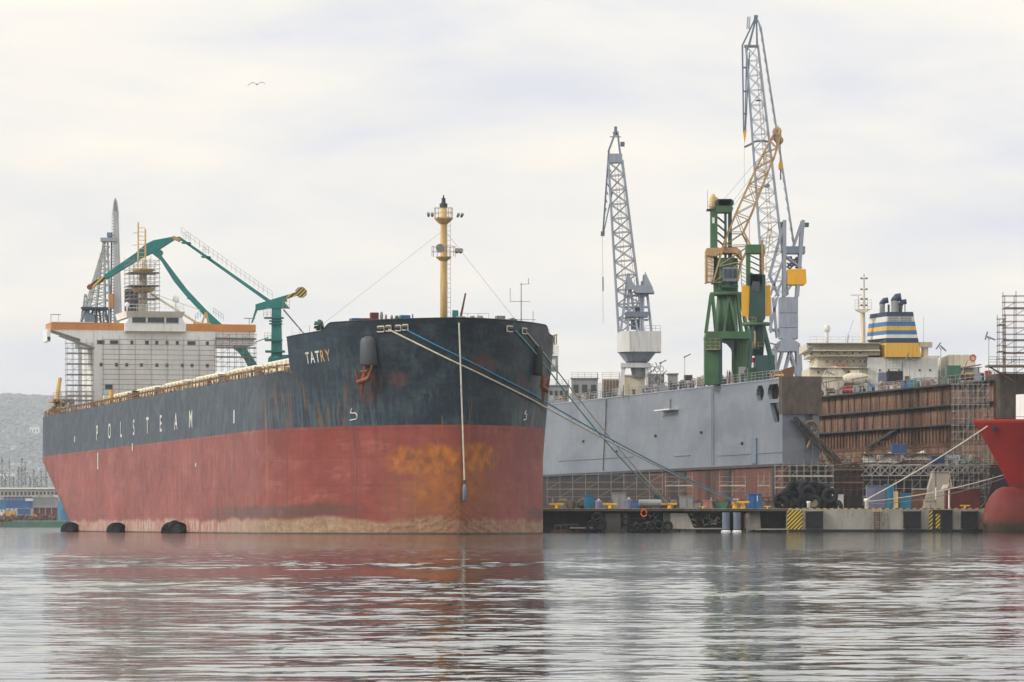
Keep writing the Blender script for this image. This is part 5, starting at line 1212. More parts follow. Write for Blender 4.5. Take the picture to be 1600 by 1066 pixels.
for px0, px1 in ((946, 970), (975, 980), (1036, 1056), (1164, 1172)):
    t_ = thing('quay_pier', {946: 'square brown concrete pier under the quay near the bow', 975: 'thin post under the quay beside the square pier', 1036: 'rusty pier under the quay below the middle bollard', 1164: 'pale concrete pier left of the stairs'}[px0], 'pier', (qx((px0 + px1) / 2), QY + .4, -2))
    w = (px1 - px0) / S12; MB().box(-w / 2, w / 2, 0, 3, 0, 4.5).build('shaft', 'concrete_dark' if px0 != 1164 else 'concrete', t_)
    MB().box(-w / 2 - .2, w / 2 + .2, -.15, 3.2, 2.0, 2.5).build('footing', 'concrete_dark', t_)
t_ = thing('sunken_barge', 'dark rusty barge end sloping out of the water under the quay near the bow', 'barge', (qx(915), QY + .5, -1)); MB().prism([(-4.6, 0), (2.6, 0), (2.4, 3.2), (1.2, 2.2), (-.8, 1.5), (-4.6, 1.25)], 0, 2.5).build('hull', 'rusty_steel', t_); MB().rail([(-4, 0, 1.3), (-1, 0, 1.5)], .6, .7, .03, 1).build('railing', 'galvanised', t_)
t_ = thing('quay_buttress', 'sloping brown concrete buttress under the quay', 'buttress', (qx(1062), QY + .3, -1)); MB().prism([(-1.2, 0), (2.6, 0), (1.0, 3.5), (-1.2, 3.5)], 0, 3).build('body', 'concrete', t_)
st = thing('quay_stairs', 'concrete steps leading down to the water beside the hazard stripes', 'stairs', (qx(1180), QY + .1, 0))
for k in range(9): MB().box(-.9 + k * .09, 1.0, .2 + 0, 2.6, .25 + (8 - k) * .3, .25 + (8 - k) * .3 + .29).build('step', 'concrete', st) if False else None
for k in range(9): z_ = .2 + k * .31; MB().box(-.95, .75, .1 + k * .28, .1 + (k + 1) * .28 + .1, z_, z_ + .30).build('step', 'concrete', st)
MB().box(-1.15, -.95, .0, 3.2, -.5, 2.55).build('cheek_wall', 'concrete', st)
def lowpier(label, a, b_, y): t_ = thing('landing_stage', label, 'jetty', (qx(a), QY - .3, 0), group='low landing stages'); w = (b_ - a) / S12; MB().box(0, w, 0, 2.2, qz(y + 2), qz(y)).build('deck', 'concrete', t_); [MB().box(x, x + .3, .3, .8, -1, qz(y + 2)).build('pile', 'dark_steel', t_) for x in (.3, w / 2, w - .6)]
lowpier('narrow landing stage under the quay left of the white pile tops', 1056, 1128, 825); lowpier('narrow landing stage below the concrete steps', 1172, 1232, 826); lowpier('low dark landing stage in the shade nearest the bow', 890, 944, 824)
for i, px in enumerate((1134, 1151)):
    t_ = thing('fender_pile', ('left', 'right')[i] + ' dark fender pile with white foot below the large bollard', 'pile', (qx(px), QY - .5, -1), group='fender piles below the large bollard')
    MB().lathe([(.5, 1.4), (.5, 3.6)], (0, 0, 0), 12).build('shaft', 'crane_gray_dark', t_); MB().lathe([(.65, .6), (.65, 1.15), (.5, 1.3)], (0, 0, 0), 10).build('foot', 'off_white', t_)
def tyre(p, R_, r_, label, rot=(0, 0, 0), grp='old tyres', name='tyre', fill=False, wd=1.0):
    t_ = thing(name, label, 'tyre', p, group=grp); t_.rotation_euler = rot; g = MB(); n, m_ = 20, 8; vs = []
    for i in range(n):
        a = 6.283 * i / n
        for k in range(m_):
            b_ = 6.283 * k / m_; rr_ = R_ + r_ * math.cos(b_) * (.9 if (i % 2 and abs(b_) < 1.2) else 1); vs.append((rr_ * math.cos(a), r_ * wd * math.sin(b_), rr_ * math.sin(a)))
    g.add(vs, [(i * m_ + k, ((i + 1) % n) * m_ + k, ((i + 1) % n) * m_ + (k + 1) % m_, i * m_ + (k + 1) % m_) for i in range(n) for k in range(m_)])
    g.build('casing', 'rubber', t_, smooth=True)
    if fill: MB().tube((0, -r_ * .5, 0), (0, r_ * .5, 0), R_ - r_ * .5, n=16).build('rim', fill, t_)
for i, (px, py, R_) in enumerate(((1006, 823, .42), (1018, 822, .45), (1030, 821, .5), (1043, 822, .52), (925, 822, .6), (937, 819, .7), (933, 810, .6), (985, 826, .4), (995, 824, .4), (978, 815, .45))):
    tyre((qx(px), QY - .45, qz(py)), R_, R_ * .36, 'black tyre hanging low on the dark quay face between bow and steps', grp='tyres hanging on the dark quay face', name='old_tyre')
# dark gear under the quay deck, clutter seen in the openings
rr = random.Random(12)
for i in range(16):
    px = 985 + i * 9.0 + rr.uniform(-3, 3)
    if 1034 < px < 1058: continue
    t_ = thing('valve_gear', 'tangled pipes and valves under the quay deck behind the landing stages', 'pipework', (qx(px), QY + 1.2, rr.uniform(.6, 1.0)), group='pipework under the quay')
    g = MB()
    for k in range(6): p = Vector((rr.uniform(-.4, .4), rr.uniform(-.3, .6), rr.uniform(0, 1.3))); g.tube(p, p + Vector((rr.uniform(-.8, .8), rr.uniform(-.3, .3), rr.uniform(-.5, .7))), rr.uniform(.04, .11), n=6)
    g.build('pipe', ['rusty_steel', 'galvanised', 'green_paint', 'beige_wall'][i % 4], t_)
def lifering(px, py):
    t_ = thing('life_ring', 'orange life ring hanging on the quay edge', 'life ring', (qx(px), QY - .35, qz(py))); n = 16
    MB().curve([(.36 * math.cos(a), 0, .45 * math.sin(a)) for a in [k * 6.283 / n for k in range(n + 1)]], .11, 6).build('ring', 'orange_red', t_)
paint('orange_red', (0.62, 0.12, 0.03), rust=0)
lifering(1006, 802)
# hazard panels, rubber fenders, ladder on the concrete face
def facepanel(name, label, cat, a, b_, y0_, y1_, mat, th=.3, frame=None, grp=None, sub='panel'):
    t_ = thing(name, label, cat, (qx((a + b_) / 2), QY - .002, qz(y1_)), group=grp); w = (b_ - a) / S12; H = qz(y0_) - qz(y1_)
    MB().box(-w / 2, w / 2, -th, 0, 0, H).build(sub, mat, t_, bevel=.04 if th > .2 else 0)
    if frame: g = MB(); [g.box(x, x + .12, -th - .03, 0, -.05, H + .05) for x in (-w / 2 - .06, w / 2 - .06)]; g.build('frame', frame, t_)
    return t_
facepanel('chevron_sign', 'wide yellow and black chevron panel beside the concrete steps', 'sign', 1229.5, 1254, 797, 831, 'hazard_diag_b', .06)
for a, b_, lab in ((1259, 1285, 'first black rubber fender, next to the wide chevron panel'), (1412, 1438, 'second black rubber fender, right of the ladder'), (1502, 1527, 'black rubber fender nearest the red bow')):
    facepanel('rubber_fender', lab, 'fender', a, b_, 799, 825, 'rubber', .5, 'black_paint', 'square rubber fenders on the quay')
facepanel('fender_column', 'full height black fender column right of the yellow striped board', 'fender', 1470, 1487, 797, 832, 'rubber', .45, 'black_paint')
facepanel('striped_sign', 'narrow yellow striped board left edge of the black column', 'sign', 1451.5, 1457, 797, 831, 'hazard_diag_b', .08)
facepanel('striped_sign', 'second yellow striped board in front of the black column', 'sign', 1462, 1469, 803, 826, 'hazard_diag_b', .10)
facepanel('backing_plate', 'black backing plate behind the striped boards', 'plate', 1457.2, 1470, 797, 831, 'black_paint', .05)
t_ = thing('quay_ladder', 'rusty ladder with a framed top going down the concrete quay', 'ladder', (qx(1370), QY - .3, 0)); g = MB().ladder((0, 0, .1), (0, 0, 2.7), .65, .06, .3); g.ladder((0, -.12, .1), (0, -.12, 2.7), .65, .04, .6); g.build('rungs', 'rusty_steel', t_)
g = MB().box(-.6, .6, -.08, .02, 2.65, 3.1); g.build('top_frame', 'rail_cream', t_)
t_ = thing('mooring_bollard', 'large yellow double bollard with a wide cap on the quay', 'bollard', loc_px(1156, QY + .3, 3.06), group='yellow bollards along the quay')
for x in (-.62, .42): MB().lathe([(.42, 0), (.34, .15), (.32, .65), (.45, .8)], (x, 0, 0), 14).build('post', 'bright_yellow', t_, smooth=True)
MB().box(-.95, 1.25, -.35, .35, .72, .98).build('cap', 'bright_yellow', t_, bevel=.08); MB().box(-1.1, 1.0, -.5, .5, 0, .08).build('base', 'bright_yellow', t_)
for px, lab, s_ in ((869, 'dim yellow bollard nearest the black hull', .85), (953, 'yellow bollard above the square pier', .85), (1046, 'yellow bollard where the green rope ends', .9), (1508, 'small yellow bollard near the red bow', .6), (1199, 'small amber bollard left of the tyre pile', .45), (1098, 'squat pink topped bollard by the rusty boxes', .4)):
    t_ = thing('mooring_bollard', lab, 'bollard', loc_px(px, QY + .4, 3.06), group='yellow bollards along the quay')
    MB().lathe([(.4 * s_, 0), (.3 * s_, .2 * s_), (.3 * s_, .55 * s_)], (0, 0, 0), 12).build('post', 'bright_yellow', t_, smooth=True); MB().box(-1.1 * s_, 1.1 * s_, -.3 * s_, .3 * s_, .55 * s_, .85 * s_).build('cap', 'bright_yellow', t_, bevel=.05)
# things standing on the quay
def qbox(name, label, cat, a, b_, y0_, mat, D=QY + 3, dep=2.0, ribs=0, door=True, mat2=None):
    w = (b_ - a) * D / F; H = 1 + (HY - y0_) * D / F - 3.05; t_ = thing(name, label, cat, ((((a + b_) / 2) - 800) * D / F, D, 3.055))
    g = MB().box(-w / 2, w / 2, 0, dep, .05, H)
    if ribs:
        for i in range(ribs): x = -w / 2 + w * (i + .5) / ribs; g.box(x - w / ribs * .25, x + w / ribs * .25, -.06, .01, .15, H - .1)
    g.build('body', mat, t_, bevel=0)
    if door: MB().box(-w / 2 + .1, -w / 2 + min(w * .45, .9), -.09, -.0, .15, H - .2).build('door', mat2 or mat, t_)
    MB().box(-w / 2 - .06, w / 2 + .06, -.1, dep + .06, H, H + .1).build('roof', mat2 or mat, t_)
    return t_, w, H
qbox('cargo_container', 'purple grey container with stained side behind the mooring ropes', 'container', 1355, 1384, 760, 'purple_gray', ribs=9)
qbox('cargo_container', 'bright blue container joined to the purple grey one', 'container', 1384.5, 1397, 758, 'light_blue_paint', ribs=4)
qbox('site_toilet', 'blue cabin right of the orange post', 'cabin', 1405, 1424, 772, 'light_blue_paint', ribs=4)
t_ = thing('orange_post', 'orange upright plate between two blue containers', 'post', ((1400 - 800) * (QY + 2.6) / F, QY + 2.6, 3.06)); MB().box(-.28, .28, 0, .3, 0, 2.3).build('plate', 'mast_yellow', t_); MB().box(-.4, .4, -.1, .4, 0, .12).build('foot', 'dark_steel', t_)
qbox('cargo_container', 'dark red container with a row of small lamps near the red bow', 'container', 1478, 1532, 765, 'maroon_paint', ribs=12)
t_, w, H = qbox('blue_locker', 'tall blue locker with a white figure one right of the large yellow bollard', 'locker', 1169, 1190, 773, 'blue_paint', QY + 2, ribs=0)
letters('1', .75, 'letter_white', 'number', t_, (.25, -.10, 1.0), (1, 0, 0))
qbox('teal_locker', 'teal upright locker on the quay nearest the bow', 'locker', 913, 928, 775, 'light_blue_paint', QY + 3, ribs=4)
qbox('grey_hopper', 'grey square box in the middle of the quay left of the green rope', 'box', 957, 978, 771, 'gray_wall', QY + 4)
qbox('pump_unit', 'grey pump unit right of the green rope end', 'machine', 1063, 1083, 776, 'gray_wall', QY + 3)
qbox('pink_crate', 'pinkish crate between the pump unit and the large bollard', 'crate', 1099, 1113, 783, 'pink_paint', QY + 2)
qbox('electric_cabinet', 'cream and red electric cabinet under the black and white pole', 'cabinet', 1445, 1462, 783, 'beige_wall', QY + 2)
qbox('white_chest', 'flat white chest behind the tyre pile', 'chest', 1303, 1318, 774, 'off_white', QY + 4)
qbox('dark_locker', 'dark blue locker low behind the middle yellow bollard', 'locker', 1022, 1036, 775, 'dark_blue', QY + 6)
t_ = thing('water_tank', 'round blue grey tank beside the teal locker', 'tank', (qx(936), QY + 2, 3.06)); MB().lathe([(.5, 0), (.5, .95), (.3, 1.15)], (0, 0, 0), 14).build('body', 'purple_gray', t_); MB().lathe([(.15, 0), (.15, .15)], (0, 0, 1.15), 8).build('cap', 'off_white', t_)
t_ = thing('water_tank', 'blue grey tank above the square pier', 'tank', (qx(984), QY + 4, 3.06)); MB().lathe([(.5, 0), (.5, 1.2), (.3, 1.35)], (0, 0, 0), 14).build('body', 'purple_gray', t_); MB().lathe([(.15, 0), (.15, .15)], (0, 0, 1.35), 8).build('cap', 'off_white', t_)
t_ = thing('horizontal_tank', 'grey green horizontal tank left of the green rope end', 'tank', (qx(1018), QY + 2.5, 3.06)); MB().tube((-1.6, 0, .75), (1.4, 0, .75), .5, n=14).build('shell', 'gray_wall', t_, smooth=False); [MB().box(x, x + .2, -.4, .4, 0, .4).build('saddle', 'rusty_steel', t_) for x in (-1.2, .9)]
t_ = thing('quay_sign', 'white letter sign PT standing above the large yellow bollard', 'sign', (qx(1151), QY + 1.5, 3.06)); letters('PT', .62, 'letter_white', 'lettering', t_, (-.5, -.05, .72), (1, 0, 0)); MB().bar((-.3, 0, 0), (-.3, 0, .8), .06).build('post', 'galvanised', t_); MB().bar((.35, 0, 0), (.35, 0, .8), .06).build('post', 'galvanised', t_); MB().box(-.6, .6, -.02, .03, .62, .70).build('rail', 'galvanised', t_)
t_ = thing('lamp_post', 'short white and yellow post with a shaded floodlight beside the dark red container', 'lamp', (qx(1484), QY + .8, 3.06)); MB().tube((0, 0, 0), (0, 0, 2.6), .12, n=8).build('post', 'off_white', t_); MB().tube((0, 0, 2.6), (0, 0, 4.1), .12, n=8).build('upper_post', 'rail_cream', t_); MB().prism([(-1.0, 2.55), (-.15, 2.8), (-.1, 3.2), (-.7, 3.15)], -.3, .3).build('lamp_head', 'off_white', t_)
t_ = thing('signal_pole', 'thin pole black above and white below', 'pole', (qx(1465), QY + 2.2, 3.06)); MB().tube((0, 0, 1.3), (0, 0, 2.8), .09, n=6).build('lower_pole', 'off_white', t_); MB().tube((0, 0, 2.8), (0, 0, 5.0), .06, n=6).build('upper_pole', 'black_paint', t_); MB().tube((0, 0, 0), (0, 0, 1.3), .05, n=6).build('stand', 'steel_gray', t_)
t_ = thing('concrete_hopper', 'tapered grey concrete block rising behind the electric cabinet', 'hopper', ((1472 - 800) * (QY + 12) / F, QY + 12, 3.06)); MB().prism([(-2.6, 0), (2.0, 0), (1.0, 4.9), (-1.2, 4.9)], 0, 2.5).build('body', 'beige_wall', t_); MB().box(-1.3, 1.1, -.1, 2.6, 4.9, 5.1).build('rim', 'galvanised', t_)
t_ = thing('concrete_hopper', 'brown tapered block left under the lattice walkway', 'hopper', ((1432 - 800) * (QY + 13) / F, QY + 13, 3.06)); MB().prism([(-1.0, 0), (1.6, 0), (1.2, 2.6), (-.3, 2.6)], 0, 2.5).build('body', 'rusty_steel', t_); MB().box(-.4, 1.3, -.1, 2.6, 2.6, 2.75).build('rim', 'galvanised', t_)
t_ = thing('quay_bitt', 'white topped rope bitt where the red ship lines end', 'bollard', (qx(1355), QY + .6, 3.06)); MB().lathe([(.3, 0), (.25, .9), (.42, 1.05), (.36, 1.35)], (0, 0, 0), 12).build('post', 'off_white', t_, smooth=True); MB().box(-.5, .5, -.4, .4, 0, .08).build('base', 'steel_gray', t_)
t_ = thing('quay_bitt', 'small white bitt in front of the tyre pile', 'bollard', (qx(1264), QY + .6, 3.06)); MB().lathe([(.22, 0), (.2, .7), (.3, .85), (.24, 1.0)], (0, 0, 0), 12).build('post', 'off_white', t_, smooth=True); MB().box(-.4, .4, -.3, .3, 0, .08).build('base', 'steel_gray', t_)
# gear standing about on the dim stretch of quay near the bow
rr = random.Random(77); used = [(913, 940), (957, 978), (1003, 1032), (1063, 1083), (1099, 1113), (1140, 1215)]
kinds = [('cable_reel', 'reel'), ('pallet_stack', 'pallets'), ('gas_bottle', 'gas bottle'), ('oil_drum', 'drum'), ('hose_coil', 'hose'), ('trestle', 'trestle'), ('waste_skip', 'skip')]
labs = {'cable_reel': 'wooden cable reel standing on the dim quay under the grey wall', 'pallet_stack': 'stack of pallets on the dim quay under the grey wall', 'gas_bottle': 'upright gas bottle on the dim quay under the grey wall', 'oil_drum': 'dull drum on the dim quay under the grey wall', 'hose_coil': 'coil of dark hose lying on the dim quay', 'trestle': 'steel trestle on the dim quay under the grey wall', 'waste_skip': 'rusty skip on the dim quay under the grey wall'}
px = 854.0; i = 0
while px < 1225:
    px += rr.uniform(5, 11)
    nm, ct = kinds[rr.randrange(7)]; D = QY + rr.uniform(4.5, 12)
    t_ = thing(nm, labs[nm], ct, loc_px(px, D, 3.055), rr.uniform(-.4, .4), group=ct + ' on the dim quay'); i += 1; s_ = rr.uniform(.8, 1.25)
    col = ['rusty_steel', 'steel_gray', 'maroon_paint', 'blue_paint', 'gray_wall', 'dark_steel', 'green_paint'][i % 7]
    if nm == 'cable_reel':
        for y_ in (-.35, .35): MB().tube((0, y_ - .04, .6 * s_), (0, y_ + .04, .6 * s_), .6 * s_, n=16).build('flange', 'plank_wood', t_)
        MB().tube((0, -.35, .6 * s_), (0, .35, .6 * s_), .35 * s_, n=12).build('cable', 'black_paint', t_)
    elif nm == 'pallet_stack':
        for k in range(rr.randrange(3, 7)): MB().box(-.6, .6, -.4, .4, k * .17, k * .17 + .05).box(-.6, -.45, -.4, .4, k * .17 + .05, k * .17 + .16).box(.45, .6, -.4, .4, k * .17 + .05, k * .17 + .16).box(-.08, .08, -.4, .4, k * .17 + .05, k * .17 + .16).build('pallet', 'plank_wood', t_)
    elif nm == 'gas_bottle': MB().lathe([(.14, 0), (.15, 1.2), (.06, 1.4), (.06, 1.5)], (0, 0, 0), 10).build('bottle', col, t_, smooth=True); MB().box(-.04, .04, -.1, .04, 1.5, 1.58).build('valve', 'galvanised', t_)
    elif nm == 'oil_drum': MB().lathe([(.28, 0), (.3, .04), (.3, .3), (.32, .32), (.3, .34), (.3, .84), (.28, .88)], (0, 0, 0), 14).build('body', col, t_); MB().lathe([(.05, 0), (.05, .05)], (.15, 0, .88), 6).build('cap', 'galvanised', t_)
    elif nm == 'hose_coil':
        for k in range(4): MB().curve([((.5 - k * .03) * math.cos(a), (.5 - k * .03) * math.sin(a), .08 + k * .11) for a in [q_ * .5236 for q_ in range(13)]], .06, 5).build('loop', 'black_paint', t_)
    elif nm == 'trestle':
        for y_ in (-.3, .3): MB().bar((-.6, y_, 0), (-.35, y_ * .4, 1.2 * s_), .07).bar((.6, y_, 0), (.35, y_ * .4, 1.2 * s_), .07).build('leg', 'rusty_steel', t_)
        MB().box(-.9, .9, -.12, .12, 1.2 * s_, 1.3 * s_).build('beam', col, t_)
    else:
        MB().prism([(-.8, 0), (.8, 0), (1.1, .95), (-1.1, .95)], -.5, .5).build('body', col, t_); MB().box(-1.15, 1.15, -.55, .55, .95, 1.02).build('rim', 'rusty_steel', t_)
# the pile of used tyre fenders
rr = random.Random(40)
pile = [(1222, 786, .8), (1237, 785, .85), (1254, 786, .9), (1271, 786, .85), (1289, 787, .9), (1301, 788, .8), (1229, 774, .8), (1246, 773, .85), (1262, 772, .9), (1280, 773, .85), (1296, 775, .8), (1238, 763, .7), (1255, 762, .75), (1272, 762, .7), (1290, 765, .65), (1217, 780, .6), (1309, 791, .6)]
for i, (px, py, R_) in enumerate(pile):
    tyre((qx(px, QY + 2.5), QY + 2.4 + rr.uniform(-.5, .9), qz(py, QY + 2.5)), R_, R_ * .42, ('large black tyre in the pile on the quay', 'big worn tyre fender heaped on the quay')[0], (rr.uniform(-.5, .5), rr.uniform(0, 3), rr.uniform(-.9, .9)), grp='pile of used tyre fenders', name='tyre_fender', fill=('plank_wood' if i in (2, 3, 4) else None), wd=1.3)
for px, py, ln, lab, an in ((1262, 757, 3.0, 'long black tyre wrapped roll on top of the pile', .1), (1283, 764, 2.4, 'black ribbed roll lying at the right end of the pile', -.5), (1243, 764, 2.4, 'black ribbed roll at the left of the pile top', .35)):
    t_ = thing('fender_roll', lab, 'fender', (qx(px, QY + 3), QY + 3, qz(py, QY + 3) - .3)); t_.rotation_euler = (0, an, .2); MB().tube((-ln / 2, 0, 0), (ln / 2, 0, 0), .55, n=14).build('core', 'rubber', t_)
    for k in range(9): x = -ln / 2 + .15 + k * ln / 9.4; MB().curve([(x, .6 * math.cos(a), .6 * math.sin(a)) for a in [q * .5236 for q in range(13)]], .14, 5).build('tyre_ring', 'rubber', t_)

# ================================================================ red ship at the right
rs_ = thing('red_ship', 'red ship bow with a round bulb entering from the right edge', 'ship', (59.0, 520.0, 0), R(22))
g = MB(); NX_, NZ_ = 34, 30; ZTR = 14.4
def rstem(z):
    if z >= 5.6: return 5.5 * ((ZTR - z) / (ZTR - 5.6)) ** .92
    return 5.5
for i in range(NX_ + 1):
    l = 40 * (i / NX_) ** 1.8
    for j in range(NZ_ + 1):
        z = -1 + (ZTR + 1) * j / NZ_; u = min(1, l / (24 - .5 * z)); zf = max(0, z) / ZTR
        b_ = (3.2 + 6.0 * zf ** .7) * (1 - (1 - u) ** 2) ** (.75) ; g.v.append((rstem(z) + l, b_, z))
k_ = len(g.v); g.v += [(a, -b_, c_) for a, b_, c_ in g.v]
for i in range(NX_):
    for j in range(NZ_):
        a = i * (NZ_ + 1) + j; b_ = a + NZ_ + 1; g.f.append((a, a + 1, b_ + 1, b_)); g.f.append((k_ + a, k_ + b_, k_ + b_ + 1, k_ + a + 1))
hl = g.build('hull', 'red_ship_plating', rs_, smooth=True); sl = hl.modifiers.new('shell', 'SOLIDIFY'); sl.thickness = .1; sl.offset = 0
g = MB(); vs = []; n = 22; m_ = 18
for i in range(m_ + 1):
    u = i / m_; x = 1.6 + 22 * u ** 1.6; rz = 4.75 * min(1, (1 - (1 - min(1, (x - 1.6) / 3.2)) ** 2)) ** .5 + .02; ry = rz * .5 + .10 * (x - 1.6)
    for k in range(n): a = 6.283 * k / n; vs.append((x, ry * math.cos(a), 1.15 + rz * math.sin(a)))
g.add(vs, [(i * n + k, i * n + (k + 1) % n, (i + 1) * n + (k + 1) % n, (i + 1) * n + k) for i in range(m_) for k in range(n)] + [tuple(range(n))])
g.build('bulb', 'red_ship_plating', rs_, smooth=True)
MB().prism([(.6, 0), (12, -7.5), (40, -8.5), (40, 8.5), (12, 7.5)], 13.2, 13.3, 'z').build('foredeck', 'maroon_paint', rs_)
MB().box(9, 14, -5, 5, 13.3, 17.9).build('deck_house', 'off_white', rs_)
g = MB().rail([(1.2, -.8, 14.3), (8, -4.2, 14.3)], .5, 1.2, .04, 1); g.build('bow_railing', 'maroon_paint', rs_)
g = MB(); g.tube((2.2, -1.7, 13.5), (1.9, -2.2, 13.2), .35, n=12); g.build('hawse_pipe', 'dark_steel', rs_)
g = MB(); 
for k in range(9): a = 1.2 + k * .42; p = Vector((7.6 + .75 * math.cos(a), -5.4, 6.2 + .95 * math.sin(a))); 
g = MB(); q = []
for k in range(7):
    a = 1.7 + k * .4; x = 9.2 + .9 * math.cos(a); z = 6.0 + 1.1 * math.sin(a); l = max(0, x - rstem(z)); u = min(1, l / (24 - .5 * z)); b_ = (3.2 + 6.0 * (z / ZTR) ** .7) * (1 - (1 - u) ** 2) ** .75; g.box(x - .1, x + .12, -b_ - .06, -b_ + .05, z - .12, z + .12)
g.build('bow_thruster_mark', 'letter_white', rs_)
def rwp(x, y_, z): c_, s_ = math.cos(R(22)), math.sin(R(22)); return Vector((59 + x * c_ - y_ * s_, 520 + x * s_ + y_ * c_, z))
BR = loc_px(1352, QY + .5, 4.2); HP = rwp(1.8, -2.4, 13.2)
HP = W_(1543, 666, HP.y)
rope('thick pale rope from the hawse pipe of the red ship to the quay', HP, BR, 'rope_cream', .085, .3, 'mooring lines of the red ship')
rope('pale rope from low on the red ship across to the white topped bitt', W_(1612, 728, 524), BR + Vector((.1, 0, -.2)), 'rope_cream', .065, .7, 'mooring lines of the red ship')
rope('thin grey rope lowest of those from the red ship to the quay', W_(1612, 730, 524), BR + Vector((.3, 0, -.5)), 'cable_gray', .05, 1.1, 'mooring lines of the red ship')
rope('short grey rope from the quay edge up to the red ship stem', W_(1552, 742, 524), loc_px(1532, QY + .5, 3.3), 'cable_gray', .05, .8, 'mooring lines of the red ship')
t_ = thing('lattice_mast', 'red and white lattice mast over the red ship at the right edge', 'mast', rwp(9.5, -1, 17.9)); o = t_
g = MB().lattice((0, 0, 0), (.6, 0, 6.6), 1.0, .6, 1.0, .6, 7, .08, .05); g.build('truss', 'off_white', t_); MB().lattice((.25, 0, 2.2), (.42, 0, 4.4), .9, .8, .9, .8, 2, .09, .06).build('red_band', 'red_paint', t_)

# ================================================================ white tanker behind the rusty wall
TD = 690.0; tq = Q(1340, TD, 0.0); tk = thing('white_tanker', 'cream tanker superstructure with a striped funnel behind the rusty dock wall', 'ship', (tq.o.x, TD, 0))
X_ = lambda p: tq.x(p)
Z_ = lambda p: tq.z(p)
MB().prism([(X_(1200), -2), (X_(1700), -2), (X_(1700), 16), (X_(1200), 16)], -6, 30).build('hull', 'maroon_paint', tk)
for i, (a, b_, y1_, y0_, f_, m_) in enumerate(((1256, 1460, 640, 600, -4, 'tanker_cream'), (1352, 1462, 602, 560, -4.0, 'tanker_white'), (1262, 1352, 602, 575, -3.5, 'tanker_cream'), (1275, 1352, 576, 556, -2.5, 'tanker_cream'), (1265, 1372, 557, 547, -3.6, 'tanker_cream'), (1258, 1372, 549, 537, -2.6, 'tanker_cream'), (1480, 1522, 576, 555, -2, 'tanker_cream'), (1476, 1530, 640, 574, -1.0, 'tanker_white'), (1440, 1466, 560, 557, -3, 'tanker_cream'))):
    MB().box(X_(a), X_(b_), f_, 14 + i * .1, Z_(y1_), Z_(y0_)).build('deck_house', m_, tk, bevel=.12)
# rounded side plating, arcs like lifeboat davits
for px, py, rr_ in ((1300, 592, 2.0),):
    MB().tube((X_(px), -4.5, Z_(py)), (X_(px), -3.5, Z_(py)), rr_, n=18).build('bulwark_curve', 'tanker_cream', tk)
t2 = thing('lifeboat', 'cream enclosed lifeboat hanging low at the tanker side', 'boat', (tq.o.x + X_(1332), TD - 7, Z_(606))); 
g = MB(); vs = []
for i in range(11):
    u = i / 10; r_ = 1.5 * math.sin(math.pi * (0.06 + .88 * u)) ** .5
    for k in range(12): a = 6.283 * k / 12; vs.append((-3 + 6 * u, r_ * .8 * math.cos(a), 1.4 + r_ * math.sin(a)))
g.add(vs, [(i * 12 + k, i * 12 + (k + 1) % 12, (i + 1) * 12 + (k + 1) % 12, (i + 1) * 12 + k) for i in range(10) for k in range(12)]); g.build('hull', 'tanker_cream', t2, smooth=True); MB().box(-1.2, .8, -.5, .5, 2.5, 3.3).build('cabin', 'tanker_cream', t2)
t2.location.z = Z_(604); t2.scale = (.75, .75, .75)
for a, b_, y_ in ((1262, 1270, 552),): MB().box(X_(1261), X_(1267), -3.72, -3.58, Z_(556), Z_(545)).build('bridge_window', 'window_glass', tk)
g = MB(); 
for y_ in (537, 556.5, 575): g.rail([(X_(1262), -3.7, Z_(y_)), (X_(1352), -3.7, Z_(y_))], 1.0, 1.2, .04, 2)
g.build('deck_railing', 'tanker_white', tk)
g = MB(); rr = random.Random(6)
for k in range(26):
    p = Vector((X_(rr.uniform(1262, 1330)), -3.9, Z_(rr.uniform(545, 610)))); g.tube(p, p + Vector((rr.uniform(-1.6, 1.6), rr.uniform(-.4, 0), rr.uniform(-1.3, 1.3))), rr.uniform(.05, .11), n=5)
g.build('davit_gear', 'rail_cream', tk)
for k, (px, py) in enumerate(((1304, 572), (1319, 573))):
    MB().curve([(X_(px) + .3 * math.cos(a), -4.3, Z_(py) + .3 * math.sin(a)) for a in [q * .5236 for q in range(13)]], .07, 5).build('lifebuoy', 'orange_red', tk)
MB().curve([(X_(1518) + .5 * math.cos(a), -2.1, Z_(560) + .5 * math.sin(a)) for a in [q * .5236 for q in range(13)]], .13, 5).build('round_emblem', 'orange_red', tk)
for k in range(5):
    MB().tube((X_(1290) + k * 1.1, -3.6, Z_(566)), (X_(1290) + k * 1.1, -3.48, Z_(566)), .2, n=10).build('porthole', 'window_glass', tk)
for y_, a, b_ in ((537.5, 1258, 1372), (549.5, 1264, 1372), (557.5, 1274, 1353), (575.5, 1262, 1353), (590, 1262, 1352), (575, 1476, 1530)):
    MB().box(X_(a), X_(b_), -4.75, -2.4, Z_(y_ + .9), Z_(y_)).build('deck_edge', 'tanker_cream', tk)
for yy, xs_ in ((553, (1280, 1292, 1304, 1316, 1328, 1340)), (566, (1330, 1340, 1347)), (583, (1275, 1290, 1322, 1336)), (580, (1370, 1384, 1400, 1432, 1448))):
    for px in xs_: MB().box(X_(px), X_(px + 2.6), -4.1 if px > 1352 else -3.75, -3.4, Z_(yy + 1.6), Z_(yy - 1.6)).build('deck_window', 'window_glass', tk)
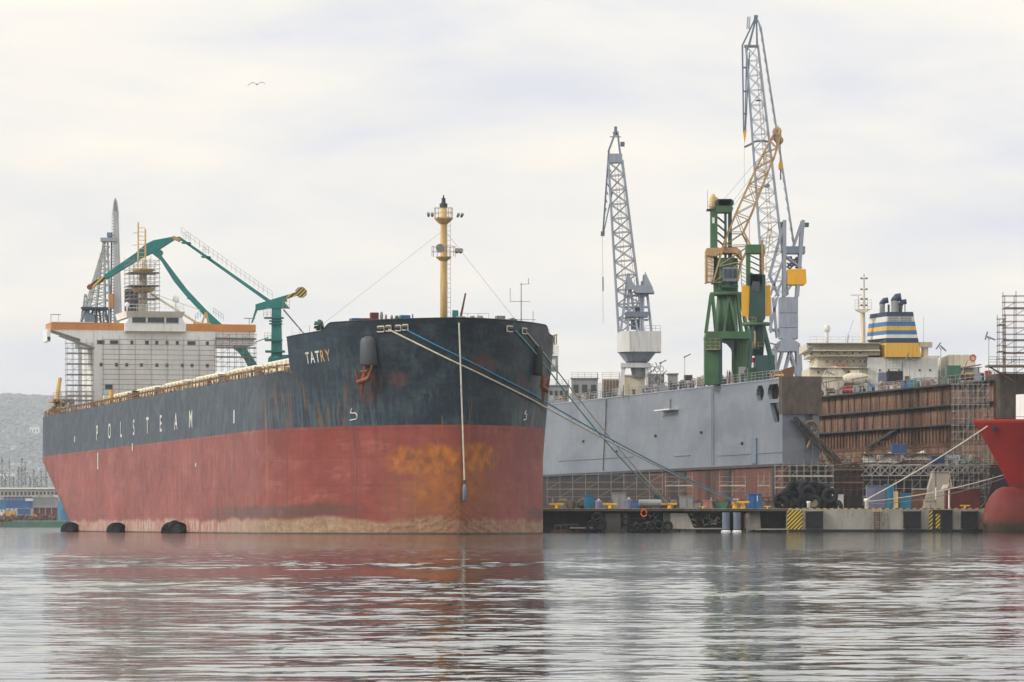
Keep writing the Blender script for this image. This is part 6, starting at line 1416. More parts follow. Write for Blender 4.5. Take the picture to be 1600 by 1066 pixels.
# funnel: tapering faceted tower with painted bands, one prism per band
bands = [(490, 497, 'dark_blue'), (497, 505, 'tanker_white'), (505, 512, 'stripe_blue'), (512, 518.5, 'stripe_yellow'), (518.5, 525, 'stripe_blue'), (525, 530.5, 'tanker_white'), (530.5, 538, 'dark_blue'), (538, 560, 'stripe_yellow')]
def fsec(py):
    u = (py - 490) / 70.0; l0 = 1361.5 - 6 * min(1, u * 1.6) if py < 532 else 1367 ; lf = 1381 - 1 * u; r0 = 1422 + 13 * u
    z = Z_(py); return [(X_(l0), 2.6, z), (X_(lf), -5.2, z), (X_(r0), -5.2, z), (X_(r0) + .8, 4, z), (X_(l0) + .5, 7, z)]
fn = None
for y0_, y1_, m_ in bands:
    A = fsec(y1_ - .001); B = fsec(y0_); n = 5
    f_ = MB().add(A + B, [(i, (i + 1) % n, n + (i + 1) % n, n + i) for i in range(n)] + [tuple(range(n, 2 * n)), tuple(range(n))[::-1]]).build('funnel' if fn is None else 'funnel_band', m_, tk if fn is None else fn)
    fn = fn or f_
for a, b_ in ((1384, 1399), (1402, 1420)):
    g = MB()
    for k in range(3): g.box(X_(a), X_(b_), -5.32, -5.2, Z_(503.5) + k * .3, Z_(503.5) + k * .3 + .14)
    g.build('louvre', 'gray_wall', fn)
for px, yt, w2, hd in ((1378.5, 475, 4.3, 474), (1398.5, 470, 6.0, 467), (1407, 477, 3.8, 475)):
    pp = MB().tube((X_(px), 0 if px != 1407 else 1.5, Z_(490)), (X_(px), 0, Z_(yt)), w2 / 9.2, n=14).build('exhaust_pipe', 'gray_wall', tk)
    g = MB().curve([(X_(px) - .05, -.1, Z_(yt + 1)), (X_(px), 0, Z_(yt) + .1), (X_(px) + .35, 0, Z_(yt) + .55), (X_(px) + 1.0, 0, Z_(yt) + .62)], w2 / 8.6, 12); g.build('exhaust_elbow', 'dark_blue', pp)
MB().tube((X_(1388.5), 0, Z_(490)), (X_(1388.5), 0, Z_(476)), .2, n=6).build('vent_pipe', 'dark_blue', tk); MB().tube((X_(1414), 0, Z_(490)), (X_(1414), 0, Z_(470)), .09, n=6).build('vent_pipe', 'dark_blue', tk)
g = MB().tube((X_(1348), 0, Z_(537)), (X_(1348), 0, Z_(488)), .5, .42, n=10).tube((X_(1350), 0, Z_(488)), (X_(1350), 0, Z_(428)), .26, .1, n=8); mst = g.build('main_mast', 'tanker_cream', tk)
g = MB().prism([(X_(1336), Z_(484)), (X_(1362), Z_(483)), (X_(1352), Z_(489)), (X_(1345), Z_(489))], -1.2, 1.2).rail([(X_(1335), -1.2, Z_(484)), (X_(1361), -1.2, Z_(484))], 1.6, .7, .05, 3); g.build('mast_crosstree', 'tanker_cream', mst)
g = MB().tube((X_(1341), 0, Z_(484)), (X_(1341), 0, Z_(463)), .12, n=6).box(X_(1329), X_(1346), -.2, .2, Z_(462), Z_(460.5)); g.build('radar_scanner', 'tanker_white', mst)
for k, yy in enumerate((434, 451, 466, 476)): 
    g = MB(); [g.tube((X_(1350 + s_ * 4), 0, Z_(yy + 2)), (X_(1350 + s_ * 4), 0, Z_(yy)), .22, n=6) for s_ in (-1, 1)]; g.box(X_(1346), X_(1354), -.06, .06, Z_(yy + 2.4), Z_(yy + 1.8)); g.build('mast_lamp', 'dark_steel', mst)
g = MB().tube((X_(1292), 0, Z_(537)), (X_(1292), 0, Z_(519)), .3, n=8).lathe([(.3, 0), (.55, .2), (.6, .7), (.42, 1.1), (.1, 1.3)], (X_(1292), 0, Z_(519)), 14); g.build('radome', 'tanker_white', tk, smooth=True)
g = MB().tube((X_(1445), 0, Z_(560)), (X_(1445), 0, Z_(543)), .6, n=12).box(X_(1436), X_(1456), -1, 1, Z_(543), Z_(535)); g.build('ventilator', 'tanker_cream', tk)
g = MB().tube((X_(1320), 0, Z_(537)), (X_(1334), 0, Z_(500)), .04, n=4).tube((X_(1324), 0, Z_(537)), (X_(1326), 0, Z_(524)), .1, n=4).tube((X_(1443), 0, Z_(535)), (X_(1443), 0, Z_(495)), .03, n=4); g.build('rigging_wire', 'cable_gray', tk)

# ================================================================ cranes
land('back_quay', [(-77, 735), (160, 735), (160, 900), (-77, 900)], -2, 3.0, 'concrete')
land('pier_slab', [(-40.5, 606), (-30.5, 622), (-30.5, 735), (-70, 735)], -2, 3.0, 'concrete')
# --- grey luffing crane with the white machinery house, on the dock wall
q = Q(998, 636, 21.3); c1 = thing('dock_crane', 'grey lattice dock crane with a white boxy cab standing on the grey wall', 'crane', q.o)
for a, b_ in ((975, 968), (1009, 1016)):
    for dd in (-1.6, 1.6): MB().bar(q(a, 571, dd * .8), q(b_, 618, dd) , .55).build('leg', 'crane_white', c1)
MB().box(q.x(970), q.x(1016), -1.9, 1.9, q.z(575), q.z(568)).build('portal_beam', 'crane_white', c1); MB().lathe([(1.0, q.z(590)), (1.3, q.z(575))], (0, 0, 0), 14).build('king_post', 'gray_wall', c1)
MB().lathe([(1.7, q.z(569)), (1.7, q.z(564))], (-.3, 0, 0), 20).build('slewing_ring', 'crane_gray_dark', c1)
o8 = [(965, -1.0), (972, -3.0), (983, -3.6), (1032, -3.2), (1033, 2.5), (1020, 3.6), (976, 3.6), (965, 2.0)]
lo8 = [(976, -.6), (980, -1.6), (988, -1.9), (1012, -1.7), (1014, 1.3), (1008, 1.9), (984, 1.9), (977, 1.2)]
def loft(A, B, za, zb_): n = len(A); return MB().add([(q.x(p), d_, za) for p, d_ in A] + [(q.x(p), d_, zb_) for p, d_ in B], [(i, (i + 1) % n, n + (i + 1) % n, n + i) for i in range(n)] + [tuple(range(n, 2 * n)), tuple(range(n))[::-1]])
loft(o8, o8, q.z(551), q.z(519)).build('machinery_house', 'crane_white', c1)
up8 = [(p + (2 if p < 990 else -8), d_ * .9) for p, d_ in o8]; loft(lo8, up8, q.z(565), q.z(551) - .02).build('house_skirt', 'crane_gray', c1)
g = MB().rail([(q.x(1008), -2.5, q.z(519)), (q.x(1031), -2.5, q.z(519))], .9, .8, .04, 2); g.build('roof_railing', 'crane_gray', c1)
g = MB()
for a, b_, y0_ in ((970, 981, 428), (981, 983, 428), (1018, 1008, 430), (1004, 1006, 430), (996, 983, 440), (1000, 1003, 440)):
    for dd in (-1.6, 1.6): g.bar(q(a, 519, dd), q(b_, y0_, dd * .5), .3)
for yy in (500, 480, 462): 
    for dd in (-1.3, 1.3): g.bar(q(976, yy, dd), q(1013, yy, dd), .2)
g.build('a_frame', 'crane_gray', c1)
MB().box(q.x(977), q.x(1012), -1.8, 1.8, q.z(496), q.z(488)).build('winch_platform', 'crane_gray_dark', c1)
g = MB().lathe([(.5, 0), (.5, 1.0)], (q.x(995), 0, q.z(488)), 10).box(q.x(986), q.x(1000), -1, 1, q.z(515), q.z(500)); g.build('winch', 'crane_gray_dark', c1)
MB().prism([(q.x(990), q.z(455)), (q.x(992), q.z(447)), (q.x(1017), q.z(447)), (q.x(1022), q.z(459)), (q.x(993), q.z(459))], -2.2, 2.2).build('counterweight', 'crane_gray', c1)
for (a, b_, c_) in (((978, 455), (980, 427), (994, 452)), ((1006, 450), (1007, 425), (1020, 452))):
    MB().prism([(q.x(p[0]), q.z(p[1])) for p in (a, b_, c_)], -1.9, -1.6).build('rocker_arm', 'crane_gray', c1)
g = MB().lattice(q(986, 519), q(961.5, 252), 3.9, 2.2, 2.8, 1.9, 12, .17, .075); jb = g.build('jib', 'crane_gray', c1)
MB().box(q.x(951), q.x(972), -1.0, 1.0, q.z(255), q.z(241)).build('jib_head_plate', 'crane_gray', jb)
g = MB()
for dd in (-.8, .8): g.bar(q(952, 255, dd), q(951, 236, dd), .28); g.bar(q(951, 236, dd), q(962, 206, dd * .3), .28); g.bar(q(970, 250, dd), q(965, 206, dd * .3), .25); g.bar(q(951, 240, dd), q(942, 366, dd * .3), .25); g.bar(q(957, 300, dd), q(943, 364, dd * .3), .18)
for k in range(9): g.bar(q(951 - k, 250 + k * 12, -.6 + k * .03), q(957 - k * 1.7, 256 + k * 12, .6), .12)
g.bar(q(958, 209), q(966, 208), .5); g.bar(q(962, 212), q(962, 198), .45); g.bar(q(953, 214), q(970, 214), .15); g.box(q.x(969.5), q.x(976), -.3, .3, q.z(229), q.z(222)); g.bar(q(942, 362), q(941.5, 369), .6)
g.build('fly_jib', 'crane_gray_dark', c1)
g = MB().tube(q(988, 450), q(966, 205), .03, n=4).tube(q(975, 300, -.5), q(1000, 519, -.5), .05, n=4).ladder(q(981, 515, .6), q(963, 262, .4), .5, .04, .7); g.build('jib_ladder', 'crane_tan', jb)
MB().tube(q(941.5, 369), q(942.5, 505), .035, n=4).build('hoist_rope', 'cable_gray', c1); MB().tube(q(942, 433), q(942.3, 455), .12, n=6).build('hook_block', 'crane_gray_dark', c1)
MB().rail([tuple(q(944, 340, -.5)), tuple(q(948, 332, -.5))], .6, .5, .03, 1).build('jib_tip_rail', 'crane_gray', c1)
# --- tallest grey crane with a yellow counterweight, on the quay behind
q = Q(1230, 745, 3.0); c2 = thing('tower_crane', 'tallest grey lattice crane with a yellow block counterweight behind the green cranes', 'crane', q.o)
MB().prism([(q.x(p), q.z(r_)) for p, r_ in ((1206, 546), (1213, 536), (1222, 530), (1236, 530), (1248, 538), (1250, 548), (1243, 550), (1212, 550))], -3, 3).build('portal_beam', 'crane_gray', c2)
for a, b_ in ((1209, 1200), (1247, 1256)):
    for dd in (-2.6, 2.6): MB().bar(q(a, 549, dd), q(b_, 803, dd * 1.4), .9).build('leg', 'crane_gray', c2)
g = MB(); 
for dd in (-2.7, 2.7): g.bar(q(1222, 550, dd), q(1205, 610, dd), .4).bar(q(1234, 550, dd), q(1252, 610, dd), .4).bar(q(1234, 550, dd), q(1218, 610, dd), .4).bar(q(1203, 700, dd), q(1254, 610, dd), .4)
g.build('leg_brace', 'crane_gray', c2)
for y0_, y1_ in ((465, 490), (490.5, 513), (513.5, 530)): MB().box(q.x(1217), q.x(1246), -1.8, 1.9, q.z(y1_), q.z(y0_)).build('machinery_house', 'crane_gray', c2, bevel=.08)
g = MB()
for dd in (-1.7, 1.7): g.bar(q(1214, 528, dd), q(1208, 465, dd), .3).bar(q(1203, 516, dd), q(1214, 465, dd), .3).bar(q(1205, 520, dd), q(1203, 465, dd), .25)
g.box(q.x(1203), q.x(1217), -1.5, 1.5, q.z(518), q.z(514)); g.build('side_frame', 'crane_gray', c2)
g = MB()
for px in (1225, 1254):
    for dd in (-1.6, 1.6): g.bar(q(px - (9 if px > 1240 else 0), 464, dd), q(px, 345, dd), .62)
for dd in (-1.6, 1.6): g.bar(q(1224, 352, dd), q(1202, 432, dd), .4); g.bar(q(1252, 350, dd), q(1239, 388, dd), .4); g.bar(q(1226, 460, dd), q(1252, 425, dd), .35); g.bar(q(1226, 400, dd), q(1252, 420, dd), .3); g.bar(q(1203, 463, dd), q(1226, 400, dd), .3); g.bar(q(1212, 463, dd), q(1226, 430, dd), .25); g.bar(q(1203, 432, dd), q(1217, 463, dd), .3)
g.build('a_frame', 'crane_gray', c2)
MB().box(q.x(1224), q.x(1257), -1.9, 1.9, q.z(397), q.z(386)).build('head_platform', 'crane_gray_dark', c2)
MB().rail([(q.x(1205), -1.9, q.z(398)), (q.x(1224), -1.9, q.z(398))], 1.1, .9, .05, 2).build('platform_railing', 'crane_gray', c2)
g = MB(); rr = random.Random(3); [g.tube(q(rr.uniform(1229, 1253), rr.uniform(400, 420), rr.uniform(-1, 1)), q(rr.uniform(1229, 1253), rr.uniform(398, 421), rr.uniform(-1, 1)), .18, n=6) for k in range(18)]; g.build('hoist_gear', 'crane_gray_dark', c2)
MB().prism([(q.x(p), q.z(r_)) for p, r_ in ((1229, 445), (1230, 421.5), (1258, 421.5), (1259, 443), (1256, 446), (1231, 446))], -2.0, 2.0).build('counterweight', 'crane_yellow', c2, bevel=.06)
g = MB().lathe([(.55, 0), (.6, 1.0)], (q.x(1220.5), 0, q.z(356)), 10).lathe([(.5, 0), (.55, .8)], (q.x(1259.5), 0, q.z(355)), 10); g.build('sheave_block', 'green_paint', c2)
g = MB().lattice(q(1212, 463), q(1175, 72), 4.4, 2.2, 3.2, 1.6, 17, .15, .06); jb = g.build('jib', 'crane_gray', c2)
g = MB()
for dd in (-.8, .8):
    g.bar(q(1181, 27), q(1160, 71, dd), .24); g.bar(q(1160, 71, dd), q(1162, 206, dd * .3), .22); g.bar(q(1182, 28), q(1171, 72, dd), .2); g.bar(q(1181, 28), q(1167, 80, dd), .2); g.bar(q(1167, 75, dd), q(1164, 206, dd * .3), .2); g.bar(q(1171, 82, dd), q(1165, 206, dd * .3), .15); g.bar(q(1182, 30), q(1183, 72, dd), .26)
for yy in (105, 142, 177): g.box(q.x(1161), q.x(1171 - (yy - 105) * .05), -.6, .6, q.z(yy + 1.6), q.z(yy))
g.box(q.x(1163), q.x(1185), -.8, .8, q.z(74), q.z(71)); g.bar(q(1180, 36), q(1181.5, 24), .7); g.build('fly_jib', 'crane_gray_dark', c2)
MB().prism([(q.x(1160.8), q.z(204)), (q.x(1166.5), q.z(204)), (q.x(1163.6), q.z(225))], -.35, .35).build('fly_jib_tip', 'crane_yellow', c2)
g = MB()
for dd in (-1.0, 1.0): g.bar(q(1184, 32), q(1189, 45, dd), .2).bar(q(1189, 45, dd), q(1218, 232, dd), .2).bar(q(1218, 232, dd), q(1241, 386, dd), .2)
for k in range(22): t0 = k / 22; g.tube(q(1189 + 52 * t0, 45 + 341 * t0, -1), q(1189 + 52 * (t0 + .045), 45 + 341 * (t0 + .045), 1), .05, n=3); g.tube(q(1189 + 52 * t0 - 2.5, 45 + 341 * t0, 0), q(1189 + 52 * (t0 + .045), 45 + 341 * (t0 + .045), 0), .045, n=3)
g.build('luffing_strut', 'crane_gray', c2)
g = MB().ladder(q(1205, 380, .3), q(1184, 92, .3), .55, .06, 1.0); g.ladder(q(1197, 400, .3), q(1203, 355, .3), .6, .08, 1.0); g.build('jib_ladder', 'crane_tan', jb)
g = MB().curve([q(1163, 230), q(1172, 226), q(1180, 221), q(1190, 220), q(1203, 222)], .22, 6); g.build('cable_guide', 'crane_gray_dark', c2)
MB().tube(q(1163, 225), q(1163, 290), .03, n=4).build('hoist_rope', 'cable_gray', c2)
MB().lattice(q(1170, 26, 0), q(1169, 45, 0), .5, .5, .5, .5, 4, .05, .03).build('signal_mast', 'crane_gray', c2)
MB().box(q.x(1181), q.x(1188), -.5, .5, q.z(158), q.z(156.5)).build('lamp_bracket', 'dark_steel', c2)
MB().prism([(q.x(1192), q.z(291)), (q.x(1200), q.z(287)), (q.x(1203), q.z(291)), (q.x(1200), q.z(293))], -1, 1).build('sheave_block', 'crane_gray_dark', c2)
# --- first green crane with the tan lattice boom
q = Q(1135, 589.5, 21.3); c3 = thing('dock_crane', 'large green crane with a tan lattice boom reaching up right', 'crane', q.o)
MB().box(q.x(1100), q.x(1127), -2.2, .8, 0, q.z(528)).build('leg', 'crane_green', c3); MB().box(q.x(1122), q.x(1132), -1.6, 2.0, 0, q.z(532)).build('leg', 'crane_green', c3) if False else None
MB().box(q.x(1121.5), q.x(1127.3), -2.26, -2.0, 0, q.z(530)).build('leg_web', 'crane_green_dark', c3)
MB().lathe([(1.35, 0), (1.35, q.z(530))], (q.x(1158), .6, 0), 18).build('leg', 'crane_green', c3)
MB().prism([(q.x(1133), 0.0), (q.x(1133), q.z(547)), (q.x(1128), q.z(536)), (q.x(1127.4), q.z(530)), (q.x(1146), q.z(530)), (q.x(1146), 0)], 1.4, 2.2).build('arch_plate', 'crane_green_dark', c3) if False else None
g = MB().prism([(q.x(1127), q.z(531)), (q.x(1146), q.z(531)), (q.x(1146), q.z(560)), (q.x(1143), q.z(545)), (q.x(1136), q.z(537)), (q.x(1127), q.z(534))], -1.8, 1.6); g.build('arch', 'crane_green_dark', c3)
MB().prism([(q.x(p), q.z(r_)) for p, r_ in ((1100, 530), (1102, 521), (1105, 519), (1170, 519), (1172, 522), (1172, 531))], -2.3, 2.3).build('portal_beam', 'crane_green', c3, bevel=.05)
g = MB().box(q.x(1101), q.x(1123), -3.2, -2.2, q.z(548), q.z(546.5)).rail([(q.x(1101), -3.2, q.z(547)), (q.x(1123), -3.2, q.z(547))], 1.5, .6, .035, 3); g.build('cab_balcony', 'rail_cream', c3)
MB().lathe([(1.7, q.z(520)), (1.6, q.z(495)), (1.35, q.z(462))], (0, 0, 0), 18).build('column', 'crane_green', c3, smooth=True)
g = MB()
for a, b_ in ((1111, 1103), (1113, 1119), (1152, 1158), (1156, 1168), (1138, 1130), (1138, 1150)):
    for dd in (-1.7, 1.7): g.bar(q(a, 460, dd * .9), q(b_, 520, dd * 1.2), .34)
g.build('cone_strut', 'crane_green', c3)
MB().lathe([(2.35, q.z(462)), (2.42, q.z(461)), (2.42, q.z(458)), (2.3, q.z(457))], (0, 0, 0), 24).build('slewing_ring', 'crane_green', c3)
MB().lathe([(1.75, q.z(457)), (1.8, q.z(450)), (1.75, q.z(404))], (-.1, 0, 0), 20).build('machinery_house', 'crane_green', c3, smooth=True)
MB().box(q.x(1128), q.x(1151), -2.15, -1.0, q.z(441), q.z(419)).build('operator_cab', 'crane_gray_dark', c3, bevel=.06)
for k in range(3): MB().box(q.x(1130 + k * 7), q.x(1135.5 + k * 7), -2.2, -2.1, q.z(436), q.z(422)).build('cab_window', 'window_glass', c3)
g = MB(); rr = random.Random(5); [g.tube(q(rr.uniform(1124, 1152), rr.uniform(440, 452), rr.uniform(-2, -1)), q(rr.uniform(1124, 1152), rr.uniform(440, 452), rr.uniform(-2.3, -1.5)), .12, n=5) for k in range(20)]; g.build('winch_gear', 'crane_green_dark', c3)
MB().prism([(q.x(p), q.z(r_)) for p, r_ in ((1102, 401), (1103, 389), (1150, 388), (1157, 393), (1160, 408), (1155, 404), (1150, 397), (1125, 397), (1118, 402))], -1.9, 1.9).build('jib_yoke', 'crane_tan', c3, bevel=.05)
g = MB()
for k in range(6): g.bar(q(1102.5 + k * 2.1, 398, -1.7), q(1102.5 + k * 2.1, 443, -1.7), .12)
for k in range(5): g.bar(q(1102, 400 + k * 10.5, -1.6), q(1114, 402 + k * 10, -1.6), .13); g.bar(q(1102, 400 + k * 10.5, 1.4), q(1114, 410 + k * 8, -1.4), .1)
g.box(q.x(1102), q.x(1104), -1.6, 1.6, q.z(443), q.z(392)); g.build('counter_frame', 'crane_tan', c3)
MB().box(q.x(1110), q.x(1120.5), -1.2, 1.2, q.z(404), q.z(329)).build('tower_post', 'crane_green', c3, bevel=.05); MB().box(q.x(1112), q.x(1116), -1.25, -1.15, q.z(350), q.z(341)).build('sign_plate', 'off_white', c3)
for a, w2 in ((1132, 3), (1138, 5)): MB().box(q.x(a), q.x(a + w2), -1.0, 1.0, q.z(404), q.z(333)).build('tower_post', 'crane_green_dark', c3)
g = MB(); [g.bar(q(1121, yy, -.6), q(1133, yy + 9, .4), .18) for yy in (340, 352, 364, 376, 388)]; g.build('tower_brace', 'crane_green_dark', c3)
MB().prism([(q.x(p), q.z(r_)) for p, r_ in ((1118, 333), (1118, 325), (1122, 323), (1141, 323), (1145, 326), (1143, 333))], -1.5, 1.5).build('tower_head', 'crane_green', c3)
g = MB().box(q.x(1121), q.x(1142), -1.3, 1.3, q.z(324), q.z(312))
for k in range(5): g.tube(q(1123 + k * 4.3, 318, -1.45), q(1123 + k * 4.3, 318, 1.45), .55, n=12)
g.build('sheave_block', 'crane_green_dark', c3)
MB().box(q.x(1104), q.x(1121), -1.3, 1.3, q.z(329.5), q.z(327.5)).build('head_platform', 'dark_steel', c3)
g = MB().lathe([(.5, 0), (.65, .5), (.45, 1.0), (.55, 1.5), (.3, 2.0), (.2, 2.2)], (q.x(1114), -.3, q.z(327)), 10).lathe([(.35, 0), (.45, .7), (.3, 1.7)], (q.x(1118.5), -.2, q.z(327)), 10); g.build('gear_drive', 'mast_yellow', c3, smooth=True)
g = MB().tube(q(1105.5, 328), q(1105.5, 297), .05, n=4).rail([(q.x(1105), -1.2, q.z(328)), (q.x(1120), -1.2, q.z(328))], 1.1, .6, .035, 3); g.build('head_railing', 'galvanised', c3)
g = MB()     # boom: two bent chords each side
LC = [(1113, 443), (1124, 418), (1134, 386), (1142, 362), (1193, 240), (1212, 204)]; RC = [(1146, 470), (1152, 430), (1171, 384), (1161, 364), (1212, 242), (1219, 212)]
def dep(y): return 2.0 if y > 330 else .5 + 1.5 * (y - 200) / 130
PL = [(1113, 443), (1120, 418), (1130, 385), (1137, 364), (1150, 334), (1160, 311), (1170, 289), (1181, 264), (1193, 240), (1203, 220), (1212, 204)]
PR = [(1152, 440), (1158, 410), (1171, 384), (1161, 364), (1171, 342), (1181, 318), (1190, 294), (1199, 271), (1209, 248), (1214, 232), (1219, 212)]
for P_ in (PL, PR):
    for dd in (-1, 1):
        for a, b_ in zip(P_, P_[1:]): g.bar(q(a[0], a[1], dd * dep(a[1])), q(b_[0], b_[1], dd * dep(b_[1])), .24)
    for a, b_ in zip(P_, P_[1:]): g.bar(q(a[0], a[1], -dep(a[1])), q(b_[0], b_[1], dep(b_[1])), .09); g.bar(q(a[0], a[1], -dep(a[1])), q(a[0], a[1], dep(a[1])), .12)
for i in range(len(PL)):
    for dd in (-1, 1):
        d1 = dd * dep(PL[i][1]); g.bar(q(*PL[i], d1), q(*PR[i], d1), .12)
        if i + 1 < len(PL): g.bar(q(*PL[i], d1), q(*PR[i + 1], d1), .11); 
        if i + 1 < len(PL) and i % 2: g.bar(q(*PR[i], d1), q(*PL[i + 1], d1), .10)
boom = g.build('boom', 'crane_tan', c3)
g = MB().prism([(q.x(p), q.z(r_)) for p, r_ in ((1205, 214), (1213, 200), (1219, 201), (1222, 222), (1215, 226))], -.5, .5)
g.tube(q(1214, 206, -.7), q(1214, 206, .7), .65, n=12).tube(q(1218, 220, -.7), q(1218, 220, .7), .55, n=12).bar(q(1213, 204), q(1216, 196), .15); g.build('boom_head', 'rail_cream', boom)
MB().tube(q(1219.5, 222), q(1219.5, 253), .05, n=4).build('hoist_rope', 'cable_gray', c3)
MB().prism([(q.x(p), q.z(r_)) for p, r_ in ((1218, 252), (1221, 252), (1222.5, 257), (1222.5, 265), (1216.5, 265), (1216.5, 257))], -.35, .35).build('hook_block', 'crane_yellow', c3)
MB().tube(q(1219.8, 265), q(1219.8, 281), .1, n=5).build('hook', 'dark_steel', c3)
for a, b_ in (((1131, 312), (1205, 225)), ((1143, 318), (1208, 232)), ((1146, 322), (1193, 262))): MB().tube(q(*a), q(*b_), .03, n=4).build('luffing_rope', 'cable_gray', c3)
g = MB().ladder(q(1174, 590 - 10, -2.4), q(1171, 345, -.5), .4, .03, .8) if False else MB().tube(q(1171, 384, 0), q(1171, 340, 0), .05, n=4); g.build('boom_pendant', 'crane_tan', c3)
# --- second green crane with yellow side boards
q = Q(1183, 575.5, 21.3); c4 = thing('dock_crane', 'smaller dark green crane with two tall yellow side boards', 'crane', q.o)
for a, b_, s_ in ((1176, 1170, 1), (1192, 1209, 1)):
    for dd in (-1.3, 1.3): MB().bar(q(a, 508, dd), q(b_, 580, dd * 1.5), .45).build('leg', 'crane_green_dark', c4)
MB().box(q.x(1180), q.x(1209), -1.9, 1.9, 0, q.z(556)).build('portal_base', 'crane_green_dark', c4); MB().box(q.x(1168), q.x(1182), -1.6, 1.6, 0, q.z(575)).build('portal_foot', 'crane_green', c4)
MB().lathe([(.9, q.z(556)), (1.15, q.z(508))], (0, 0, 0), 14).build('column', 'crane_green_dark', c4, smooth=True)
MB().lathe([(1.95, q.z(509)), (2.0, q.z(507)), (1.95, q.z(504))], (-.15, 0, 0), 20).build('slewing_ring', 'crane_green', c4)
MB().prism([(q.x(p), q.z(r_)) for p, r_ in ((1169, 498), (1173, 503), (1192, 503), (1195, 498), (1195, 430), (1171, 430))], -1.5, 1.5).build('machinery_house', 'crane_green_dark', c4, bevel=.05)
for a, b_ in ((1158, 1171), (1195.5, 1203)): MB().box(q.x(a), q.x(b_), -1.2, -1.0, q.z(495), q.z(447)).build('side_board', 'crane_yellow', c4)
MB().box(q.x(1166), q.x(1172), -1, 1, q.z(447), q.z(385)).build('tower_post', 'crane_green', c4); MB().box(q.x(1187), q.x(1193), -1, 1, q.z(430), q.z(385)).build('tower_post', 'crane_green_dark', c4)
MB().box(q.x(1165), q.x(1194), -1.3, 1.3, q.z(397), q.z(383)).build('tower_head', 'crane_green', c4, bevel=.05); MB().box(q.x(1168), q.x(1190), -1.5, -1.2, q.z(447), q.z(429)).build('cab_frame', 'crane_green_dark', c4)
MB().box(q.x(1174), q.x(1186), -1.6, -1.45, q.z(457), q.z(441)).build('cab_window', 'window_glass', c4)
g = MB(); [g.bar(q(1172, yy, -.7), q(1187, yy + 6, .5), .14) for yy in (400, 409, 418, 427, 436)]; g.build('tower_brace', 'crane_green', c4)
g = MB().bar(q(1191, 430, -1.3), q(1190, 376, -1.3), .3).rail([(q.x(1186), -1.6, q.z(427)), (q.x(1196), -1.6, q.z(427))], 2.5, .8, .04, 4); g.build('access_ladder', 'crane_tan', c4)
g = MB().rail([(q.x(1163), -1.8, q.z(508)), (q.x(1180), -1.8, q.z(508))], 1.0, .6, .03, 2).bar(q(1178, 545, -1.5), q(1178, 518, -1.5), .3).rail([(q.x(1174), -2, q.z(547)), (q.x(1193), -2, q.z(547))], 1.0, .8, .03, 2); g.build('platform_railing', 'rail_cream', c4)
g = MB(); [g.bar(q(1158, yy, .5), q(1165, yy + 4, .5), .1) for yy in range(412, 446, 6)]; g.bar(q(1158, 412, .5), q(1159, 447, .5), .12); g.build('ladder_cage', 'galvanised', c4)
# --- teal cantilever crane behind the ship
q = Q(432, 625, 3.0); c5 = thing('cantilever_crane', 'teal double link crane with a striped tip and round striped counterweight behind the ship', 'crane', q.o)
MB().lathe([(1.5, 0), (1.3, q.z(560)), (.95, q.z(556))], (0, 0, 0), 14).build('pedestal', 'teal', c5)
MB().prism([(q.x(424), q.z(560)), (q.x(441), q.z(560)), (q.x(439), q.z(480)), (q.x(425), q.z(480))], -.8, .8).build('tower', 'teal', c5, bevel=.05)
for a, b_, yy, th in ((413, 443, 496, 2), (421, 441, 501, 1.5), (421, 441, 505.5, 1.5), (414, 441, 530, 3), (415, 445, 548, 3), (440, 455, 555, 14)):
    MB().box(q.x(a), q.x(b_), -1.2, 1.2, q.z(yy + th), q.z(yy)).build('service_platform', 'teal', c5)
g = MB().rail([(q.x(412), -1.2, q.z(496)), (q.x(424), -1.2, q.z(496))], 1.1, .6, .035, 3).rail([(q.x(414), -1.2, q.z(530)), (q.x(424), -1.2, q.z(530))], .9, .5, .035, 2).rail([(q.x(443), -1.2, q.z(482)), (q.x(453), -1.2, q.z(482))], 1.4, .5, .035, 3); g.build('platform_railing', 'rail_cream', c5)
MB().prism([(q.x(p), q.z(r_)) for p, r_ in ((399, 483), (400, 476), (441, 467), (447, 465), (448, 461), (446, 459), (449, 470), (436, 478), (404, 485))], -.7, .7).build('rocker_arm', 'teal', c5) if False else MB().prism([(q.x(p), q.z(r_)) for p, r_ in ((399.5, 484), (399.5, 476), (446, 462), (449, 470), (428, 480), (404, 485))], -.7, .7).build('rocker_arm', 'teal', c5, bevel=.04)
MB().prism([(q.x(p), q.z(r_)) for p, r_ in ((418, 482), (453, 482), (445, 473), (428, 474))], -.9, .9).build('rocker_seat', 'teal', c5)
g = MB(); D5 = q(446, 465); E5 = q(466, 458.5); g.bar(D5 + Vector((0, 0, 0)), E5, .55); g.build('counter_arm', 'hazard_boom', c5)
MB().prism([(q.x(470.5) + .93 * math.cos(a), q.z(457) + .86 * math.sin(a)) for a in [R(22.5 + 45 * k) for k in range(8)]], -.45, .45).build('counterweight', 'hazard_disc', c5, bevel=.05)
MB().prism([(q.x(p), q.z(r_)) for p, r_ in ((399.5, 482), (403, 483), (395, 504), (392.5, 505))], -.3, .3).build('drop_link', 'teal', c5)
MB().bar(q(443, 484), q(477, 524), .22).build('back_stay', 'crane_gray_dark', c5)
MB().prism([(q.x(p), q.z(r_)) for p, r_ in ((276, 371), (281, 370), (431, 475), (427, 479))], -.6, .6).build('link_boom', 'teal', c5)
g = MB(); P_ = [q(284 + k * 14.2, 368 + k * 10.0, -.9) for k in range(11)]; g.rail(P_, 1.15, .8, .03, 2); g.build('link_walkway_railing', 'galvanised', c5)
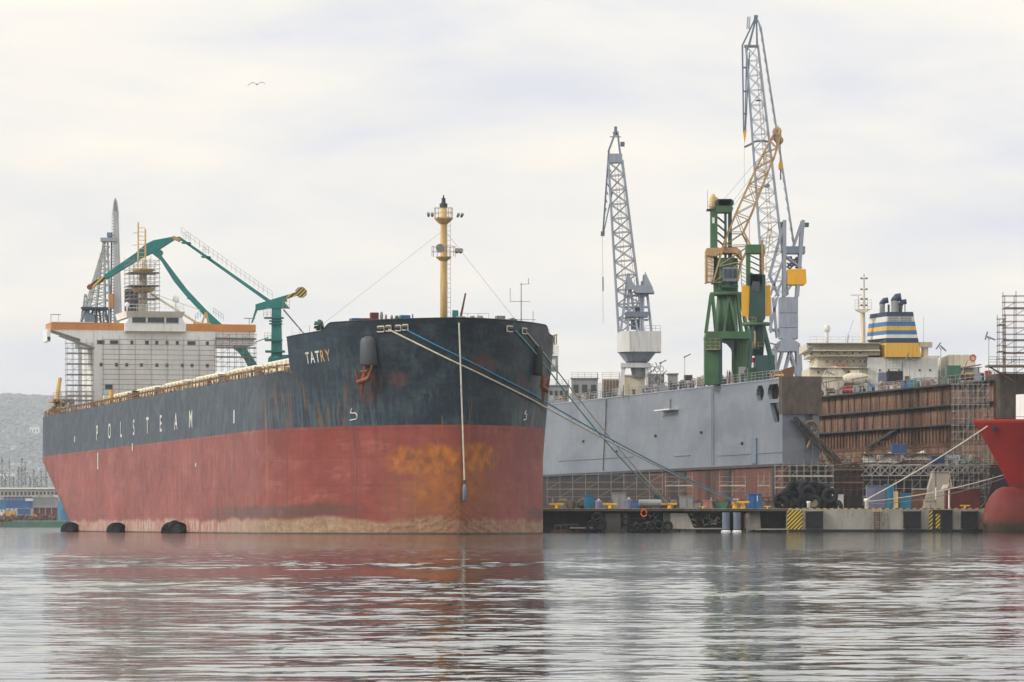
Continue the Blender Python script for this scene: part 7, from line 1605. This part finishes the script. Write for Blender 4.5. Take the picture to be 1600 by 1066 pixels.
for px, py in ((292, 379), (323, 401)): MB().box(q.x(px - 8), q.x(px + 6), -1.2, 1.2, q.z(py + 1.5), q.z(py)).build('service_platform', 'teal', c5); MB().rail([(q.x(px - 5), -1.2, q.z(py - 2)), (q.x(px + 4), -1.2, q.z(py - 2))], 1.2, .45, .03, 3).build('platform_railing', 'galvanised', c5)
bm5 = MB().prism([(q.x(p), q.z(r_)) for p, r_ in ((166, 437), (163, 430), (212, 396), (228, 382), (240, 376), (272, 370), (274, 374), (246, 392), (236, 397), (221, 404))], -.7, .7).build('main_jib', 'teal', c5, bevel=.04)
MB().prism([(q.x(p), q.z(r_)) for p, r_ in ((137, 449), (138, 445), (163, 431), (166, 437), (143, 451), (139, 452))], -.35, .35).build('jib_tip', 'hazard_boom', c5)
MB().tube(q(140, 449, -.5), q(140, 449, .5), .38, n=12).build('tip_sheave', 'anchor_rust', c5); MB().prism([(q.x(p), q.z(r_)) for p, r_ in ((270, 374), (272, 369), (284, 374), (280, 378))], -.8, .8).build('hinge', 'crane_tan', c5)
MB().prism([(q.x(p), q.z(r_)) for p, r_ in ((236, 395), (246, 391), (258, 407), (292, 452), (322, 484), (346, 506), (352, 520), (334, 512), (316, 490), (290, 462), (272, 440), (252, 408))], -.7, .7).build('back_jib', 'teal', c5, bevel=.04)
g = MB().tube(q(250, 395, -.8), q(250, 395, .8), .45, n=12).rail([(q.x(306), -.9, q.z(502)), (q.x(318), -.9, q.z(494))], 1.0, .5, .03, 3).rail([(q.x(334), -.9, q.z(492)), (q.x(350), -.9, q.z(503))], 1.0, .5, .03, 2).prism([(q.x(292), q.z(467)), (q.x(299), q.z(461)), (q.x(296), q.z(468))], -.5, .5); g.build('jib_fitting', 'teal', c5)
MB().prism([(q.x(p), q.z(r_)) for p, r_ in ((361, 536), (371, 532), (383, 528), (385, 545), (397, 562), (405, 575), (390, 577), (382, 562), (372, 550), (366, 546))], -.8, .8).build('lower_arm', 'teal', c5, bevel=.04)
MB().bar(q(385, 540), q(420, 527), .12).build('tie_rod', 'dark_steel', c5)
MB().prism([(q.x(345), q.z(600)), (q.x(410), q.z(600)), (q.x(405), q.z(572)), (q.x(388), q.z(572))], -.7, .7).build('lower_arm_root', 'teal', c5)
# --- pale grey crane far behind the superstructure
q = Q(165, 765, 3.0); c6 = thing('shipyard_crane', 'pale grey crane with one tall slender jib behind the left bridge wing', 'crane', q.o)
def taper(P, mat, nm, d_=.8): return MB().prism([(q.x(a), q.z(b_)) for a, b_ in P], -d_, d_).build(nm, mat, c6)
taper(((173, 520), (176, 330), (178, 322), (183, 322), (186, 340), (192, 520)), 'crane_gray_light', 'jib', .9) if False else None
paint('crane_gray_light', (0.42, 0.44, 0.44), rust=0, var=.08)
MB().prism([(q.x(a), q.z(b_)) for a, b_ in ((178, 520), (177.5, 340), (176, 332), (178, 316), (180.5, 309), (183, 316), (185, 332), (185, 345), (191, 520))], -.9, .9).build('jib', 'crane_gray_light', c6, bevel=.1)
MB().prism([(q.x(a), q.z(b_)) for a, b_ in ((179, 330), (179, 318), (180.5, 311), (182.5, 318), (183.5, 330))], -1.0, -.92).build('jib_head', 'steel_gray', c6)
g = MB()
for k in range(38): yy = 335 + k * 4.6; g.box(q.x(174.5), q.x(178), -.6, .6, q.z(yy + .7), q.z(yy))
g.bar(q(174.5, 372), q(173, 515), .3); g.build('jib_ladder', 'crane_gray', c6)
g = MB()
for dd in (-1.6, 1.6):
    for (a, b_) in (((166, 372), (127, 503)), ((162, 376), (148, 503)), ((163, 376), (164, 500)), ((168, 376), (172, 500)), ((165, 372), (134, 503))): g.bar(q(*a, dd * .4), q(*b_, dd), .22)
for k in range(10):
    yy = 385 + k * 12; x0 = 164 - (yy - 372) * .28
    for dd in (-1, 1): g.bar(q(x0, yy, dd), q(171, yy, dd), .12); g.bar(q(x0, yy, dd), q(168, yy + 12, dd), .12); g.bar(q(171, yy, dd), q(x0 - 2, yy + 12, dd), .12)
g.build('a_frame', 'crane_gray_light', c6)
MB().box(q.x(158), q.x(182), -1.2, 1.2, q.z(378), q.z(372)).build('head_platform', 'crane_gray', c6); MB().box(q.x(168), q.x(175), -1.2, 1.2, q.z(371), q.z(364)).build('winch_box', 'crane_gray_dark', c6)
MB().box(q.x(129), q.x(168), -3, 3, q.z(484), q.z(481)).build('machinery_deck', 'dark_blue', c6)
g = MB(); rr = random.Random(7); [g.bar(q(130 + k * 5.2, 484, rr.uniform(-2, 2)), q(128 + k * 5.6 + rr.uniform(-4, 4), 512, rr.uniform(-2, 2)), .35) for k in range(9)]; g.box(q.x(134), q.x(150), -2, 2, q.z(512), q.z(492)); g.build('machinery_house', 'crane_gray_dark', c6)
MB().box(q.x(126), q.x(192), -4, 4, 0, q.z(512)).build('tower_base', 'crane_gray_light', c6); MB().bar(q(175, 460, -1), q(175, 482, -1), .7).build('orange_cylinder', 'orange_paint', c6)
MB().lattice(q(133, 500), q(133.5, 460), 1.2, .3, 1.2, .3, 5, .1, .06).build('stub_mast', 'crane_gray_light', c6)
# --- sign tower beside the bow
q = Q(861, 725, 3.0); t_ = thing('sign_tower', 'grey control tower with a white letter board SA beside the ship bow', 'tower', q.o)
MB().box(q.x(845), q.x(872), 0, 3, q.z(580), q.z(556)).build('cabin', 'gray_wall', t_); MB().box(q.x(860), q.x(868), -.1, 0, q.z(574), q.z(562)).build('window', 'tanker_white', t_)
bd = MB().box(q.x(842), q.x(873), -.3, 0, q.z(555), q.z(540)).build('sign_board', 'off_white', t_)
letters('SA', 1.35, 'sign_black', 'lettering', bd, (q.x(847.5), -.34, q.z(553)), (1, 0, 0), xs=.95)
for px in (849, 856, 869): MB().box(q.x(px), q.x(px + 2.5), 0, 1, 0, q.z(580)).build('leg', 'gray_wall', t_)
MB().rail([(q.x(845), -.3, q.z(580)), (q.x(872), -.3, q.z(580))], 1, .8, .04, 2).build('railing', 'galvanised', t_)
# --- gull
q = Q(401, 300, 0.0); GS = 1
t_ = thing('gull', 'lone gull gliding high in the sky over the ship', 'bird', q.o + Vector((0, 0, q.z(131))))
g = MB(); vs = []
sec = [(-.60, -.12, .02), (-.42, .0, .05), (-.30, .09, .09), (-.16, .05, .12), (-.03, -.05, .15), (.10, -.02, .15), (.22, .08, .12), (.36, .10, .09), (.50, .05, .06), (.58, -.04, .02)]
for x, z, c_ in sec: vs += [(x, -c_ / 2, z), (x, 0, z + .022), (x, c_ / 2, z), (x, 0, z - .012)]
g.add(vs, [(i * 4 + k, i * 4 + (k + 1) % 4, (i + 1) * 4 + (k + 1) % 4, (i + 1) * 4 + k) for i in range(len(sec) - 1) for k in range(4)] + [(0, 1, 2, 3), tuple(len(vs) - 1 - k for k in range(4))]); g.build('wings', 'dark_steel', t_); t_.scale = (1.1, 1.1, 1.1)
g = MB().tube((0.02, -.28, -.05), (0.02, -.1, -.04), .025, .055, n=8).tube((.02, -.1, -.04), (.02, .12, -.04), .055, .045, n=8).tube((.02, .12, -.04), (.02, .3, -.03), .045, .01, n=8); g.build('body', 'crane_gray', t_, smooth=True)
# ================================================================ the air
hz = MB(); hz.box(-6300, 6300, -120, 12500, -4.5, 380); hz = hz.build('haze', 'off_white', kind='stuff')
hm = bpy.data.materials.new('haze_air'); hm.use_nodes = True; hm.node_tree.nodes.clear()
ho = N(hm.node_tree, 'ShaderNodeOutputMaterial'); hv = N(hm.node_tree, 'ShaderNodeVolumePrincipled'); hv.inputs['Color'].default_value = (0.86, 0.92, 1.0, 1)
hv.inputs['Density'].default_value = 0.00007; hv.inputs['Anisotropy'].default_value = 0.0; hm.node_tree.links.new(hv.outputs[0], ho.inputs['Volume'])
hz.data.materials.clear(); hz.data.materials.append(hm)
